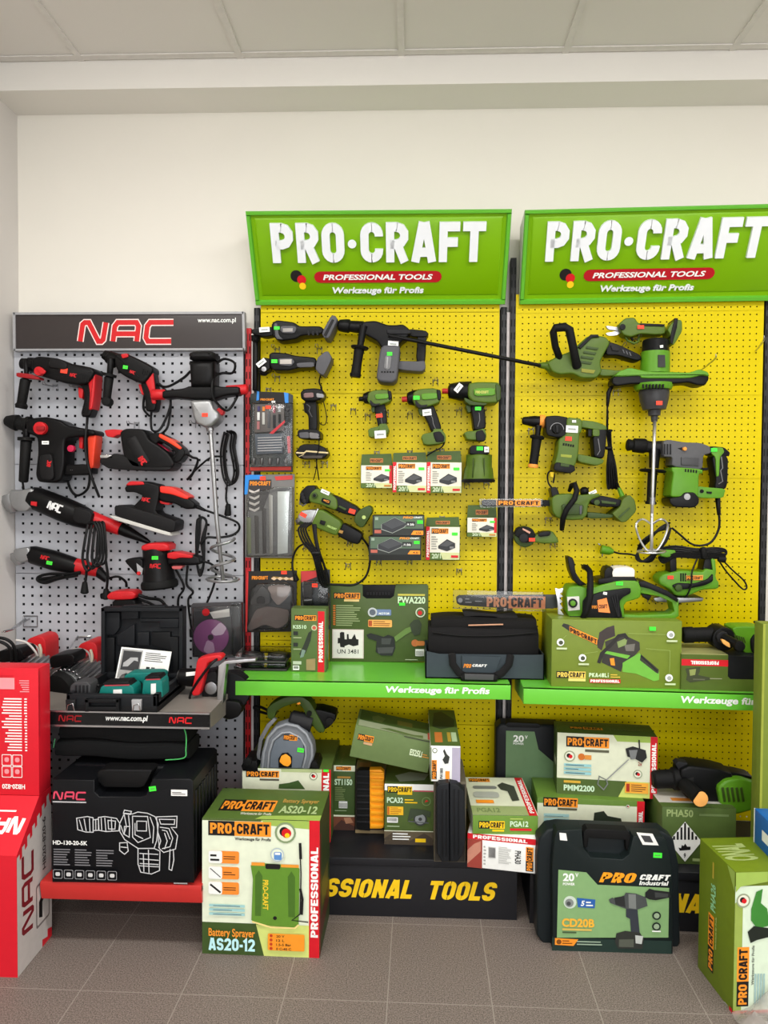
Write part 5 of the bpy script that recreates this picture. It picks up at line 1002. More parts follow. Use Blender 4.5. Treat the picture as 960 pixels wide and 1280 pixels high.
for i, (x0, y0, x1, y1, l) in enumerate(((82, 70, 406, 200, 'black carton with picture of a flat battery, upper of the two stacked'), (58, 202, 386, 352, 'black carton with picture of a flat battery, lower of the two stacked'))):
    mb = MB(); w = .12; prism(mb, [(x0, y0), (x1, y0), (x1, y1), (x0, y1)], .02, w, 1, C(30, 32, 30, .5)); F = bface(mb, x0, y0, x1, y1 - (30 if i else 0), w)
    F.rect(.02, .3, .98, .96, C(84, 104, 84, .5)); F.rect(.02, .03, .98, .36, C(44, 48, 46, .5)); F.poly([(.16, .55), (.42, .9), (.66, .6), (.62, .42), (.38, .12), (.16, .3)], C(150, 156, 150, .5)); F.poly([(.17, .56), (.42, .88), (.65, .6), (.61, .44), (.38, .15), (.17, .33)], C(52, 54, 58, .5)); F.poly([(.19, .56), (.42, .85), (.63, .6), (.37, .34)], C(70, 72, 76, .5))
    F.text('PRO', .58, .84, .2, .11, PRTORG, .04, .2); F.text('CRAFT', .79, .86, .17, .08, PRTWHT, .03, .2); F.rect(.64, .46, .82, .7, C(40, 44, 42, .5)); F.text('/4 .0Ah', .66, .5, .14, .12, PRTWHT, .02); F.poly([(.74, .06), (.98, .06), (.98, .26), (.79, .26)], PRTORG); F.text('6.5A' if not i else '4.0', .84, .1, .1, .1, PRTBLK, .02); F.rect(.03, .12, .16, .28, C(180, 96, 80, .5)); F.rect(.86, .6, .97, .76, TAGG); F.rect(.04, .76, .1, .9, C(150, 170, 150, .5))
    u, z = bay.px((x0 + x1) / 2, y1, .06); one('battery_carton', mb, l, 'box', bay.W(u, .06, z))
# black driver and battery on a strap
view(300, 480, 8)
r = nt('impact_driver', 'black and grey impact driver hanging above a black battery, next to the drill bit set', 720, 300)
P(r, 'body', ('p', [(612, 90), (650, 56), (760, 48), (836, 66), (846, 110), (820, 160), (760, 180), (660, 180), (618, 150)], .04, .14, 30, TB, 2), ('p', [(636, 92), (734, 84), (740, 134), (640, 140)], .13, .146, 5, C(120, 92, 92, .4), 1), ('p', [(764, 92), (840, 104), (836, 140), (768, 136)], .12, .144, 5, C(140, 140, 142, .4), 1), ('t', [(640, 66), (700, 52)], 6, .13, C(60, 200, 60, .5)))
P(r, 'grip', ('p', [(648, 172), (770, 168), (778, 300), (782, 470), (690, 474), (690, 330), (654, 270)], .05, .12, 24, TB, 2), ('t', [(668, 200), (700, 230), (690, 270), (720, 330)], 5, .12, TG)); P(r, 'trigger', ('p', [(636, 196), (670, 190), (664, 290), (646, 284)], .06, .1, 8, TB2, 1)); P(r, 'battery_mount', ('p', [(584, 480), (600, 460), (780, 456), (812, 490), (810, 556), (600, 546), (584, 520)], .03, .125, 14, TB, 1), ('p', [(590, 486), (690, 480), (696, 544), (600, 540)], .11, .13, 5, TG, 1), ('p', [(692, 484), (786, 494), (800, 548), (700, 546)], .11, .131, 5, C(110, 108, 110, .5), 1), label='grey foot')
P(r, 'wrist_strap', ('c', [(806, 30, .03), (812, 80, .04), (836, 180, .05), (866, 330, .05), (850, 404, .05), (800, 396, .05), (786, 330, .06)], 5, .05), ('c', [(790, 520, .13), (788, 640, .12), (764, 760, .1), (790, 960, .06)], 6, .1), ('c', [(776, 660, .11), (762, 840, .08), (734, 960, .05)], 5, .08))
r = T('battery_pack', 'flat black battery with pale trim hanging below the black driver', 'battery', 720, 700, .05)
P(r, 'body', ('p', [(556, 690), (620, 606), (780, 604), (860, 640), (888, 700), (850, 750), (620, 752), (580, 730)], .02, .11, 20, TB, 1), ('p', [(612, 718), (830, 716), (820, 744), (640, 744)], .1, .114, 3, C(60, 54, 50, .5))); P(r, 'trim', ('t', [(564, 688), (640, 692), (664, 672), (880, 690)], 9, .109, C(214, 196, 150, .5)), ('t', [(590, 726), (640, 704)], 4, .109, C(214, 196, 150, .5)), label='pale trim line')
# oscillating tool and corded grinder
view(300, 590, 5.333)
r = nt('cordless_multi_tool', 'green and black cordless multi-tool without battery, above the corded green grinder', 640, 200)
P(r, 'head', ('p', [(408, 130), (450, 90), (500, 88), (516, 112), (470, 160), (462, 210), (420, 214), (400, 190)], .04, .12, 14, TB, 1), ('t', [(404, 180), (400, 212), (420, 222), (440, 210)], 7, .09, STEEL), *[('d', 414 + 8 * k, 150 + 22 * k, 14, .1, .126, TB2, 3) for k in range(3)])
P(r, 'body', ('p', [(474, 130), (508, 106), (600, 136), (650, 180), (656, 232), (640, 256), (540, 216), (470, 200), (462, 170)], .03, .12, 16, TGR, 2), ('d', 496, 156, 20, .118, .13, TGD, 4), ('d', 496, 156, 10, .128, .134, TB, 2), ('p', [(548, 170), (606, 190), (596, 222), (540, 198)], .118, .125, 2, TB, 1)); ptext(r, '@logo', 556, 186, 596, 200, .1255, PRTORG, 20)
P(r, 'handle', ('p', [(600, 146), (650, 160), (800, 240), (790, 300), (700, 280), (640, 256), (560, 232), (650, 220)], .035, .11, 13, TB, 1), ('p', [(654, 232), (664, 222), (712, 246), (702, 258)], .105, .12, 3, TGD, 1)); P(r, 'battery_mount', ('p', [(764, 300), (800, 250), (856, 222), (880, 234), (886, 264), (826, 366), (800, 368), (764, 330)], .025, .12, 9, TGD, 1), ('d', 826, 302, 13, .118, .123, C(170, 190, 110, .5)), label='green foot')
price_tag(r, 568, 134, .122, 60, 24, TAGW, 24); price_tag(r, 747, 262, .112, 44, 30, TAGR, 18)
r = nt('angle_grinder', 'green corded angle grinder with black tail and tied cord, middle bay', 620, 350)
P(r, 'gear_head', ('p', [(390, 290), (416, 256), (470, 250), (516, 250), (512, 300), (470, 346), (420, 336), (396, 320)], .04, .12, 14, GMET, 1), ('l', (400, 300), (430, 340), [(0, 40), (.5, 46), (1, 30)], .08, STEEL), label='metal gear head'); P(r, 'collar', ('t', [(520, 246), (482, 336)], 8, .12, SILVER))
P(r, 'body', ('p', [(524, 250), (560, 252), (690, 336), (650, 424), (600, 408), (500, 366), (482, 340)], .035, .13, 20, TGR, 1), ('p', [(538, 320), (572, 330), (562, 356), (530, 344)], .125, .136, 2, TB)); P(r, 'handle', ('p', [(686, 338), (740, 364), (820, 412), (814, 440), (790, 482), (740, 470), (646, 420)], .04, .12, 16, TB, 1), ('p', [(660, 384), (690, 394), (682, 412), (652, 402)], .118, .126, 3, C(160, 120, 60, .5)), label='black tail')
price_tag(r, 422, 286, .122, 44, 26, TAGR, 28); ptext(r, 'PRO·CRAFT', 580, 364, 646, 378, .1305, C(180, 210, 120, .5), 22)
P(r, 'power_cord', ('c', [(806, 430, .08), (856, 500, .07), (866, 600, .06), (836, 700, .06), (760, 752, .06), (660, 752, .08), (580, 742, .1), (530, 680, .11), (500, 590, .12)], 8, .08), *[('c', [(440 + 14 * k, 340, .12), (390 + 16 * k, 380, .13), (420 + 18 * k, 470, .14), (480 + 12 * k, 540, .15), (510 + 12 * k, 640, .14), (530 + 16 * k, 730, .12), (570 + 8 * k, 770 - 6 * k, .11), (592 - 3 * k, 720, .11), (560, 620, .12), (520 + 4 * k, 540, .14), (498 + 4 * k, 440, .14), (486 + 6 * k, 350, .13)], 7.5, .12) for k in range(4)], ('t', [(484, 540, .16), (526, 540, .16)], 10, .16, TB2))
P(r, 'cord_tail', ('c', [(450, 470, .1), (390, 500, .07), (356, 560, .06), (350, 640, .06), (372, 700, .06)], 7, .06), ('t', [(366, 690), (376, 722)], [16, 20], .06, RUBBER))
# sander and jaw packs
view(290, 700, 3.692)
r = T('sanding_sheet_pack', 'black card with clear bubbles of triangular sanding sheets, lower left of middle bay', 'blister pack', 180, 330, .05)
P(r, 'card', ('p', [(74, 52), (300, 48), (296, 330), (62, 334)], .04, .044, 1, C(28, 26, 25, .5)), ('p', [(180, 84), (190, 76), (296, 84), (296, 96)], .044, .0455, 0, C(150, 120, 60, .5)), *[('p', [(180 + 28 * k, 86), (194 + 28 * k, 78), (208 + 28 * k, 86), (194 + 28 * k, 94)], .0455, .0465, 0, C(214, 186, 150, .5)) for k in range(4)], ('p', [(66, 60), (76, 54), (70, 330), (62, 334)], .044, .046, 0, C(190, 40, 40, .5)))
ptext(r, 'PRO·CRAFT', 92, 74, 166, 90, .0456, PRTORG); P(r, 'sanding_pad', ('p', [(138, 112), (176, 150), (178, 200), (136, 212), (88, 206), (84, 186)], .05, .07, 8, C(64, 62, 62, .5), 1), ('p', [(112, 178), (128, 166), (150, 172), (152, 202), (114, 202)], .07, .078, 4, TB2, 1)); P(r, 'sanding_sheets', ('p', [(162, 122), (220, 112), (276, 124), (254, 176), (212, 212), (182, 176)], .05, .056, 3, C(132, 118, 112, .8), 1), ('p', [(110, 228), (160, 214), (212, 220), (264, 232), (258, 290), (210, 318), (150, 296), (80, 330), (72, 310)], .05, .058, 3, C(110, 98, 94, .8), 1)); P(r, 'blister', ('p', [(88, 110), (280, 106), (280, 230), (250, 326), (70, 330), (70, 290)], .05, .085, 14, CLEAR, 1), label='clear plastic'); price_tag(r, 240, 58, .0465, 26, 16, TAGR)
r = T('clamp_jaw_pack', 'dark blister pack with two black parts, just above the green-red upright carton', 'blister pack', 380, 230, .05)
P(r, 'card', ('p', [(318, 52), (452, 44), (456, 320), (316, 324)], .03, .034, 1, C(40, 44, 48, .5)), ('p', [(318, 52), (390, 50), (390, 78), (320, 104)], .034, .036, 0, C(196, 60, 60, .5))); P(r, 'parts', ('p', [(334, 112), (372, 108), (372, 170), (330, 172)], .04, .075, 6, TB2, 1), ('p', [(404, 150), (436, 148), (438, 200), (404, 204)], .04, .075, 6, TB2, 1), ('p', [(330, 176), (372, 176), (372, 222), (330, 222)], .04, .07, 5, TB), ('t', [(334, 186), (368, 184)], 3, .072, LGREY)); P(r, 'blister', ('p', [(326, 100), (446, 96), (448, 300), (326, 300)], .036, .08, 10, CLEAR), label='clear plastic'); price_tag(r, 382, 117, .081, 26, 18, TAGR)
hk = [(356, 430, 'left of the small hanging carton')]
view(305, 390, 4)
hooks([(144, 172, .1, 'wire hook under the head of the topmost cordless tool'), (362, 170, .1, 'wire hook under the grip of the topmost cordless tool'), (146, 318, .09, 'wire hook under the head of the second cordless tool'), (440, 470, .06, 'empty wire hook right of the black driver'), (540, 490, .06, 'empty wire hook left of the first green driver'), (706, 500, .1, 'wire hook right of the first green driver')])
view(430, 470, 4.571)
hooks([(126, 224, .1, 'wire hook under the nose of the first green driver'), (376, 214, .11, 'wire hook under the nose of the red-nosed driver'), (668, 190, .12, 'wire hook under the nose of the large impact wrench'), (806, 192, .12, 'wire hook under the body of the large impact wrench'), (526, 22, .08, 'empty wire hook above the red-nosed driver'), (712, 624, .09, 'wire hook under the left rim of the work light'), (826, 624, .09, 'wire hook under the right rim of the work light'), (186, 444, .03, 'wire hook through the flap of the left hanging carton'), (376, 440, .03, 'wire hook through the flap of the middle hanging carton'), (560, 432, .03, 'wire hook through the flap of the right hanging carton')])
view(450, 630, 5.0526)
hooks([(112, 386, .1, 'left wire hook under the stacked black cartons'), (312, 382, .1, 'right wire hook under the stacked black cartons'), (520, 98, .03, 'wire hook through the flap of the carton beside the black cartons'), (632, 438, .06, 'empty wire hook below the small hanging carton')])
view(300, 590, 5.333)
hooks([(428, 520, .06, 'empty wire hook below the gear head of the corded green grinder'), (712, 640, .06, 'empty wire hook right of the tied black cord'), (720, 490, .09, 'wire hook under the black tail of the corded green grinder')])
view(300, 480, 8)
hooks([(640, 800, .09, 'left wire hook under the flat black battery'), (824, 800, .09, 'right wire hook under the flat black battery'), (272, 60, .03, 'wire hook holding the drill bit set pack')])
view()
# ---------------------------------------------------------------- right yellow bay: tools on hooks
use(RIGHT); view(680, 390, 4.3636)
r = nt('pole_hedge_trimmer', 'green pole trimmer with black loop handle, its long black pole reaching across the post', 200, 260, .1)
P(r, 'pole', ('t', [(-846, 128, .15), (-20, 292, .12)], 11, .13, TB, 12)); P(r, 'pole_socket', ('l', (-30, 290), (40, 296), [(0, 14), (.5, 20), (1, 40)], .1, TGR, 14))
P(r, 'body', ('p', [(14, 282), (60, 250), (140, 220), (240, 130), (330, 140), (356, 172), (318, 240), (300, 280), (310, 330), (280, 366), (200, 366), (150, 340), (80, 346), (40, 330)], .04, .13, 16, TGR, 1), *[('p', [(232 - 14 * k, 186 + 26 * k), (298 - 12 * k, 196 + 26 * k), (290 - 12 * k, 208 + 26 * k), (228 - 14 * k, 198 + 26 * k)], .125, .1345, 2, TGD) for k in range(4)], ('p', [(180, 196), (250, 128), (290, 128), (296, 142), (258, 144), (196, 206)], .06, .138, 5, TB), ('p', [(204, 308), (280, 318), (270, 336), (204, 328)], .128, .134, 1, C(130, 130, 40, .5)))
P(r, 'loop_handle', ('t', [(84, 250, .12), (62, 190, .15), (50, 110, .17), (62, 88, .18), (110, 82, .18), (138, 96, .18), (156, 180, .17), (172, 260, .15), (180, 296, .13)], [20, 20, 21, 24, 25, 25, 23, 24, 26], .15, RUBBER, 14)); P(r, 'grip', ('p', [(332, 186), (352, 166), (400, 180), (520, 236), (528, 262), (500, 270), (400, 240), (334, 240)], .05, .115, 12, TB, 1), ('p', [(364, 182), (410, 196), (408, 214), (372, 210)], .112, .122, 3, TB2), *[('p', [(426 + 18 * k, 204 + 7 * k), (434 + 18 * k, 206 + 7 * k), (442 + 18 * k, 226 + 7 * k), (434 + 18 * k, 224 + 7 * k)], .112, .118, 1, TG) for k in range(3)], label='black grip'); P(r, 'lower_arm', ('p', [(300, 310), (400, 322), (500, 310), (520, 330), (420, 350), (300, 352)], .05, .1, 8, TGR, 1))
r = nt('pruning_shears', 'green cordless pruning shears with pointed steel blades, top right of the right-hand bay', 560, 110)
P(r, 'body', ('p', [(402, 70), (440, 36), (490, 34), (510, 66), (560, 66), (660, 74), (656, 124), (600, 128), (520, 122), (470, 140), (430, 130), (410, 100)], .04, .1, 12, TGR, 2), ('p', [(520, 64), (656, 70), (650, 82), (524, 78)], .06, .104, 3, TB)); P(r, 'trigger_guard', ('t', [(440, 128), (456, 156), (492, 172), (516, 160), (518, 130)], 7, .07, TGR), ('t', [(470, 130), (484, 156)], 6, .07, TB)); P(r, 'blades', ('p', [(334, 74), (400, 84), (420, 78), (426, 96), (400, 102), (350, 96)], .065, .075, 1, STEEL, 1), ('p', [(334, 116), (380, 108), (420, 92), (424, 110), (394, 128), (350, 130)], .06, .07, 1, SILVER, 1), label='steel blades')
P(r, 'pivot', ('d', 428, 82, 16, .09, .108, TB, 3)); P(r, 'battery_mount', ('p', [(664, 100), (706, 44), (744, 52), (746, 110), (700, 186), (676, 180), (680, 130)], .03, .115, 8, TGR, 1), ('p', [(680, 140), (704, 40), (722, 40), (716, 90), (692, 180), (680, 176)], .03, .12, 4, TB), label='green foot with black strap'); price_tag(r, 528, 82, .106, 36, 20, TAGR)
r = nt('paddle_mixer', 'bright green paddle mixer with wide two-handed bar and steel rod, right-hand bay', 610, 340, .09)
P(r, 'motor', ('l', (604, 336), (608, 220), [(0, 80), (1, 77)], .1, TGB, 28), ('l', (608, 222), (610, 150), [(0, 75), (.06, 75), (.1, 73), (.85, 71), (.95, 66), (1, 58)], .1, TB, 28), ('p', [(622, 234), (660, 234), (662, 300), (622, 300)], .153, .1565, 0, C(34, 34, 32, .4)), ('p', [(632, 182), (650, 180), (650, 194), (634, 196)], .15, .1545, 0, WHITE)); 
P(r, 'handle_bar', ('p', [(368, 366), (400, 330), (460, 310), (510, 322), (560, 332), (700, 334), (780, 340), (840, 320), (886, 338), (892, 370), (870, 404), (830, 404), (780, 388), (700, 396), (520, 396), (460, 398), (390, 410), (364, 394)], .07, .15, 16, TB, 1), ('p', [(374, 356), (404, 328), (460, 308), (512, 320), (560, 330), (700, 332), (780, 336), (840, 316), (884, 332), (892, 356), (850, 350), (780, 366), (524, 366), (516, 352), (430, 356)], .066, .156, 10, TGB, 1))
P(r, 'vent_ring', ('l', (596, 392), (596, 426), [(0, 104), (.5, 104), (1, 96)], .11, TGB, 24), *[('p', [(520 + 18 * k, 394), (528 + 18 * k, 394), (528 + 18 * k, 416), (520 + 18 * k, 416)], .175, .186, 0, RUBBER) for k in range(1, 8)]); P(r, 'gearbox', ('l', (600, 424), (602, 600), [(0, 78), (.1, 82), (.35, 76), (.62, 62), (.64, 36), (.8, 32), (.82, 20), (1, 16)], .11, C(52, 52, 54, .45), 20), label='dark grey gearbox'); price_tag(r, 629, 496, .192, 34, 22, TAGR)
P(r, 'rod', ('t', [(604, 596, .115), (600, 720, .15), (598, 800, .165), (588, 1120, .175)], [10, 10, 10, 9], .11, C(200, 200, 200, .3, .9), 12), ('l', (592, 1010), (590, 1050), [(0, 16), (1, 16)], .173, STEEL), ('t', [(589, 1100, .175), (586, 1300, .175)], 9, .11, C(200, 200, 200, .3, .9), 12)); P(r, 'paddle', *[('t', [(586 + s_ * 10, 1150, .11), (586 + s_ * 60, 1170, .11 + s_ * .02), (586 + s_ * 92, 1130, .11 + s_ * .03), (586 + s_ * 60, 1118, .13), (586 + s_ * 0, 1140, .13)] if 0 else crom([(588, 1160, .175), (588 + s_ * 50, 1130, .175 + .02 * s_), (588 + s_ * 86, 1160, .175), (588 + s_ * 70, 1230, .17), (588 + s_ * 30, 1296, .17), (586, 1306, .175)]), 6, .11, C(190, 190, 188, .3, .8), 8) for s_ in (-1, 1)], ('t', [(586 + 78 * cos(radians(a)), 1306 + 10 * sin(radians(a)), .175 + .05 * sin(radians(a))) for a in range(0, 361, 24)], 5, .11, C(190, 190, 188, .3, .8), 8), label='steel paddle')
P(r, 'power_cord', ('t', [(372, 400), (352, 440), (346, 510)], [11, 13, 8], .09, TB), ('c', [(346, 500, .09), (345, 560, .08), (345, 640, .06), (352, 700, .05), (352, 760, .05)], 5.5, .08))
hooks([(444, 176, .09, 'wire hook under the pivot of the pruning shears'), (526, 134, .09, 'wire hook under the body of the pruning shears'), (410, 430, .06, 'wire hook below the left grip of the green paddle mixer')])
def longhook(a, b, label):
    mb = MB()
    for d in (0, 7): tube(mb, crom([(a[0] + d, a[1], .003), ((a[0] + b[0]) / 2 + d, (a[1] + b[1]) / 2 + 8, .12), (b[0] + d, b[1] + 12, .2), (b[0] + 4, b[1] - 12, .21)]), 1.8, .1, STEEL, 6)
    one('wire_hook', mb, label, 'hook', bay.at(a[0], a[1], .003))
longhook((850, 320), (932, 240), 'long empty wire hook right of the pruning shears'); longhook((870, 258 + 118), (1196, 268), 'x') if 0 else longhook((1152, 190 + 22), (1196, 140), 'long empty wire hook at the far right edge of the picture')
# rotary hammer with orange ring
view(640, 510, 6)
r = nt('rotary_hammer', 'green and black rotary hammer with orange ring, upper left of the right-hand bay', 400, 260)
P(r, 'chuck', ('l', (74, 94), (206, 104), [(0, 14), (.06, 28), (.3, 34), (.6, 42), (.7, 44), (1, 44)], .08, TB, 18)); P(r, 'collar', ('l', (206, 100), (246, 102), [(0, 46), (.2, 50), (.8, 50), (1, 46)], .08, C(236, 150, 60, .5), 18), label='orange ring')
P(r, 'body', ('p', [(242, 66), (330, 60), (420, 76), (420, 180), (392, 222), (330, 226), (250, 208)], .03, .13, 16, TB, 1), ('p', [(404, 72), (520, 86), (516, 180), (498, 196), (492, 340), (468, 430), (420, 490), (330, 470), (310, 430), (336, 330), (344, 236), (400, 200)], .035, .135, 18, TGR, 1), ('p', [(312, 420), (330, 408), (460, 432), (468, 470), (430, 492), (330, 478), (304, 462)], .03, .14, 10, TB, 1), ('p', [(366, 414), (430, 424), (428, 444), (364, 436)], .138, .1435, 3, TGD), *[('p', [(382 + 18 * k, 262 + 3 * k), (394 + 18 * k, 264 + 3 * k), (392 + 18 * k, 282 + 3 * k), (380 + 18 * k, 280 + 3 * k)], .13, .1365, 1, RUBBER) for k in range(5)], ('p', [(366, 346), (448, 354), (446, 374), (366, 366)], .13, .1362, 1, C(140, 150, 50, .5)))
P(r, 'mode_dial', ('d', 338, 156, 36, .128, .15, RUBBER, 5), ('p', [(330, 130), (348, 130), (346, 184), (332, 184)], .148, .158, 3, TB2), ('t', [(338 + 50 * cos(radians(a)), 162 + 50 * sin(radians(a))) for a in range(180, 361, 18)], 2.5, .131, LGREY, 6)); price_tag(r, 450, 158, .137, 90, 52, TAGW, 3); price_tag(r, 424, 230, .137, 48, 32, TAGR, 3); price_tag(r, 466, 100, .137, 30, 18, TAGW)
P(r, 'handle', ('p', [(512, 92), (620, 104), (700, 136), (706, 168), (640, 170), (540, 152), (512, 150)], .04, .11, 12, TGR, 1), ('p', [(566, 160), (600, 156), (592, 216), (566, 214)], .05, .1, 5, TB), ('p', [(636, 160), (704, 160), (700, 260), (684, 380), (612, 370), (606, 300), (600, 230)], .04, .11, 14, TB, 1), ('p', [(598, 160), (650, 166), (650, 214), (600, 214)], .04, .114, 6, TGR, 1), ('p', [(484, 346), (560, 360), (684, 388), (676, 416), (626, 434), (486, 404)], .035, .115, 8, TGR, 1), ('t', [(646, 230), (660, 320), (640, 352)], 3.5, .111, TGL), label='green and black D-shaped handle')
P(r, 'side_handle', ('l', (200, 130), (190, 210), [(0, 24), (1, 20)], .1, TB), ('l', (190, 206), (186, 232), [(0, 46), (.4, 58), (1, 50)], .11, RUBBER, 18), ('l', (186, 232), (160, 424), [(0, 38), (.5, 34), (1, 34)], .11, RUBBER, 18), ('l', (160, 422), (157, 448), [(0, 38), (.5, 40), (1, 36)], .11, C(236, 150, 60, .5), 18))
P(r, 'tied_cord', *[('c', [(716 + 8 * k, 20 if k < 1 else 170, .05 + .006 * k), (714 + 6 * k, 180, .06 + .006 * k), (728 + 4 * k, 300, .07), (716 + 14 * k, 420, .07 + .006 * k), (716 + 18 * k, 560, .06 + .006 * k), (726 + 14 * k, 606 - 6 * (k % 2), .06), (740 + 9 * k, 560, .06)], 9, .06) for k in range(5)], ('c', [(756, 420, .06), (790, 560, .05), (812, 610, .05)], 7, .05), ('l', (800, 600), (836, 680), [(0, 14), (1, 22)], .05, TGB), ('t', [(704, 300), (748, 300)], 13, .08, TB))
# small chain saw with its bar
r = nt('cordless_chainsaw', 'small green cordless chainsaw without battery, its bar in printed sleeve, middle of right bay', 560, 740)
P(r, 'body', ('p', [(288, 680), (320, 650), (420, 640), (500, 652), (640, 640), (660, 660), (580, 690), (560, 740), (556, 800), (520, 836), (420, 840), (330, 822), (296, 780)], .03, .14, 20, TGR, 1), ('p', [(370, 720), (480, 716), (540, 730), (530, 800), (380, 806)], .13, .15, 10, TGD, 1), ('p', [(506, 736), (526, 734), (522, 796), (508, 798)], .148, .153, 3, TG), ('p', [(556, 780), (640, 786), (760, 800), (740, 824), (560, 828)], .04, .12, 8, TGD, 1)); P(r, 'chain_guard_bar', ('p', [(-228, 696), (-210, 688), (290, 690), (290, 736), (-210, 738), (-228, 726)], .07, .078, 2, TB2))
P(r, 'front_handle', ('t', [(430, 620, .08), (446, 580, .11), (470, 572, .14), (486, 620, .16), (470, 680, .17), (410, 760, .17), (382, 830, .16), (374, 910, .12)], [14, 18, 20, 22, 22, 22, 22, 18], .14, RUBBER, 12)); P(r, 'hand_guard', ('p', [(282, 600), (330, 590), (356, 660), (350, 710), (330, 728), (300, 690)], .05, .12, 8, TB, 1), ('c', [(300, 600, .1), (272, 560, .09), (268, 500, .08), (290, 474, .08), (316, 500, .08), (310, 560, .09)], 7, .09), ('p', [(286, 480), (314, 480), (310, 520), (290, 516)], .08, .09, 1, YEL))
P(r, 'oil_cap', ('l', (512, 628), (572, 622), [(0, 20), (.3, 34), (.7, 34), (1, 22)], .09, TB)); P(r, 'rear_handle', ('p', [(580, 672), (640, 652), (760, 676), (816, 690), (800, 740), (700, 744), (600, 724), (574, 700)], .04, .12, 12, TB, 1), ('d', 636, 708, 22, .115, .128, TGD, 4), ('p', [(668, 692), (780, 708), (778, 724), (672, 714)], .115, .126, 3, TGD)); P(r, 'battery_mount', ('p', [(740, 790), (800, 740), (820, 680), (872, 650), (910, 690), (924, 770), (850, 850), (812, 856), (768, 820)], .03, .13, 12, OLIVE, 1), ('p', [(800, 812), (880, 744), (886, 752), (806, 826)], .128, .134, 1, TGD), label='green foot'); price_tag(r, 606, 634, .125, 60, 24, TAGW, -24)
P(r, 'bar_sleeve', ('p', [(-244, 682), (230, 680), (232, 742), (-244, 746)], .066, .086, 3, CLEAR), label='clear sleeve'); mb = MB(); F = bface(mb, -118, 686, 216, 736, .0865); F.rect(0, .06, 1, .94, C(214, 166, 120, .5)); F.logo(.02, .1, .96, .8); build('bar_print', mb, r)
P(r, 'cord_end', ('c', [(290, 860, .05), (300, 820, .08), (340, 776, .1), (350, 764, .1)], 3, .08, STEEL))
# mini grinder
r = nt('mini_grinder', 'small green cordless cut-off tool with black guard, below the small chainsaw', 180, 960)
P(r, 'guard', ('d', 94, 964, 78, .04, .11, TGD, 8, 28), ('p', [(14, 950), (40, 900), (94, 886), (150, 904), (176, 950), (150, 1000), (100, 1010), (60, 980)], .05, .12, 10, RUBBER, 1), ('d', 88, 976, 34, .115, .13, TB2, 6), ('p', [(80, 900), (140, 930), (132, 944), (78, 912)], .118, .124, 1, C(200, 150, 130, .4))); P(r, 'grip', ('p', [(150, 960), (220, 930), (300, 920), (340, 980), (346, 1010), (250, 1016), (160, 1006)], .04, .11, 14, TGR, 1), ('p', [(190, 940), (240, 922), (290, 926), (280, 956), (200, 966)], .06, .118, 6, TB, 1)); price_tag(r, 150, 988, .125, 46, 26, TAGR)
hooks([(100, 1044, .09, 'wire hook under the guard of the mini cut-off tool'), (330, 1044, .09, 'wire hook under the grip of the mini cut-off tool'), (296, 850, .1, 'wire hook under the small green chainsaw'), (164, 160, .1, 'wire hook under the chuck of the rotary hammer with orange ring')])
# grey-green rotary hammer
view(770, 530, 6)
r = nt('rotary_hammer', 'green rotary hammer with dark grey gear housing, behind the steel mixer rod', 520, 260)
P(r, 'chuck', ('l', (78, 156), (226, 166), [(0, 34), (.08, 48), (.3, 40), (.35, 54), (.9, 58), (1, 50)], .075, RUBBER, 20)); P(r, 'nose', ('l', (216, 168), (352, 180), [(0, 48), (.3, 44), (.7, 52), (1, 58)], .075, TB2, 18))
P(r, 'gear_housing', ('p', [(340, 134), (380, 120), (500, 140), (620, 144), (690, 170), (700, 220), (640, 236), (636, 330), (606, 350), (404, 318), (410, 250), (340, 246)], .03, .12, 14, C(80, 80, 82, .45), 1), *[('p', [(360 + 22 * k, 150), (370 + 22 * k, 150), (370 + 22 * k, 228), (360 + 22 * k, 228)], .118, .124, 2, TB2) for k in range(3)], ('p', [(490, 250), (620, 254), (620, 314), (490, 306)], .118, .126, 4, C(60, 60, 62, .4)), label='grey gear housing'); P(r, 'selector', ('l', (424, 184), (506, 190), [(0, 40), (.7, 44), (1, 20)], .1, RUBBER), ('d', 516, 186, 14, .12, .134, C(230, 150, 60, .5), 2))
P(r, 'motor', ('p', [(404, 322), (634, 340), (636, 372), (606, 376), (604, 470), (600, 560), (500, 548), (392, 548), (402, 460), (414, 372), (402, 352)], .03, .135, 20, TGB, 1), *[('p', [(518 + 20 * k, 336 + 2 * k), (528 + 20 * k, 338 + 2 * k), (526 + 20 * k, 360 + 2 * k), (516 + 20 * k, 358 + 2 * k)], .133, .1365, 0, RUBBER) for k in range(5)], ('p', [(386, 556), (470, 544), (500, 512), (570, 512), (606, 556), (604, 596), (570, 628), (420, 622), (388, 590)], .03, .142, 14, TB, 1), ('d', 534, 546, 24, .14, .146, LGREY, 2), label='green motor housing')
P(r, 'handle', ('p', [(668, 176), (710, 168), (800, 176), (844, 216), (836, 244), (740, 240), (700, 232)], .04, .11, 10, TB, 1), ('p', [(706, 232), (830, 234), (826, 440), (810, 490), (726, 486), (738, 420)], .04, .11, 16, TB, 1), ('p', [(712, 176), (790, 178), (804, 210), (770, 250), (764, 390), (744, 396), (738, 250), (704, 220)], .06, .116, 7, TGB, 1), ('t', [(790, 246), (800, 330), (784, 350), (800, 430), (770, 450)], 4, .112, TGL), ('p', [(600, 466), (660, 474), (810, 486), (790, 556), (640, 556), (596, 548)], .035, .115, 8, TGB, 1), ('d', 644, 504, 14, .112, .119, RUBBER, 1), ('p', [(680, 506), (720, 508), (716, 524), (682, 520)], .112, .119, 1, RUBBER), label='black and green D-shaped handle')
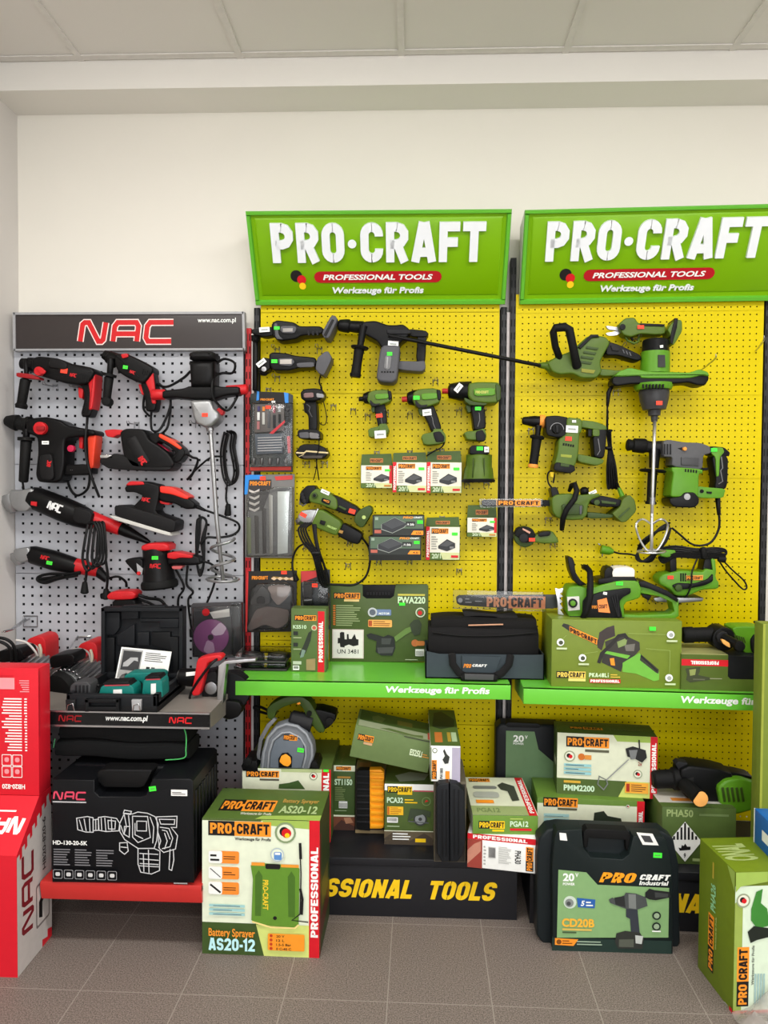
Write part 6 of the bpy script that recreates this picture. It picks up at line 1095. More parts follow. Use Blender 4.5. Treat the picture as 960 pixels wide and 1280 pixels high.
P(r, 'lock_knob', ('p', [(634, 330), (690, 326), (686, 346), (650, 352)], .06, .09, 4, RUBBER, 1)); P(r, 'side_handle', ('l', (290, 190), (284, 330), [(0, 44), (1, 36)], .085, TB, 18), ('l', (276, 340), (274, 362), [(0, 90), (.5, 104), (1, 90)], .09, RUBBER, 22), ('l', (274, 360), (262, 580), [(0, 36), (1, 33)], .085, RUBBER, 18), ('l', (262, 578), (260, 602), [(0, 36), (.5, 44), (1, 40)], .085, RUBBER, 18)); price_tag(r, 736, 194, .118, 46, 26, TAGG)
P(r, 'power_cord', ('t', [(762, 550), (772, 680)], [20, 14], .07, TB), ('c', [(772, 670, .07), (772, 780, .06), (720, 880, .06), (640, 912, .06), (560, 896, .06), (480, 830, .06), (420, 780, .06)], 9, .06), *[('c', [(404 - 6 * k, 740 + 16 * k, .06 + .008 * k), (330 - 6 * k, 780 + 8 * k, .07), (260 - 14 * k, 860, .07 + .006 * k), (190 - 8 * k, 930, .06), (150 + 10 * k, 1000 + 6 * k, .06), (200 + 20 * k, 1030, .07), (290 + 8 * k, 960, .07 + .006 * k), (380, 850 + 8 * k, .07), (410, 780, .06)], 9, .06) for k in range(4)]); P(r, 'plug', ('c', [(160, 990, .06), (100, 976, .05), (20, 970, .05), (-40, 950, .05)], 8, .05), ('l', (-20, 958), (-112, 940), [(0, 16), (.3, 32), (1, 36)], .05, TGB), ('t', [(-100, 960), (-104, 996)], 5, .05, STEEL), ('t', [(-116, 910), (-134, 898)], 5, .05, STEEL), label='green plug')
# jigsaw
view(740, 640, 4.571)
r = nt('jigsaw', 'green jigsaw with bundled black cord, lower right of the right-hand bay', 560, 400)
P(r, 'body', ('p', [(370, 376), (400, 350), (440, 344), (500, 330), (620, 340), (640, 320), (690, 330), (700, 380), (716, 400), (712, 436), (620, 440), (540, 476), (470, 474), (440, 440), (376, 410)], .03, .12, 18, TGB, 1), ('p', [(456, 420), (490, 404), (580, 410), (660, 384), (690, 350), (690, 396), (640, 420), (540, 440), (480, 446)], .11, .128, 6, TB, 1), ('d', 494, 434, 20, .12, .138, TGD, 4), *[('p', [(504 + 13 * k, 350), (512 + 13 * k, 350), (512 + 13 * k, 396), (504 + 13 * k, 396)], .118, .1215, 0, RUBBER) for k in range(3)])
P(r, 'handle', ('p', [(384, 226), (420, 214), (470, 216), (472, 252), (420, 258), (384, 250)], .04, .11, 10, TGB, 1), ('p', [(436, 250), (476, 250), (478, 340), (440, 344)], .04, .105, 8, TB), ('p', [(636, 260), (690, 266), (694, 330), (622, 342)], .04, .105, 8, TB, 1), ('p', [(670, 262), (694, 268), (700, 340), (690, 380), (680, 330)], .035, .112, 5, TGB, 1)); P(r, 'foot_plate', ('p', [(340, 486), (380, 480), (470, 484), (624, 486), (616, 504), (480, 514), (350, 506)], .02, .13, 4, STEEL), label='steel foot plate'); P(r, 'logo_plate', ('p', [(536, 362), (636, 360), (632, 390), (536, 390)], .118, .1225, 1, C(190, 150, 70, .4))); ptext(r, '@logo', 540, 364, 632, 388, .123, PRTORG); price_tag(r, 449, 374, .122, 34, 20, TAGR)
P(r, 'bundled_cord', *[('c', [(400, 206 + 10 * k, .08), (480, 196 + 12 * k, .1), (600, 212 + 10 * k, .11), (700, 206 + 8 * k, .1), (756, 214 + 4 * k, .09), (764, 240, .09), (720, 262 - 8 * k, .1), (600, 262 - 10 * k, .12), (480, 256 - 6 * k, .11), (410, 290 - 12 * k, .1), (380, 260, .09)], 7, .1) for k in range(4)], ('c', [(716, 262, .1), (760, 330, .06), (820, 400, .05), (864, 442, .05), (884, 430, .05), (866, 390, .05), (800, 330, .06), (744, 272, .09)], 5, .07), ('c', [(600, 270, .13), (572, 340, .14), (566, 420, .14), (540, 480, .13), (500, 520, .11), (490, 540, .1)], 5, .13), ('l', (720, 268), (760, 270), [(0, 16), (1, 22)], .1, RUBBER), ('t', [(634, 206), (640, 262)], 17, .12, RUBBER))
hooks([(372, 520, .1, 'wire hook under the foot plate of the jigsaw')])
# ---------------------------------------------------------------- right shelf
view(690, 690, 5.333)
def sx(x, y, z): return onz(x, y, z)
A = sx(-6, 896, ZS); Bq = sx(860, 914, ZS); wf = bay.loc(A)[1]; zt = bay.px(400, 456, wf)[1]
KG = C(112, 130, 42, .45); c = Carton(A, Bq, zt - ZS, .23, KG); F = c.front; X = lambda x: (x + 6) / 866; Y = lambda y: (908 - y) / 452
F.poly([(X(60), Y(500)), (X(72), Y(482)), (X(104), Y(490)), (X(310), Y(590)), (X(302), Y(628)), (X(110), Y(532))], C(46, 46, 42, .5)); a = (X(302) - X(112))
for q, m in (([(112, 500), (300, 580), (298, 622), (114, 540)], PRTORG), ([(312, 540), (360, 506), (410, 490), (418, 560), (350, 590), (330, 660), (300, 640)], C(60, 52, 50, .5)), ([(350, 600), (470, 550), (580, 600), (584, 650), (540, 700), (420, 690), (360, 660)], C(58, 56, 50, .5)), ([(340, 660), (420, 676), (560, 690), (470, 760), (460, 800), (330, 740)], C(50, 48, 44, .5)), ([(470, 740), (580, 670), (600, 700), (714, 800), (712, 850), (680, 858), (560, 810), (470, 800)], C(110, 178, 64, .5)), ([(590, 680), (710, 780), (708, 808), (690, 800), (584, 720)], C(56, 58, 46, .5)), ([(352, 660), (520, 690), (500, 712), (346, 678)], C(110, 178, 64, .5)), ([(384, 712), (412, 708), (420, 760), (392, 756)], PRTORG), ([(430, 600), (500, 570), (490, 620), (440, 640)], C(130, 150, 90, .5)), ([(480, 620), (550, 610), (544, 660), (490, 660)], C(110, 108, 100, .5))): F.poly([(X(x), Y(y)) for x, y in q], m)
F.stroke([(X(x), Y(y)) for x, y in ((310, 744), (330, 680), (400, 610), (440, 560), (480, 552), (500, 580))], .05, C(40, 38, 36, .5)); F.stroke([(X(x), Y(y)) for x, y in ((590, 690), (700, 790))], .025, C(30, 30, 28, .5))
G = Face(c.mb, F.P(X(114), Y(538)), F.P(X(300), Y(620)) - F.P(X(114), Y(538)), F.P(X(112), Y(504)) - F.P(X(114), Y(538)), .0005); G.btext('PRO·CRAFT', .02, .05, .96, .9, PRTBLK, .22)
F.logo(X(28), Y(848), X(224) - X(28), Y(803) - Y(848), 0, C(236, 204, 90, .5)); F.rect(X(108), Y(868), X(224), Y(850), C(226, 216, 120, .5)); F.btext('PKA48L', X(246), Y(838), X(366) - X(246), Y(810) - Y(838), C(214, 234, 190, .5), .22); F.rect(X(371), Y(838), X(377), Y(820), C(214, 234, 190, .5)); F.rect(X(371), Y(815), X(377), Y(809), C(214, 234, 190, .5)); F.lines(X(390), Y(842), X(458) - X(390), Y(812) - Y(842), 2, C(226, 190, 70, .5)); F.rect(X(250), Y(876), X(456), Y(850), PRTRED); F.btext('PROFESSIONAL', X(256), Y(872), X(450) - X(256), Y(854) - Y(872), PRTWHT, .24)
for x, y, m in ((52, 608, 1), (200, 710, 1), (783, 545, 1), (776, 832, 1)): F.circ(X(x), Y(y), .055, PRTWHT); F.circ(X(x) + .003, Y(y) - .005, .032, C(70, 76, 56, .5) if x < 700 else C(160, 164, 160, .5)); F.rect(X(x - 26), Y(y + 48), X(x + 44), Y(y + 36), C(200, 214, 170, .5))
F.stroke([(X(500), Y(540)), (X(750), Y(544))], .006, C(150, 170, 90, .5)); F.stroke([(X(620), Y(640)), (X(780), Y(650)), (X(778), Y(800))], .006, C(150, 170, 90, .5)); F.stroke([(X(90), Y(560)), (X(60), Y(590))], .006, C(150, 170, 90, .5)); F.stroke([(X(210), Y(680)), (X(300), Y(666))], .006, C(150, 170, 90, .5)); F.rect(X(640), Y(520), X(684), Y(494), TAGG)
c.done('carton', 'wide green carton with printed chainsaw picture, on the right green shelf')
wk = wf; zk = zt
# chainsaw lying on that carton
view(690, 690, 5.333); w0, w1 = wk - .17, wk - .06
r = T('chainsaw', 'large green and black chainsaw lying on top of the green carton with chainsaw picture', 'power tool', 440, 440, wk - .1)
P(r, 'body', ('p', [(88, 260), (110, 224), (180, 222), (240, 240), (330, 210), (440, 184), (560, 186), (584, 240), (576, 300), (470, 330), (470, 446), (120, 440), (92, 400)], w0, w1, 14, TGB, 1), ('p', [(206, 306), (330, 262), (520, 236), (524, 272), (470, 300), (446, 330), (470, 446), (200, 440)], w1 - .02, w1 + .01, 6, TB, 1), ('p', [(200, 420), (470, 426), (470, 448), (110, 446), (110, 420)], w0, w1 + .004, 3, TB), *[('p', [(396 + 16 * k, 300 - 8 * k), (402 + 16 * k, 298 - 8 * k), (444 + 4 * k, 430), (438 + 4 * k, 432)], w1 + .006, w1 + .014, 1, TB2) for k in range(3)])
P(r, 'bar_cover', ('p', [(100, 300), (180, 296), (184, 384), (108, 392)], w1 - .01, w1 + .012, 4, C(208, 206, 200, .4)), ('d', 140, 342, 30, w1 + .01, w1 + .022, TB2, 4), ('d', 140, 342, 18, w1 + .02, w1 + .028, TGB, 3)); P(r, 'bumper_spikes', ('p', [(20, 240), (44, 246), (74, 240), (70, 270), (52, 276), (74, 296), (48, 306), (70, 330), (52, 344), (72, 372), (54, 384), (80, 420), (40, 416), (36, 330)], w1 - .03, w1 - .024, 1, SILVER), label='silver spikes')
P(r, 'logo_patch', ('p', [(302, 322), (364, 306), (388, 406), (310, 400)], w1 + .01, w1 + .0125, 0, C(242, 140, 70, .5))); ptext(r, 'CRAFT', 312, 350, 368, 376, w1 + .0127, PRTBLK, -3); ptext(r, 'PRO', 266, 356, 300, 378, w1 + .0127, PRTORG, -3); price_tag(r, 450, 210, w1 + .001, 46, 24, TAGG, 3); price_tag(r, 354, 276, w1 + .011, 26, 18, TAGW, 10)
P(r, 'front_handle', ('t', [(206, 438, w1 + .02), (232, 390, w1 + .03), (252, 300, w1 + .03), (256, 200, w1 + .02), (252, 130, w1 - .01), (230, 104, w1 - .04), (214, 100, w0)], [20, 23, 24, 22, 20, 20, 20], w1, RUBBER, 12)); P(r, 'hand_guard', ('p', [(98, 30), (130, 32), (146, 70), (150, 130), (190, 190), (230, 214), (180, 222), (140, 190), (112, 120)], w0 + .02, w1 - .02, 6, TB, 1)); P(r, 'tank', ('p', [(394, 130), (410, 104), (460, 98), (530, 102), (544, 120), (540, 180), (400, 182)], w0 + .02, w1 - .01, 8, C(228, 222, 210, .4), 1), ('p', [(344, 124), (360, 100), (398, 98), (404, 180), (340, 184)], w0 + .02, w1 - .012, 6, TB, 1), ('p', [(300, 176), (400, 160), (540, 160), (560, 192), (300, 206)], w0, w1 - .004, 6, TB), label='white tank')
P(r, 'rear_handle', ('p', [(556, 190), (600, 190), (760, 260), (834, 310), (836, 420), (800, 446), (470, 446), (470, 410), (570, 416), (780, 408), (806, 390), (790, 330), (700, 290), (580, 270)], w0 + .02, w1 - .015, 8, TGB), ('p', [(570, 192), (610, 188), (760, 254), (830, 306), (826, 330), (760, 290), (640, 240), (580, 226)], w0 + .015, w1 - .005, 6, TB)); P(r, 'trigger', ('p', [(590, 276), (660, 290), (640, 322), (620, 310)], w0 + .04, w1 - .03, 3, TB))
P(r, 'guide_bar', ('p', [(-640, 300), (-620, 286), (-300, 286), (30, 284), (60, 286), (60, 378), (-300, 376), (-610, 356), (-636, 340)], wk - .125, wk - .119, 1, C(52, 54, 54, .4), 1), ('d', -612, 322, 16, wk - .12, wk - .117, LGREY), label='dark guide bar'); P(r, 'bar_sleeve', ('p', [(-660, 252), (-60, 268), (-40, 396), (-660, 376)], wk - .128, wk - .114, 2, CLEAR), label='clear sleeve')
mb = MB(); F = bface(mb, -436, 290, -46, 372, wk - .1185, .0015); F.rect(.375, .0, 1, 1, C(206, 130, 84, .5)); F.btext('PRO', .0, .1, .34, .8, C(214, 150, 110, .5), .24); F.circ(.37, .5, .1, C(214, 150, 110, .5)); F.btext('CRAFT', .42, .1, .54, .8, C(40, 30, 26, .5), .24); F.rect(-.37, .66, -.3, .74, LGREY); F.rect(-.37, .4, -.26, .47, LGREY); F.rect(-.2, .5, -.08, .56, LGREY); build('bar_print', mb, r)
# carton with cut-out, black case showing
view(840, 770, 8); A = sx(90, 738, ZS); Bq = sx(840, 752, ZS); wf = bay.loc(A)[1]; u0 = bay.loc(A)[0]; u1 = bay.loc(Bq)[0] + .03; zt = bay.px(400, 388, wf)[1]; D_ = .19
r = thing('carton', 'green carton with cut-out showing a black case, upside-down red strip, right green shelf', 'box', bay.W((u0 + u1) / 2, wf - D_ / 2, ZS))
mb = MB(); box(mb, (u0 + .004, wf - D_, ZS + .002), (u1, wf - .004, zt - .002), CB2, None, .003); 
for k in range(4): q = u0 + (.078 + .012 * k); box(mb, (q + .0, wf - .006, ZS + .014), (q + .005, wf - .001, ZS + .03), CB, None, .001)
build('case', mb, r, label='black case'); un = lambda x: bay.px(x, 500, wf)[0]; zn = lambda y: bay.px(400, y, wf)[1]
mb = MB(); solid(mb, [(u0, ZS), (u1, ZS), (u1, zn(628)), (un(590), zn(628)), (un(560), zn(600)), (un(560), zt), (u0, zt)], wf - .004, wf, 0, OLIVE); box(mb, (u0, wf - D_, zt), (un(556), wf, zt + .002), C(150, 150, 96, .5)); box(mb, (u0 - .001, wf - D_, ZS), (u0 + .002, wf, zt), OLIVE)
F = Face(mb, bay.W(u0, wf, ZS), bay.e * (un(560) - u0), Vector((0, 0, zt - ZS))); Y = lambda y: (742 - y) / 354; X = lambda x: (x - 92) / 468
F.rect(0, Y(500), 1, Y(436), PRTRED); F.btext('PROFESSIONAL', .2, Y(486), .6, Y(450) - Y(486), PRTWHT, .24, 0, 180); F.poly([(X(x), Y(y)) for x, y in ((130, 530), (280, 510), (276, 560), (260, 590), (380, 612), (380, 634), (180, 666), (140, 640), (150, 590))], C(60, 66, 40, .5)); F.poly([(X(x), Y(y)) for x, y in ((170, 540), (240, 530), (230, 590), (180, 600))], C(140, 150, 84, .5)); F.rect(X(380), Y(626), X(500), Y(618), C(150, 152, 120, .5)); F.rect(X(210), Y(640), X(330), Y(626), C(90, 92, 70, .5)); build('sleeve', mb, r)
r = nt('rotary_hammer', 'black and green hammer drill lying on the carton with the cut-out', 460, 300, wf - .1)
w_ = wf - .1; P(r, 'barrel', ('l', (104, 190), (400, 184), [(0, 74), (.05, 84), (.35, 84), (.36, 76), (1, 78)], w_, RUBBER, 20)); P(r, 'gear_housing', ('d', 500, 220, 116, w_ - .05, w_ + .04, TB, 14), ('d', 500, 210, 60, w_ + .02, w_ + .06, TB2, 14)); P(r, 'motor', ('p', [(580, 120), (620, 96), (860, 96), (940, 130), (980, 170), (980, 300), (760, 370), (700, 360), (620, 200)], w_ - .05, w_ + .04, 16, TGB, 1), *[('p', [(620 + 22 * k, 190 + 6 * k), (630 + 22 * k, 186 + 6 * k), (650 + 22 * k, 240 + 6 * k), (640 + 22 * k, 246 + 6 * k)], w_ + .036, w_ + .043, 1, TGD) for k in range(5)], ('p', [(760, 230), (800, 170), (990, 160), (990, 400), (820, 400), (770, 330)], w_ - .05, w_ + .05, 16, RUBBER, 1), label='green motor housing')
P(r, 'side_handle', ('l', (510, 212, ), (680, 300), [(0, 40), (.2, 46), (.9, 50), (1, 54)], w_ + .06, TB, 18, w_ + .11), ('d', 676, 302, 52, w_ + .1, w_ + .125, RUBBER, 10), ('p', [(490, 234), (520, 236), (574, 270), (580, 316), (550, 304), (510, 276)], w_ + .1, w_ + .112, 2, C(232, 170, 90, .5), 1)); P(r, 'power_cord', ('c', [(880, 60, w_), (900, 90, w_), (960, 80, w_), (1000, 60, w_)], 14, w_), ('c', [(820, 60, w_ - .03), (900, 60, w_ - .02), (980, 110, w_), (1000, 150, w_)], 14, w_))
# ---------------------------------------------------------------- middle shelf
use(MAIN); view(290, 700, 3.692)
A = onz(450, 468, ZS); Bq = onz(904, 472, ZS); w_ = bay.loc(A)[1]; CG = C(70, 88, 40, .45)
r = thing('tool_case', 'dark green tool case with grinder picture and white warning label, on the middle green shelf', 'case', A)
mb = MB(); prism(mb, [(450, 470), (904, 470), (906, 122), (900, 112), (756, 112), (746, 166), (730, 176), (620, 176), (604, 164), (604, 112), (456, 108), (450, 118)], max(w_ - .095, .004), w_, 3, CG); F = bface(mb, 450, 110, 905, 470, w_); X = lambda x: (x - 450) / 455; Y = lambda y: (470 - y) / 360
F.logo(X(468), Y(178), X(590) - X(468), Y(150) - Y(178)); F.rect(X(516), Y(190), X(586), Y(180), C(226, 196, 130, .5)); F.lines(X(480), Y(304), X(600) - X(480), Y(204) - Y(304), 10, C(150, 164, 116, .5)); 
for k in range(9): F.rect(X(466), Y(214 + 10.6 * k), X(477), Y(207 + 10.6 * k), C(200, 110, 40, .5))
F.rect(X(463), Y(452), X(608), Y(318), C(214, 196, 190, .5)); F.rect(X(467), Y(448), X(604), Y(322), C(226, 220, 216, .5))
for q in ([(488, 358), (498, 358), (498, 334), (506, 330), (518, 332), (520, 364), (530, 364), (530, 340), (538, 340), (540, 362), (552, 362), (566, 338), (574, 362), (584, 364), (584, 390), (560, 396), (540, 388), (520, 396), (520, 402), (500, 400), (498, 382), (488, 384)],): F.poly([(X(x), Y(y)) for x, y in q], PRTBLK)
F.text('UN 3481', X(486), Y(430), X(584) - X(486), Y(410) - Y(430), PRTBLK, .01); F.text('PWA220', X(764), Y(196), X(890) - X(764), Y(164) - Y(196), C(206, 230, 190, .5), .035); F.rect(X(764), Y(160), X(888), Y(152), C(200, 190, 80, .5)); F.rect(X(770), Y(206), X(798), Y(192), TAGG)
F.rrect(X(650), Y(252), X(734), Y(224), C(110, 130, 170, .5), .2); F.circ(X(648), Y(238), .06, C(190, 194, 196, .5)); F.circ(X(648), Y(238), .04, C(90, 96, 110, .5)); F.text('MOTOR', X(676), Y(248), X(726) - X(676), Y(238) - Y(248), PRTWHT, .03, .2); F.rrect(X(628), Y(306), X(738), Y(272), C(232, 172, 90, .5), .15); F.lines(X(652), Y(302), X(734) - X(652), Y(276) - Y(302), 3, C(150, 90, 40, .5)); F.rect(X(630), Y(302), X(646), Y(276), C(180, 80, 40, .5)); F.circ(X(868), Y(236), .062, C(206, 216, 190, .5)); F.circ(X(868), Y(236), .048, C(84, 104, 64, .5)); F.circ(X(866), Y(238), .028, RED)
for q, m in (([(620, 342), (640, 334), (700, 350), (720, 340), (748, 350), (754, 400), (740, 436), (690, 436), (664, 420), (668, 370), (630, 358)], C(34, 36, 36, .5)), ([(748, 350), (800, 310), (826, 300), (840, 316), (800, 340), (756, 372)], C(100, 128, 64, .5)), ([(820, 290), (838, 270), (862, 268), (874, 290), (866, 336), (840, 342), (826, 320)], C(52, 62, 44, .5)), ([(670, 400), (748, 396), (740, 424), (676, 426)], C(70, 70, 72, .5)), ([(690, 356), (736, 356), (730, 384), (690, 384)], C(64, 66, 66, .5))): F.poly([(X(x), Y(y)) for x, y in q], m)
F.rect(X(846), Y(436), X(886), Y(404), PRTWHT); 
for k in range(9): F.rect(X(849 + 4 * k), Y(434), X(850.6 + 4 * k), Y(412), PRTBLK)
F.circ(X(844), Y(376), .045, C(190, 110, 60, .5)); F.rrect(X(848), Y(388), X(888), Y(366), C(200, 120, 60, .5), .3); F.lines(X(800), Y(456), X(886) - X(800), .02, 1, C(180, 190, 160, .5)); build('body', mb, r)
mb = MB(); prism(mb, [(602, 114), (754, 114), (748, 166), (732, 178), (620, 178), (604, 166)], max(w_ - .05, .006), max(w_ - .02, .012), 2, TB)
for k in range(8): prism(mb, [(622 + 14 * k, 150), (630 + 14 * k, 150), (630 + 14 * k, 162), (622 + 14 * k, 162)], max(w_ - .02, .012), max(w_ - .02, .012) + .003, 1, TB2)
build('handle', mb, r, label='black handle')
A = onz(272, 515, ZS); Bq = onz(434, 518, ZS); w_ = bay.loc(A)[1]; H = bay.px(350, 224, w_)[1] - ZS; c = Carton(A, Bq, H, .075, C(84, 106, 56, .5)); F = c.front
F.rect(.76, 0, .95, .96, PRTRED); F.btext('PROFESSIONAL', .79, .16, .12, .64, PRTWHT, .22, 0, 90); F.logo(.1, .81, .62, .085); F.text('KS510', .06, .68, .38, .06, C(200, 226, 190, .5), .03); F.circ(.66, .7, .045, C(190, 200, 160, .5)); F.circ(.66, .7, .03, C(190, 90, 70, .5)); F.poly([(.5, .62), (.6, .66), (.56, .5), (.42, .3), (.3, .24), (.24, .28), (.36, .42)], C(44, 50, 40, .5)); F.poly([(.32, .36), (.42, .34), (.36, .24), (.26, .22)], C(120, 140, 130, .5))
for y in (.58, .4): F.rect(.07, y, .2, y + .06, C(40, 44, 40, .5)); F.rect(.07, y - .05, .3, y - .03, C(150, 164, 120, .5))
F.rect(.06, .03, .24, .1, PRTWHT); F.rect(.08, .05, .22, .09, C(120, 124, 118, .5)); F.rect(.06, .12, .3, .17, C(180, 190, 170, .5)); F.poly([(.44, .2), (.7, .22), (.7, .03), (.44, .03)], C(150, 130, 90, .5))
c.done('carton', 'upright green carton with red side strip, left of the dark green case on the shelf')
# blister packs lying at the left end of the shelf
for i, (dz, l) in enumerate(((0, 'lower clear pack of black saw discs, left end of the middle green shelf'), (.034, 'upper clear pack of black saw discs, left end of the middle green shelf'))):
    A = onz(8, 512 + 6 * i, ZS); uu, w_, _ = bay.loc(A); u1 = bay.loc(onz(246, 524, ZS))[0]; z0 = ZS + .001 + dz; base = bay.W((uu + u1) / 2, w_ - .08, z0); r = thing('saw_disc_pack', l, 'blister pack', base)
    mb = MB(); box(mb, (uu, w_ - .17, z0), (u1, w_ - .002, z0 + .008), C(50, 50, 48, .45), None, .003); 
    build('card', mb, r); mb = MB()
    for k in range(2):
        ce = bay.W(uu + .055 + .1 * k, w_ - .08, z0 + .008); sweep(mb, [ce, ce + Vector((0, 0, .012))], [.045, .042], BLK2, 24, False); sweep(mb, [ce + Vector((0, 0, .012)), ce + Vector((0, 0, .014))], [.03, .028], STEEL, 20, False)
    build('discs', mb, r); mb = MB(); box(mb, (uu + .004, w_ - .166, z0 + .009), (u1 - .004, w_ - .004, z0 + .031), CLEAR, None, .008); build('blister', mb, r, label='clear plastic')
# slate carton and black bag
view(520, 720, 5.333); A = onz(62, 682, ZS); Bq = onz(866, 712, ZS); Bq.y = A.y; w_ = bay.loc(A)[1]; z1 = bay.px(60, 500, w_)[1]; z2 = bay.px(866, 524, w_)[1]; SL = C(52, 62, 68, .6); u0, u1 = bay.loc(A)[0], bay.loc(Bq)[0]; D_ = .2
mb = MB(); solid(mb, [(u0, ZS + .001), (u1, ZS + .001), (u1, z2), (u1 - .04, z2 - .002), (u0 + .05, z1 - .01), (u0, z1)], w_ - .004, w_, 0, SL); box(mb, (u0, w_ - D_, ZS + .001), (u1, w_, ZS + .005), SL); box(mb, (u0, w_ - D_, ZS + .001), (u0 + .004, w_, z1), SL); box(mb, (u1 - .004, w_ - D_, ZS + .001), (u1, w_, z2), SL); box(mb, (u0, w_ - D_, ZS + .001), (u1, w_ - D_ + .004, z1), SL)
one('carton', mb, 'slate grey open carton with a black tool bag in it, between the two green shelves', 'box', bay.W((u0 + u1) / 2, w_ - D_ / 2, ZS))
r = thing('tool_bag', 'black fabric tool bag sitting in the slate grey carton, handle hanging over the front', 'bag', bay.W((u0 + u1) / 2, w_ - D_ / 2, ZS + .006)); FB = C(14, 13, 14, .8, spec=.25); FB2 = C(22, 21, 21, .85, spec=.2)
ua, ub = bay.px(84, 400, w_ - .03)[0], bay.px(815, 400, w_ - .03)[0]; zb_, zt_ = bay.px(400, 545, w_)[1], bay.px(400, 262, w_ - .08)[1]
build('body', fold(ua, ub, w_ - D_ + .01, w_ - .008, ZS + .03, zt_ - .02, FB, .004), r); build('lid', fold(ua + .01, ub - .006, w_ - D_ + .015, w_ - .02, zt_ - .055, zt_, FB2, .003), r)
P(r, 'zip', ('c', [(110, 376, w_ - .012), (300, 398, w_ - .008), (560, 398, w_ - .008), (806, 376, w_ - .012)], 5, w_ - .01, RUBBER)); P(r, 'zip_pull', ('t', [(350, 329, w_ - .016), (580, 323, w_ - .016)], 5, w_ - .016, C(200, 150, 120, .5)), label='pale trim'); P(r, 'top_strap', ('p', [(310, 232), (330, 226), (540, 250), (660, 238), (690, 300), (560, 300), (540, 268), (400, 262), (320, 268)], w_ - .1, w_ - .05, 4, C(30, 29, 29, .85), 1))
for q_ in ([(240, 520, w_ + .006), (246, 590, w_ + .012), (290, 650, w_ + .018), (330, 668, w_ + .02)], [(630, 530, w_ + .006), (620, 590, w_ + .012), (570, 650, w_ + .018), (520, 672, w_ + .02)]): P(r, 'hanging_strap', ('t', q_, 26, w_ + .01, FB, 10, True, .35))
P(r, 'label_panel', ('p', [(306, 530), (566, 540), (524, 650), (310, 646)], w_ + .006, w_ + .014, 3, C(52, 62, 68, .7)), label='slate grey panel'); ptext(r, 'PRO', 316, 586, 370, 612, w_ + .0145, PRTORG, 2, shear=.2); ptext(r, 'CRAFT', 374, 588, 474, 606, w_ + .0145, PRTWHT, 2, shear=.2)
P(r, 'grip', ('l', (300, 676), (540, 682), [(0, 26), (.06, 34), (.94, 34), (1, 26)], w_ + .022, RUBBER, 14), ('p', [(324, 652), (520, 658), (516, 694), (326, 690)], w_ + .036, w_ + .044, 4, C(70, 70, 72, .6)))
view()
# ---------------------------------------------------------------- cartons and cases on the plinths and on the floor
def cbox(xl, xr, yt, zs, mat, w=None, yb=None, D=.2, bk=None):
    if w is None: w = bay.loc(onz((xl + xr) / 2, yb, zs))[1]
    u0, _ = bay.px(xl, yt, w); u1, zt = bay.px(xr, yt, w); zt = bay.px((xl + xr) / 2, yt, w)[1]
    if bk: D = w - bay.loc(onz(bk[0], bk[1], zt))[1]
    D = min(D, w - (.11 if bay is RIGHT else .006)); c = Carton(bay.W(u0, w, zs), bay.W(u1, w, zs), zt - zs, D, mat); c.w = w; c.zt = zt; c.D = D; return c
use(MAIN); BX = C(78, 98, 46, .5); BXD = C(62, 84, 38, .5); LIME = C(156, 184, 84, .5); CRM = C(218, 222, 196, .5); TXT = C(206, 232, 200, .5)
def deu(F, x, y, r): F.circ(x, y, r, C(150, 160, 130, .5)); F.circ(x, y, r * .78, C(226, 226, 206, .5)); F.circ(x - .1 * r, y + .1 * r, r * .4, PRTBLK); F.circ(x + .1 * r, y - .05 * r, r * .35, RED)
# carton under the circular saw
view(300, 860, 5.333); c = cbox(16, 606, 538, ZP, BX, w=.33, bk=(130, 318)); F = c.front; hh = c.zt - ZP; px_ = lambda y: (bay.px(300, y, c.w)[1] - ZP) / hh; X = lambda x: (x - 16) / 590
F.rect(0, .0, .895, 1, CRM); F.rect(.895, 0, 1, 1, PRTRED); F.rect(.44, px_(560), .9, 1, C(176, 190, 136, .5)); F.logo(X(40), px_(598), X(262) - X(40), px_(554) - px_(598)); F.rect(X(132), px_(618), X(262), px_(606), C(80, 76, 66, .5)); F.poly([(X(258), px_(670)), (X(262), px_(640)), (X(330), px_(630)), (X(390), px_(612)), (X(436), px_(670))], C(64, 90, 44, .5)); F.btext('PROFESSIONAL', .915, .02, .065, px_(560) - .02, PRTWHT, .22, 0, 90); deu(F, X(491), px_(582), .045 * .33 / hh); F.rect(X(556), px_(552), X(592), px_(536), TAGG)
c.done('carton', 'cream and green carton with the circular saw on top, behind the sprayer carton'); wk, zk = c.w, c.zt
w0 = wk - .11; w1 = wk - .006
r = nt('circular_saw', 'green corded circular saw with grey blade guard, standing on the cream carton', 330, 520, wk - .1)
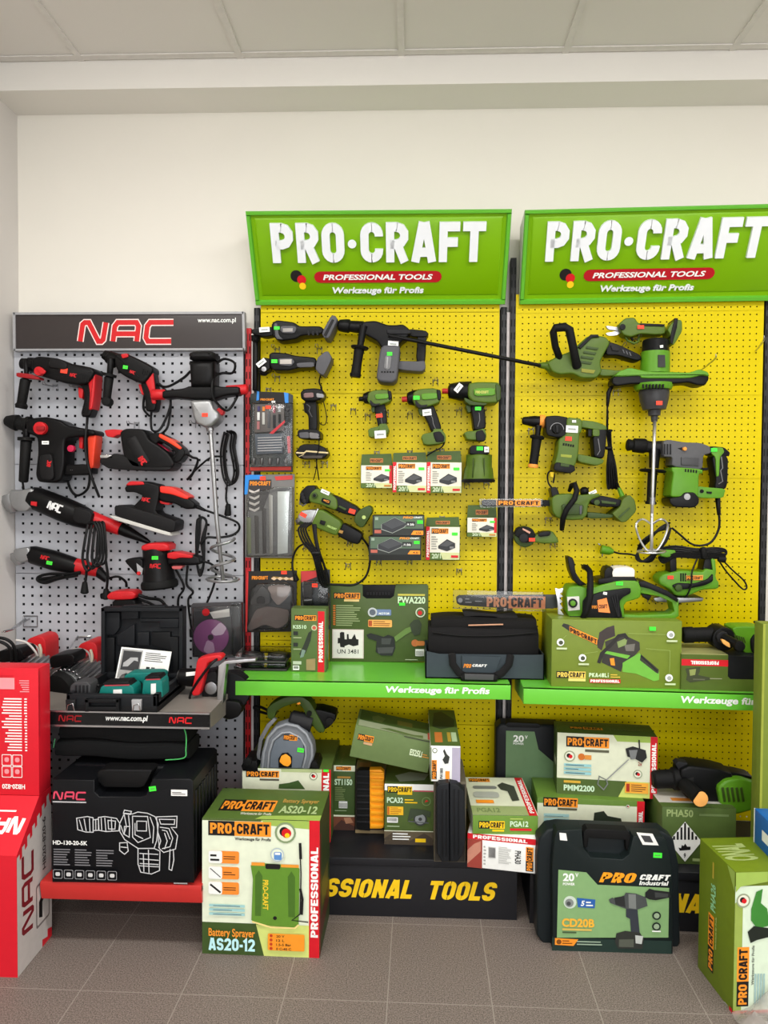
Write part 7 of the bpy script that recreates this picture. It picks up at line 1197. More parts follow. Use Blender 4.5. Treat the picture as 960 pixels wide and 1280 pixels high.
P(r, 'blade_guard', ('p', [(136, 536), (150, 420), (180, 320), (240, 250), (310, 226), (390, 244), (450, 290), (490, 370), (498, 440), (470, 540)], w1 - .06, w1, 10, C(112, 116, 122, .4), 0), ('t', [(150, 530), (160, 430), (190, 330), (250, 264), (310, 242), (380, 256), (440, 304), (476, 380), (480, 450), (456, 530)], 9, w1 + .004, C(140, 144, 150, .35), 8), ('t', [(186, 530), (194, 430), (220, 350), (280, 300), (330, 296), (400, 330), (436, 390), (440, 450), (420, 530)], 7, w1 + .006, C(146, 150, 156, .35), 8), ('p', [(200, 530), (206, 430), (236, 350), (300, 306), (360, 308), (420, 360), (430, 440), (408, 530)], w1 - .01, w1 + .008, 5, C(96, 104, 114, .4)), ('p', [(258, 530), (256, 470), (280, 434), (320, 430), (348, 460), (344, 530)], w1 + .004, w1 + .011, 1, TB), ('p', [(262, 490), (276, 452), (306, 440), (336, 462), (342, 500), (320, 524), (290, 516)], w1 + .01, w1 + .013, 1, C(246, 160, 40, .5), 1), label='grey guard with orange disc')
ptext(r, '@logo', 290, 312, 382, 350, w1 + .0085, PRTORG, 3); price_tag(r, 404, 415, w1 + .0085, 44, 28, TAGG, 8)
P(r, 'motor', ('l', (330, 200), (480, 240), [(0, 40), (.1, 56), (.6, 60), (1, 56)], w0 + .06, TB2, 18), ('p', [(420, 150), (520, 130), (640, 160), (644, 200), (600, 250), (560, 270), (470, 240)], w0 - .02, w1 - .04, 14, TB, 1), ('d', 596, 222, 26, w1 - .05, w1 - .03, RUBBER, 4)); P(r, 'handle', ('p', [(184, 130), (220, 96), (310, 50), (420, 50), (476, 90), (570, 270), (560, 290), (520, 286), (450, 190), (420, 120), (380, 90), (290, 120), (244, 150), (236, 190), (216, 206), (188, 190)], w0 + .01, w1 - .03, 9, TGD, 1), ('d', 460, 172, 18, w1 - .032, w1 - .022, TB), ('p', [(380, 100), (400, 94), (404, 106), (384, 112)], w1 - .03, w1 - .0285, 0, PRTORG), label='green handle')
P(r, 'foot_plate', ('p', [(112, 440), (130, 330), (180, 240), (226, 200), (244, 210), (200, 260), (150, 350), (134, 450), (140, 480), (116, 470)], w1 - .04, w1 - .02, 3, C(120, 122, 126, .4, .5)), ('p', [(20, 500), (40, 470), (120, 470), (130, 534), (30, 534)], w0, w1 + .01, 5, TB), ('d', 52, 492, 26, w1, w1 + .02, RUBBER, 4), ('p', [(470, 480), (520, 480), (540, 534), (460, 534)], w0, w1, 5, TB), ('d', 496, 510, 22, w1, w1 + .02, RUBBER, 4)); P(r, 'power_cord', ('c', [(190, 150, w0), (130, 124, w0 - .02), (100, 122, w0 - .03), (96, 136, w0 - .03), (130, 156, w0 - .02), (190, 174, w0)], 9, w0))
# upright carton behind
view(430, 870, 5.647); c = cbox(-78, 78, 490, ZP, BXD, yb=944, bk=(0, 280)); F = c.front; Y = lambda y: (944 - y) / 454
F.rect(0, .91, 1, 1, CRM); F.logo(.14, .925, .68, .06); F.text('ST1150', .08, Y(628), .8, Y(585) - Y(628), TXT, .035); F.rect(.2, Y(580), .8, Y(566), C(170, 130, 60, .5)); F.lines(.1, Y(740), .5, Y(640) - Y(740), 8, C(120, 138, 86, .5)); F.rect(.28, Y(790), .66, Y(742), PRTWHT); F.lines(.1, Y(812), .8, .02, 1, C(170, 190, 150, .5))
for k in range(9): F.rect(.3 + .04 * k, Y(786), .318 + .04 * k, Y(752), PRTBLK)
F.rect(0, 0, 1, .21, C(112, 64, 44, .5)); F.rect(0, .21, 1, .235, CRM); F.poly([(0, .02), (.4, .16), (1, .06), (1, 0), (0, 0)], C(70, 44, 36, .5)); F.poly([(.5, .19), (.8, .2), (.95, .12), (.6, .1)], C(170, 120, 90, .5)); G = c.top; G.text('ST1150', .3, .1, .1, .5, C(100, 96, 50, .5), .02, 0, 90)
c.done('carton', 'narrow green carton standing left of the yellow and black case'); w_s = c.w; z_s = c.zt
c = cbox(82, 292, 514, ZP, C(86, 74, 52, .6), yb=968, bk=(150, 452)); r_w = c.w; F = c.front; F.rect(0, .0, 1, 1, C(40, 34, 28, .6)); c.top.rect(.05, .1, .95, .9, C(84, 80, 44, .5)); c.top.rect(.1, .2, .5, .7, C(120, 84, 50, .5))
F.rect(0, .0, 1, .05, C(140, 120, 86, .6)); c.done('carton', 'open cardboard carton holding the yellow and black case')
r = T('tool_case', 'black and bright yellow ribbed case standing upright in an open carton', 'case', 190, 940, r_w + .02); w1 = r_w + .035
P(r, 'black_shell', ('p', [(90, 530), (110, 518), (182, 518), (184, 946), (110, 940), (90, 926)], r_w + .001, w1, 6, RUBBER), *[('p', [(92, 560 + 46 * k), (180, 562 + 46 * k), (180, 574 + 46 * k), (92, 572 + 46 * k)], w1 - .004, w1 + .004, 2, BLK2) for k in range(8)], label='black half'); YC = C(248, 164, 24, .45); P(r, 'yellow_shell', ('p', [(182, 516), (260, 514), (284, 536), (284, 912), (266, 930), (182, 930)], r_w + .001, w1 - .002, 6, YC), *[('p', [(188, 536 + 46 * k), (280, 540 + 46 * k), (278, 560 + 46 * k), (188, 558 + 46 * k)], w1 - .006, w1 + .005, 4, YC) for k in range(9)], label='yellow half')
# box with saw picture
c = cbox(287, 638, 622, ZP, BX, yb=1046, bk=(320, 480)); F = c.front; X = lambda x: (x - 287) / 351; Y = lambda y: (1046 - y) / 424; w_p = c.w; z_p = c.zt
F.rect(0, Y(668), 1, 1, PRTWHT); F.rect(.58, Y(674), 1, Y(664), C(180, 80, 90, .5)); F.logo(X(306), Y(684), X(482) - X(306), Y(638) - Y(684), 0, YL); F.rect(X(378), Y(696), X(482), Y(684), YL); F.text('PCA32', X(304), Y(756), X(418) - X(304), Y(716) - Y(756), TXT, .035); F.lines(X(430), Y(760), X(524) - X(430), Y(722) - Y(760), 2, YL); F.circ(X(582), Y(740), .075, C(110, 134, 80, .5)); F.circ(X(582), Y(740), .06, BX); F.poly([(X(570), Y(748)), (X(598), Y(738)), (X(580), Y(728))], RED)
F.rect(X(306), Y(840), X(420), Y(780), C(244, 190, 40, .5)); F.lines(X(328), Y(836), X(412) - X(328), Y(784) - Y(836), 4, C(180, 110, 30, .5)); F.rect(X(308), Y(838), X(322), Y(782), C(200, 100, 40, .5)); F.rect(X(306), Y(894), X(382), Y(856), PRTWHT)
for k in range(12): F.rect(X(312 + 5.4 * k), Y(884), X(314.5 + 5.4 * k), Y(860), PRTBLK)
F.lines(X(306), Y(924), X(440) - X(306), .03, 1, C(180, 200, 160, .5)); F.circ(X(540), Y(864), .11, C(58, 60, 60, .5)); F.circ(X(540), Y(864), .085, C(140, 146, 148, .5)); F.circ(X(540), Y(864), .03, C(60, 62, 64, .5)); F.poly([(X(470), Y(790)), (X(560), Y(796)), (X(614), Y(810)), (X(606), Y(850)), (X(560), Y(830)), (X(500), Y(846)), (X(452), Y(880)), (X(456), Y(850))], C(60, 72, 52, .5)); F.stroke([(X(456), Y(880)), (X(600), Y(890))], .015, C(90, 94, 96, .5))
F.rect(0, 0, 1, Y(950), C(96, 84, 64, .5)); F.poly([(0, .1), (.2, .22), (.5, .06), (.8, .2), (1, .1), (1, 0), (0, 0)], C(70, 60, 48, .5)); F.lines(X(346), Y(1016), X(500) - X(346), Y(960) - Y(1016), 3, PRTWHT, 3); F.rect(X(506), Y(1026), X(580), Y(1000), YL); F.rect(0, Y(952), 1, Y(946), CRM); c.top.poly([(.3, .1), (.8, .2), (.9, .5), (.5, .6), (.2, .4)], C(150, 160, 140, .5))
c.done('carton', 'green carton with circular saw picture, right of the yellow and black case')
# black case in carton
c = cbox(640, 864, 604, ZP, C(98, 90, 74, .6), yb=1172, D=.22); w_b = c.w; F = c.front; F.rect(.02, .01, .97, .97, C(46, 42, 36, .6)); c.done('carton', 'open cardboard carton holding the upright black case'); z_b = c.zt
r = T('tool_case', 'black ribbed case standing upright in an open carton, below the small white carton', 'case', 750, 1150, w_b + .02); P(r, 'shell', ('p', [(650, 640), (670, 612), (740, 606), (744, 1160), (690, 1160), (656, 1100)], w_b + .001, w_b + .05, 16, CB), ('p', [(746, 606), (800, 616), (850, 670), (858, 1000), (836, 1110), (800, 1160), (746, 1160)], w_b + .001, w_b + .05, 16, CB), *[('p', [(x, 660), (x + 8, 660), (x + 8, 1130), (x, 1130)], w_b + .045, w_b + .053, 2, CB2) for x in (690, 720, 776, 806)])
# tilted carton on top
w_t = max(w_p, w_s) + .03; A, Bq, U = bay.at(38, 425, w_t), bay.at(590, 545, w_t), bay.at(65, 200, w_t); ax = (Bq - A).normalized(); up = U - A; up = up - ax * up.dot(ax); c = Carton(A, Bq, up.length, .2, C(100, 120, 72, .5), up); F = c.front
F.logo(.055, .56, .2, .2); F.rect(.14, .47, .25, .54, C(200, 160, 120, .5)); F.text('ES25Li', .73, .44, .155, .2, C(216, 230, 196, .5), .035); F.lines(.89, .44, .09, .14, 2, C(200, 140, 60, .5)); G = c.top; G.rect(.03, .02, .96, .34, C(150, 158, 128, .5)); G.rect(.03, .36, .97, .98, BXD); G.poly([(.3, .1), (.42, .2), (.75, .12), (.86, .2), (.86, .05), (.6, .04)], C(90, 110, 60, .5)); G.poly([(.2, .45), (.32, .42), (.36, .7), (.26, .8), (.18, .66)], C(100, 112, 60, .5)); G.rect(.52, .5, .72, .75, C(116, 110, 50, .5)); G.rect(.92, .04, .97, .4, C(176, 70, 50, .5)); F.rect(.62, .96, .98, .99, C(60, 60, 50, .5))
c.done('carton', 'dull green carton lying tilted across the boxes under the middle green shelf')
c = cbox(612, 822, 352, z_b + .004, PRTWHT, w=w_b + .012, bk=(690, 100)); F = c.front; F.rect(.72, 0, 1, .96, C(176, 170, 190, .5)); F.rect(0, 0, .03, .95, BX); F.logo(.04, .06, .17, .54, 90); F.text('PW1800', .32, .08, .1, .3, C(60, 62, 60, .5), .03, 0, 90); F.circ(.14, .87, .07, C(100, 120, 80, .5)); F.circ(.14, .87, .05, PRTWHT); F.poly([(.46, .92), (.54, .78), (.64, .7), (.6, .52), (.48, .5), (.4, .62), (.48, .72), (.42, .86)], C(52, 54, 50, .5)); F.rect(.5, .08, .64, .3, PRTORG); G = c.top; G.rect(.0, .0, 1, 1, BX); G.poly([(.1, .5), (.4, .42), (.9, .5), (.95, .7), (.5, .95), (.2, .9)], C(40, 52, 32, .5)); G.rect(.16, .08, .42, .34, C(190, 110, 50, .5)); G.rect(.6, .1, .72, .34, C(170, 140, 50, .5)); G.rect(.74, .1, .92, .34, C(170, 190, 150, .5)); c.right.rect(0, 0, 1, 1, C(60, 62, 40, .5))
c.done('carton', 'small white-fronted carton on top of the carton with the black case')
# two flat cartons right of it
view(560, 980, 2.4); A = onz(58, 248, ZP); Bq = onz(262, 270, ZP); H = bay.px(58, 146, bay.loc(A)[1])[1] - ZP; c = Carton(A, Bq, H, .2, PRTWHT); F = c.front
F.rect(0, .83, 1, 1, PRTRED); F.btext('PROFESSIONAL', .08, .865, .8, .1, PRTWHT, .24); F.rect(0, 0, .22, .83, C(150, 62, 52, .5)); F.poly([(0, .1), (.2, .5), (.2, .8), (.1, .7), (0, .5)], C(190, 130, 110, .5)); F.text('PHA30', .7, .24, .09, .38, PRTBLK, .02, 0, 270); F.logo(.86, .06, .11, .7, 90); F.rect(.31, .34, .42, .66, C(190, 190, 188, .5)); F.lines(.46, .2, .2, .5, 12, C(180, 180, 176, .5)); F.lines(.24, .1, .04, .6, 6, C(170, 170, 166, .5))
for k in range(8): F.rect(.32 + .012 * k, .36, .326 + .012 * k, .64, PRTBLK)
c.left.rect(0, 0, 1, 1, C(168, 62, 52, .5)); c.done('carton', 'white carton with red top band lying under the flat green drill carton'); z1 = ZP + H
A = onz(74, 150, z1); Bq = onz(270, 153, z1); w_ = bay.loc(A)[1]; H = bay.px(74, 93, w_)[1] - z1; D_ = w_ - bay.loc(onz(62, -20, z1 + H))[1]; c = Carton(A, Bq, H, D_, C(104, 140, 54, .5)); F = c.front
F.logo(.09, .3, .4, .4, 0, YL); F.rect(.3, .16, .48, .26, YL); F.text('PGA12', .57, .42, .28, .3, TXT, .035); F.lines(.57, .78, .3, .12, 1, C(180, 200, 100, .5)); F.rect(.57, .22, .9, .34, PRTRED); G = c.top; G.rect(0, 0, 1, 1, CRM); G.rect(.86, .0, .99, 1, PRTRED); G.btext('PROFESSIONAL', .89, .06, .07, .88, PRTWHT, .2, 0, 90); G.rect(0, 0, .86, .22, C(150, 166, 110, .5)); G.text('PGA12', .08, .06, .36, .11, C(112, 130, 80, .5), .03); G.logo(.06, .86, .36, .1); G.rrect(.1, .66, .5, .74, C(120, 124, 120, .5), .4); G.rrect(.08, .42, .5, .58, C(176, 180, 170, .5), .3); G.poly([(.52, .76), (.62, .84), (.8, .74), (.8, .36), (.68, .34), (.66, .6), (.56, .64)], C(60, 64, 54, .5)); G.rect(.1, .28, .38, .36, PRTORG)
c.left.rect(0, 0, 1, 1, CRM); c.done('carton', 'flat carton with drill picture on its cream top, lying on the white carton')
# right plinth
use(RIGHT); view(560, 860, 2.4)
r = T('tool_case', 'dark case with green panel reading 20 volts, behind the stacked boxes', 'case', 215, 300, .1); zc = ZP2
u0, z_ = bay.px(143, 106, .1); u1 = bay.px(330, 106, .1)[0]; mb = MB(); solid(mb, [(u0, zc), (u1, zc), (u1, z_), (u0 + .02, z_), (u0, z_ - .02)], .02, .1, .012, CB); build('body', mb, r)
mb = MB(); F = bface(mb, 172, 128, 330, 330, .101); F.poly([(0, 0), (1, 0), (1, .5), (.62, .74), (.54, 1), (0, 1)], C(98, 128, 90, .5)); F.text('20', .14, .84, .2, .1, PRTWHT, .03); F.text('V', .36, .89, .05, .05, PRTWHT, .02); F.text('POWER', .14, .8, .2, .03, PRTWHT, .02); build('label_panel', mb, r, label='green panel'); P(r, 'handle', ('p', [(170, 108), (180, 100), (270, 104), (280, 112), (270, 118), (180, 116)], .05, .1, 2, CB2))
c = cbox(268, 590, 334, ZP2, C(96, 128, 50, .5), w=.3, bk=(234, 214)); F = c.front; hh = c.zt - ZP2; py = lambda y: (bay.px(420, y, c.w)[1] - ZP2) / hh; X = lambda x: (x - 268) / 322
F.rect(0, 0, .93, py(372), CRM); F.rect(0, 0, .93, py(350), CRM); F.rect(.93, 0, 1, 1, PRTRED); F.btext('PROFESSIONAL', .945, .1, .04, .7, PRTWHT, .22, 0, 90); F.logo(X(286), py(360), X(390) - X(286), py(332) - py(360)); F.rect(X(330), py(368), X(388), py(362), C(90, 90, 70, .5)); deu(F, X(540), py(350), .04)
for k in range(3): F.rect(X(288), py(390 + 13 * k), X(364), py(380 + 13 * k), C(166, 206, 206, .5)); F.lines(X(292), py(389 + 13 * k), X(350) - X(292), .02, 1, C(80, 100, 100, .5), k)
F.poly([(X(436), py(410)), (X(440), py(372)), (X(468), py(366)), (X(480), py(380)), (X(520), py(386)), (X(530), py(430)), (X(510), py(430)), (X(490), py(398)), (X(476), py(412)), (X(474), py(440)), (X(444), py(436))], C(40, 48, 36, .5)); c.left.text('PROCRAFT', .2, .8, .6, .08, C(140, 160, 90, .5), .03); c.done('carton', 'cream and green carton below the mixer carton on the right plinth'); z2 = c.zt
A = onz(326, 316, z2); Bq = onz(626, 333, z2); w_ = bay.loc(A)[1]; H = bay.px(322, 133, w_)[1] - z2; D_ = w_ - bay.loc(onz(279, 44, z2 + H))[1]; c = Carton(A, Bq, H, min(D_, w_ - .12), C(72, 92, 38, .5)); F = c.front; X = lambda x: (x - 324) / 302; Y = lambda y: (325 - y) / 187
F.rect(0, 0, 1, 1, CRM); F.rect(0, 0, 1, .26, BX); F.poly([(.62, 0), (1, 0), (1, .26), (.7, .26)], C(206, 214, 110, .5)); F.poly([(.56, 1), (.94, 1), (.94, .9), (.6, .9)], LIME); F.rect(.93, 0, 1, 1, PRTRED); F.btext('PROFESSIONAL', .945, .1, .042, .8, PRTWHT, .22, 0, 90); F.logo(.09, .78, .43, .17); F.rect(.28, .71, .52, .75, C(90, 90, 70, .5)); F.text('PMM2200', .07, .06, .31, .1, TXT, .035); F.rect(.07, .19, .24, .23, C(214, 170, 60, .5)); deu(F, X(362), Y(208), .09); F.circ(X(398), Y(208), .055, C(200, 110, 40, .5)); F.rect(X(408), Y(216), X(428), Y(202), C(214, 140, 60, .5)); deu(F, X(568), Y(252), .07)
for k in range(3): F.rect(X(345), Y(238 + 12 * k), X(428), Y(230 + 12 * k), C(150, 202, 206, .5)); F.lines(X(350), Y(237 + 12 * k), X(410) - X(350), .03, 1, C(70, 90, 96, .5), k)
F.rect(X(530), Y(310), X(600), Y(278), C(240, 170, 60, .5)); F.lines(X(548), Y(306), X(596) - X(548), Y(282) - Y(306), 4, C(120, 70, 30, .5)); F.rect(X(534), Y(306), X(544), Y(282), C(170, 50, 30, .5)); F.text('2x', X(568), Y(226), X(580) - X(568), .06, C(150, 60, 50, .5), .02)
F.stroke([(X(570), Y(148)), (X(572), Y(176))], .02, PRTBLK); F.poly([(X(530), Y(176)), (X(552), Y(168)), (X(590), Y(178)), (X(594), Y(200)), (X(580), Y(216)), (X(556), Y(204)), (X(536), Y(200))], C(36, 36, 36, .5)); F.poly([(X(540), Y(180)), (X(566), Y(178)), (X(560), Y(206)), (X(546), Y(208))], C(120, 122, 122, .5)); F.stroke([(X(540), Y(208)), (X(474), Y(274))], .018, C(150, 152, 150, .5)); F.stroke([(X(474), Y(274)), (X(452), Y(264)), (X(448), Y(288)), (X(466), Y(304)), (X(478), Y(286))], .018, C(120, 124, 120, .5), True)
G = c.top; G.logo(.14, .35, .34, .2); G.text('PMM2200', .55, .36, .34, .16, C(96, 110, 60, .5), .03); G.rect(0, .68, 1, .7, C(60, 78, 30, .5)); c.left.rect(.3, .4, .7, .52, C(190, 190, 170, .5)); c.done('carton', 'cream carton with stirring mixer picture, topmost of the stack on the right plinth')
view(560, 980, 2.4); A = onz(640, 238, ZP2); Bq = onz(862, 246, ZP2); w_ = bay.loc(A)[1]; H = bay.px(640, 68, w_)[1] - ZP2; D_ = min(w_ - .07, .26); c = Carton(A, Bq, H, D_, BX); F = c.front; F.text('PHA50', .06, .83, .36, .13, C(150, 168, 110, .5), .03); F.rect(.5, .86, .9, .9, C(110, 130, 80, .5)); G = c.top; G.rect(0, .0, .98, 1, C(196, 192, 184, .5)); G.rect(0, 0, .98, .14, BX); G.text('BMAX', .1, .7, .3, .16, C(90, 92, 90, .5), .03); G.rect(.2, .2, .5, .3, C(210, 130, 50, .5)); F.rect(.42, .06, .62, .11, C(150, 168, 110, .5)); zt = ZP2 + H
r = thing('carton', 'green carton with black and white hazard diamond, at the right end of the plinth', 'box', c.base); build('box', c.mb, r)
mb = MB(); q = [bay.at(x, y, w_ + .001) for x, y in ((661, 174), (711, 233), (761, 172), (711, 113))]; O = q[0] + q[1] * 0; o_ = bay.at(661, 233, w_ + .001); F = Face(mb, o_, bay.at(761, 233, w_ + .001) - o_, bay.at(661, 113, w_ + .001) - o_)
F.poly([(0, .5), (.5, 0), (1, .5), (.5, 1)], WHITE)
for k in range(7): x = .14 + .11 * k; h = .5 - abs(x + .03 - .5); F.poly([(x, .55), (x + .06, .55), (x + .06, .47 + h), (x, .47 + h)], PRTBLK)
F.poly([(.3, .36), (.38, .34), (.4, .42), (.46, .4), (.5, .46), (.56, .38), (.66, .38), (.66, .3), (.34, .28)], PRTBLK); F.text('9', .46, .1, .06, .12, PRTBLK, .02); build('hazard_label', mb, r, label='white diamond with black stripes')
view(560, 860, 2.4); w_h = w_ - .1
r = nt('rotary_hammer', 'black and green hammer with orange-tipped side handle, lying on the hazard-label carton', 760, 340, w_h)
P(r, 'barrel', ('l', (612, 274), (726, 270), [(0, 20), (.06, 27), (.5, 28), (.55, 34), (1, 38)], w_h, RUBBER, 18)); P(r, 'gear_housing', ('p', [(690, 240), (720, 226), (800, 236), (850, 250), (846, 330), (780, 340), (700, 320)], w_h - .06, w_h + .04, 10, TB, 1), ('p', [(680, 226), (690, 218), (716, 222), (716, 244), (690, 244)], w_h - .02, w_h + .02, 3, TB2)); P(r, 'motor', ('p', [(800, 290), (826, 268), (870, 262), (926, 280), (926, 352), (850, 372), (810, 344)], w_h - .05, w_h + .06, 12, TGB, 1), *[('p', [(820 + 14 * k, 300), (827 + 14 * k, 298), (834 + 14 * k, 340), (827 + 14 * k, 342)], w_h + .056, w_h + .064, 1, TGD) for k in range(5)], ('p', [(760, 236), (860, 250), (912, 262), (912, 280), (840, 270), (760, 264)], w_h - .04, w_h + .03, 5, TB, 1), label='green motor housing')
P(r, 'side_handle', ('l', (706, 286), (752, 328), [(0, 18), (.2, 22), (.8, 22), (1, 24)], w_h + .05, RUBBER, 16, w_h + .12), ('d', 757, 333, 23, w_h + .11, w_h + .125, C(250, 178, 96, .5), 3), label='black handle with orange tip')
# floor: drill case
use(MAIN); view(560, 980, 2.4); A = onz(312, 499, 0); w_ = bay.loc(A)[1]; DC = C(26, 32, 34, .45, spec=.2)
r = thing('tool_case', 'dark drill case with light green front label, standing on the floor', 'case', bay.W(bay.px(490, 500, w_)[0], w_ - .05, 0))
P(r, 'rear_shell', ('p', [(264, 210), (270, 160), (296, 130), (330, 124), (640, 136), (672, 160), (688, 240), (692, 470), (670, 500), (300, 494), (264, 446)], w_ - .11, w_ - .04, 12, DC)); P(r, 'front_shell', ('p', [(310, 240), (318, 150), (326, 134), (398, 130), (404, 186), (426, 214), (520, 220), (540, 204), (552, 150), (640, 152), (654, 170), (668, 250), (670, 502), (312, 499)], w_ - .06, w_, 4, C(22, 30, 30, .45, spec=.2)))
P(r, 'handle', ('p', [(404, 140), (416, 130), (536, 136), (546, 150), (544, 192), (532, 196), (530, 164), (420, 158), (416, 188), (404, 184)], w_ - .06, w_ - .02, 4, RUBBER), label='black handle'); P(r, 'hinge_label', ('p', [(566, 146), (614, 150), (632, 184), (584, 182)], w_ - .002, w_ + .001, 0, WHITE), ('p', [(578, 154), (606, 156), (616, 176), (590, 174)], w_ + .001, w_ + .0015, 0, DGREY), ('p', [(334, 146), (354, 148), (358, 170), (336, 168)], w_ - .002, w_ + .001, 0, WHITE), label='white stickers')
mb = MB(); F = bface(mb, 312, 250, 670, 502, w_, .001); X = lambda x: (x - 312) / 358; Y = lambda y: (502 - y) / 252; LG2 = C(130, 168, 112, .5)
F.poly([(X(326), Y(460)), (X(660), Y(450)), (X(660), Y(302)), (X(446), Y(298)), (X(412), Y(262)), (X(328), Y(256))], LG2); F.rect(0, 0, 1, Y(460), C(30, 50, 44, .5)); F.text('20', X(342), Y(290), X(376) - X(342), Y(266) - Y(290), PRTWHT, .035); F.text('V', X(379), Y(277), X(388) - X(379), Y(265) - Y(277), PRTWHT, .03); F.text('POWER', X(342), Y(302), X(378) - X(342), Y(294) - Y(302), PRTWHT, .03)
F.btext('PRO', X(450), Y(290), X(566) - X(450), Y(260) - Y(290), C(248, 160, 30, .5), .25, .25); F.btext('CRAFT', X(570), Y(280), X(664) - X(570), Y(263) - Y(280), PRTWHT, .26, .25); F.text('Industrial', X(570), Y(295), X(658) - X(570), Y(282) - Y(295), PRTWHT, .03, .2)
F.circ(X(364), Y(352), .075, C(200, 214, 200, .5)); F.circ(X(362), Y(354), .05, C(130, 136, 134, .5)); F.circ(X(360), Y(356), .025, C(70, 74, 74, .5)); F.poly([(X(388), Y(366)), (X(438), Y(368)), (X(440), Y(342)), (X(384), Y(338))], C(44, 96, 170, .5)); F.text('5', X(396), Y(362), X(408) - X(396), Y(346) - Y(362), PRTWHT, .03, .2); F.lines(X(412), Y(364), X(434) - X(412), Y(346) - Y(364), 2, PRTWHT)
F.text('CD20B', X(340), Y(426), X(438) - X(340), Y(400) - Y(426), C(240, 180, 60, .5), .04); F.rect(X(342), Y(436), X(430), Y(430), C(210, 180, 90, .5)); F.rect(X(342), Y(444), X(384), Y(440), C(70, 90, 60, .5)); F.poly([(X(320), Y(480)), (X(376), Y(482)), (X(390), Y(462)), (X(320), Y(460))], PRTORG); F.circ(X(332), Y(471), .03, C(120, 70, 20, .5)); F.lines(X(342), Y(478), X(374) - X(342), Y(464) - Y(478), 2, C(120, 70, 20, .5)); F.lines(X(386), Y(480), X(470) - X(386), Y(464) - Y(480), 2, C(150, 170, 150, .5), 5)
for q, m in (([(480, 340), (490, 334), (500, 338), (526, 326), (530, 318), (560, 320), (590, 330), (596, 356), (560, 370), (530, 366), (500, 356), (484, 350)], C(72, 76, 76, .5)), ([(496, 334), (526, 328), (530, 362), (500, 354)], C(40, 42, 42, .5)), ([(538, 322), (560, 322), (562, 366), (540, 364)], C(120, 124, 122, .5)), ([(532, 366), (566, 368), (574, 440), (548, 438), (544, 396), (532, 390)], C(52, 56, 64, .5)), ([(504, 440), (530, 432), (574, 436), (586, 454), (582, 484), (510, 486), (500, 466)], C(46, 48, 44, .5)), ([(560, 444), (584, 446), (580, 470), (562, 468)], C(190, 194, 190, .5)), ([(512, 458), (556, 456), (556, 480), (512, 480)], C(84, 88, 78, .5)), ([(588, 316), (600, 304), (616, 308), (660, 312), (664, 328), (620, 338), (600, 336), (588, 330)], C(30, 32, 32, .5)), ([(616, 314), (656, 318), (656, 328), (618, 330)], C(60, 62, 62, .5))): F.poly([(X(x), Y(y)) for x, y in q], m)
for y in (384, 416): F.circ(X(623), Y(y), .05, C(30, 44, 36, .5)); F.circ(X(623), Y(y), .032, C(150, 170, 140, .5))
F.rect(X(610), Y(432), X(636), Y(428), PRTWHT); F.rect(X(616), Y(222), X(642), Y(208), TAGG) if 0 else None
build('front_label', mb, r, label='light green label with drill picture'); price_tag(r, 629, 214, w_ + .001, 26, 15, TAGG, 3)
# floor: sprayer carton
view(230, 960, 2.1818); A = onz(50, 505, 0); Bq = onz(369, 518, 0); w_ = bay.loc(A)[1]; H = bay.px(52, 136, w_)[1]; D_ = (onz(100, 50, H) - bay.at(52, 136, w_)).length * .95; c = Carton(A, Bq, H, D_, C(80, 104, 44, .5)); F = c.front; X = lambda x: (x - 51) / 318; Y = lambda y: (512 - y) / 374; PC = C(224, 232, 208, .5)
F.rect(0, 0, 1, 1, PC); F.poly([(0, 1), (.52, 1), (.5, .985), (0, .985)], BX); F.poly([(.5, 1), (.92, 1), (.92, .94), (.55, .96)], LIME); F.poly([(0, 0), (.53, 0), (.46, Y(424)), (0, Y(424))], BXD); F.poly([(.53, 0), (1, 0), (1, Y(424)), (.46, Y(424))], C(206, 218, 122, .5)); F.rect(.912, 0, 1, Y(136), PRTRED); F.btext('PROFESSIONAL', .926, .15, .062, .66, PRTWHT, .22, 0, 90)
F.logo(X(68), Y(184), X(238) - X(68), Y(144) - Y(184)); F.text('Werkzeuge für Profis', X(140), Y(198), X(238) - X(140), Y(187) - Y(198), C(60, 62, 56, .5), .03); F.circ(X(277), Y(171), .077, C(130, 150, 110, .5)); F.circ(X(277), Y(171), .062, C(220, 226, 200, .5)); F.circ(X(274), Y(168), .035, PRTBLK); F.circ(X(280), Y(172), .035, RED); F.circ(X(282), Y(178), .018, YL)
for k, y in enumerate((226, 269, 311)):
    F.rrect(X(69), Y(y + 34), X(152), Y(y), C(238, 140, 50, .5), .15); F.rrect(X(69), Y(y + 34), X(106), Y(y), PRTWHT, .15); F.lines(X(110), Y(y + 24), X(144) - X(110), Y(y + 12) - Y(y + 24), 2, C(110, 60, 20, .5), k)
F.lines(X(74), Y(256), X(100) - X(74), Y(232) - Y(256), 2, PRTBLK); F.stroke([(X(74), Y(274)), (X(102), Y(298))], .006, PRTBLK); F.stroke([(X(74), Y(318)), (X(102), Y(340))], .014, PRTBLK)
for k in range(3): F.rect(X(71), Y(379 + 11.5 * k), X(168), Y(372 + 11.5 * k), C(160, 206, 206, .5)); F.lines(X(82), Y(378.5 + 11.5 * k), X(160) - X(82), .012, 1, C(80, 100, 110, .5), k)
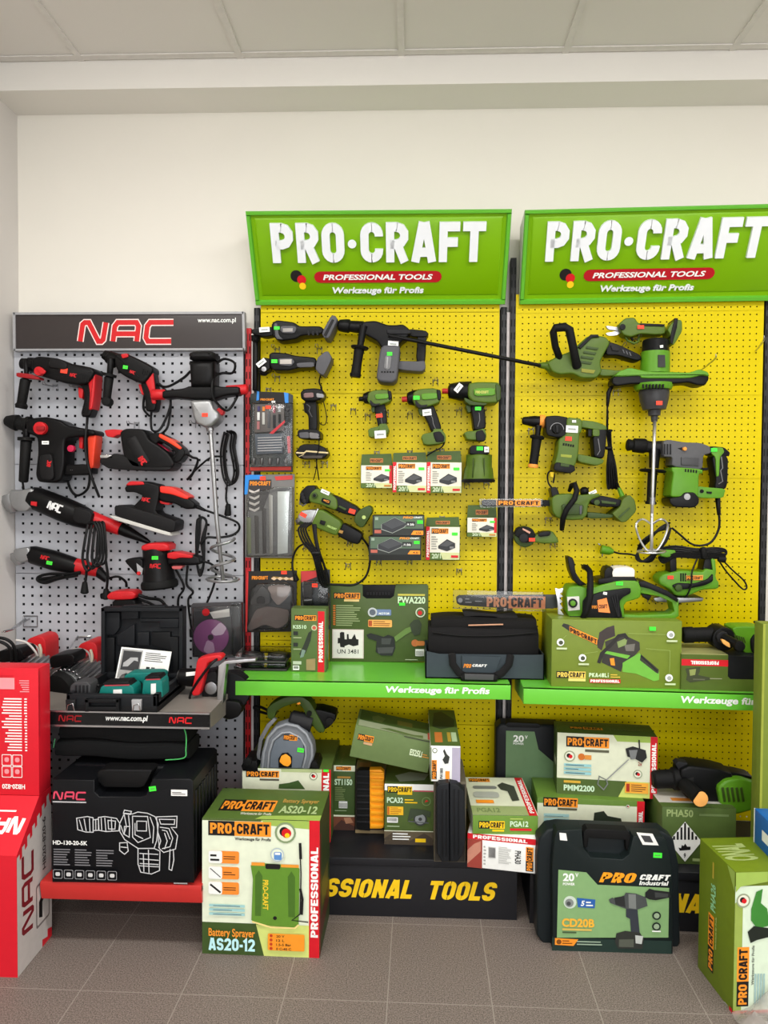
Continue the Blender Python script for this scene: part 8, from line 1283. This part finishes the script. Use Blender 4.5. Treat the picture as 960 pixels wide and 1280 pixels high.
GR2 = C(96, 140, 44, .5); F.poly([(X(x), Y(y)) for x, y in ((184, 262), (194, 254), (310, 258), (316, 268), (314, 420), (300, 428), (200, 424), (186, 412), (190, 300))], GR2); F.poly([(X(x), Y(y)) for x, y in ((196, 290), (206, 274), (216, 290), (212, 400), (196, 400))], C(70, 108, 34, .5)); F.poly([(X(x), Y(y)) for x, y in ((284, 290), (294, 274), (304, 290), (304, 400), (286, 400))], C(70, 108, 34, .5)); F.rect(X(186), Y(262), X(222), Y(253), C(230, 150, 50, .5)); F.rect(X(266), Y(264), X(314), Y(256), C(230, 150, 50, .5)); F.rrect(X(224), Y(270), X(264), Y(256), PRTBLK, .3); F.stroke([(X(188), Y(416)), (X(240), Y(430)), (X(304), Y(430)), (X(314), Y(420))], .012, C(240, 220, 140, .5)); F.circ(X(250), Y(404), .014, PRTBLK)
F.text('PRO-CRAFT', X(217), Y(382), X(232) - X(217), Y(300) - Y(382), C(236, 200, 50, .5), .03, 0, 270); F.stroke([(X(316), Y(196)), (X(320), Y(280)), (X(318), Y(390)), (X(296), Y(408)), (X(340), Y(412))], .009, PRTBLK); F.stroke([(X(317), Y(196)), (X(319), Y(240))], .02, PRTBLK); F.stroke([(X(318), Y(320)), (X(324), Y(350)), (X(322), Y(392))], .018, PRTBLK); F.circ(X(256), Y(230), .05, C(176, 190, 200, .5)); F.circ(X(256), Y(230), .042, PC); F.rrect(X(247), Y(244), X(268), Y(222), C(90, 140, 200, .5), .2); F.rect(X(250), Y(230), X(264), Y(224), PRTWHT)
F.text('Battery Sprayer', X(70), Y(466), X(196) - X(70), Y(437) - Y(466), C(240, 150, 50, .5), .02); F.btext('AS20-12', X(70), Y(498), X(196) - X(70), Y(464) - Y(498), C(190, 236, 240, .5), .22); F.rrect(X(231), Y(492), X(330), Y(446), C(240, 150, 40, .5), .08)
for k, t_ in enumerate(('20 V', '12 L', '1.5-5 Bar', '0 C-40 C')): F.circ(X(240), Y(452 + 11.4 * k), .011, C(190, 60, 30, .5)); F.text(t_, X(254), Y(456 + 11.4 * k), (X(276) if k < 2 else X(294)) - X(254), .017, C(70, 40, 20, .5), .02)
G = c.top; G.logo(.09, .24, .48, .36); G.text('Werkzeuge für Profis', .3, .1, .27, .1, C(220, 220, 200, .5), .02); G.text('AS20-12', .62, .2, .33, .24, C(176, 196, 140, .5), .03); G.text('Battery Sprayer', .62, .5, .32, .16, C(190, 150, 70, .5), .02); G.poly([(.45, 0), (1, 0), (1, .16), (.5, .1)], LIME)
c.right.rect(0, 0, 1, 1, C(52, 66, 34, .5)); c.right.rect(.2, .3, .8, .5, C(96, 92, 40, .5)); c.right.rect(.0, .0, .1, .9, C(120, 40, 36, .5)); c.right.poly([(.1, .1), (.9, .15), (.9, .3), (.1, .25)], C(80, 40, 30, .5))
c.done('carton', 'large cream carton with green backpack sprayer picture, standing on the floor in front')
# floor right: big carton, blue carton, tall green carton, plastic wrap
view(); Bq = onz(916, 1267, 0); A = onz(872, 1209, 0); bk = (A - Bq); D_ = bk.length; bk.normalize(); ux = bk.cross(Vector((0, 0, 1))).normalized()
d = RT @ Vector(((916 - 480) / FPX, (1090 - 640) / FPX, 1)); H = CAM.z + d.z * Bq.y / d.y; BGL = C(104, 124, 22, .5)
c = Carton(Bq, Bq + ux * .46, H, D_, BGL); F = c.front; F.rect(0.0, 0, 1, .9, C(214, 230, 206, .5)); F.poly([(0, .78), (.05, .83), (.05, 0), (0, 0)], C(150, 170, 80, .5)); F.rect(0, 0, .3, .02, PRTRED); F.logo(.02, .05, .075, .42, 90); F.text('Werkzeuge für Profis', .11, .2, .022, .28, C(90, 96, 86, .5), .02, 0, 90)
for k in range(4): F.rect(.13 + .018 * k, .06, .142 + .018 * k, .28, C(160, 190, 186, .5))
deu(F, .05, .8, .05); F.poly([(.1, .74), (.13, .86), (.17, .88), (.16, .78), (.2, .74), (.22, .62), (.14, .6), (.1, .66)], C(60, 130, 50, .5)); F.poly([(.08, .58), (.12, .62), (.22, .6), (.22, .54), (.14, .52), (.1, .5), (.15, .46), (.1, .5)], C(30, 36, 30, .5)); F.poly([(.0, 1), (.2, 1), (.2, .93), (.03, .9), (0, .86)], LIME)
G = c.left; G.logo(.3, .1, .16, .42, 90); G.text('Werkzeuge für Profis', .5, .3, .05, .24, C(190, 200, 120, .5), .02, 0, 90); G.text('PHA26', .36, .56, .14, .2, C(150, 210, 160, .5), .03, 0, 90); G.rect(.4, .8, .44, .92, C(190, 170, 60, .5)); G.poly([(.8, 1), (1, 1), (1, .86)], LIME); G.rect(.92, 0, 1, .03, PRTRED); G = c.top; G.text('ONAL', .02, .3, .22, .5, C(160, 176, 110, .5), .04, 0, 90); c.right.rect(0, 0, 1, .5, BGL)
c.done('carton', 'big light green carton with sideways lettering, on the floor at lower right'); zh = H
q = onz(942, 1052, zh); p2 = onz(958, 1069, zh); dr = (p2 - q).normalized(); d = RT @ Vector(((942 - 480) / FPX, (1010 - 640) / FPX, 1)); hz = CAM.z + d.z * q.y / d.y; c = Carton(q, q + dr * .14, hz - zh, .04, C(24, 96, 170, .45)); c.front.rect(0, .0, .05, 1, PRTWHT); c.front.rect(.4, .3, .9, .6, PRTWHT); c.left.rect(.9, 0, 1, 1, PRTWHT); c.done('carton', 'small blue carton on the big light green carton at the right edge')
ymax = max((Bq + ux * .46 + bk * D_).y, A.y) + .012; d = RT @ Vector(((954 - 480) / FPX, (780 - 640) / FPX, 1)); q = Vector((0, ymax, 0)); q.x = (d.x / d.y) * q.y; hz = CAM.z + d.z * q.y / d.y; c = Carton(q, q + Vector((.36, 0, 0)), hz, .06, C(112, 128, 42, .5)); c.front.rect(.0, 0, .02, 1, C(150, 160, 60, .5)); c.front.rect(.3, .4, .9, .8, C(140, 160, 70, .5)); c.done('carton', 'tall olive green carton cut by the right edge of the picture')
mb = MB(); rd = random.Random(3); n = 14; cc = onz(952, 1272, 0); vs = []
for i in range(n):
    for j in range(n):
        x, y = i / (n - 1) - .5, j / (n - 1) - .5; k = max(0, 1 - 3.6 * (x * x + y * y)); vs.append((cc.x + .03 + x * .22 + rd.uniform(-.008, .008), cc.y - .05 + y * .2 + rd.uniform(-.008, .008), .004 + k * .075 * (1 + .5 * sin(9 * x + 4 * y)) * rd.uniform(.75, 1.2)))
m = C(196, 190, 184, .2, alpha=.45, noise=.2); mb.add(vs, [[i * n + j, (i + 1) * n + j, (i + 1) * n + j + 1, i * n + j + 1] for i in range(n - 1) for j in range(n - 1)], m)
one('plastic_wrap', mb, 'crumpled clear plastic wrap on the floor at the lower right corner', 'packaging', (cc.x, cc.y, 0))
# ---------------------------------------------------------------- small pieces belong to the part they sit on; repeats share a group
for t_ in [o for o in COL.objects if o.type == 'EMPTY']:
    ch = [o for o in COL.objects if o.parent == t_]; kind = lambda o: o.name.split('.')[0]
    body = next((o for o in ch if kind(o) in ('body', 'motor', 'front_shell', 'head')), None); hold = next((o for o in ch if kind(o) in ('handle', 'grip', 'rear_handle')), None); card = next((o for o in ch if kind(o) == 'card'), None)
    for o in ch:
        k = kind(o); p = None
        if k in ('price_tag', 'vent', 'selector_knob', 'badge', 'mode_dial', 'lock_button', 'selector', 'logo_plate', 'front_print', 'front_label', 'hinge_label', 'cooling_fins', 'logo_patch', 'pivot') or (k == 'lettering' and body): p = body or card
        elif k == 'trigger': p = hold
        if p and p != o: o.parent = p
GR = {'wire_hook': 'wire hooks on the perforated boards', 'battery_carton': 'cartons hanging in the middle bay', 'electric_hoist': 'hoists on the grey shelf', 'saw_disc_pack': 'disc packs on the green shelf', 'gondola_shelving': 'perforated wall bays', 'shelf': 'shelves of the wall bays', 'base_plinth': 'black plinths', 'impact_driver': 'impact drivers in the middle bay', 'angle_grinder': 'angle grinders', 'rotary_hammer': 'rotary hammers', 'carton': 'product cartons', 'tool_case': 'tool cases', 'paddle_mixer': 'paddle mixers', 'battery_pack': 'battery packs', 'circular_saw': 'circular saws', 'shop_sign': 'signs above the bays'}
for o in COL.objects:
    if o.parent is None and 'label' in o and o.name.split('.')[0] in GR: o['group'] = GR[o.name.split('.')[0]]
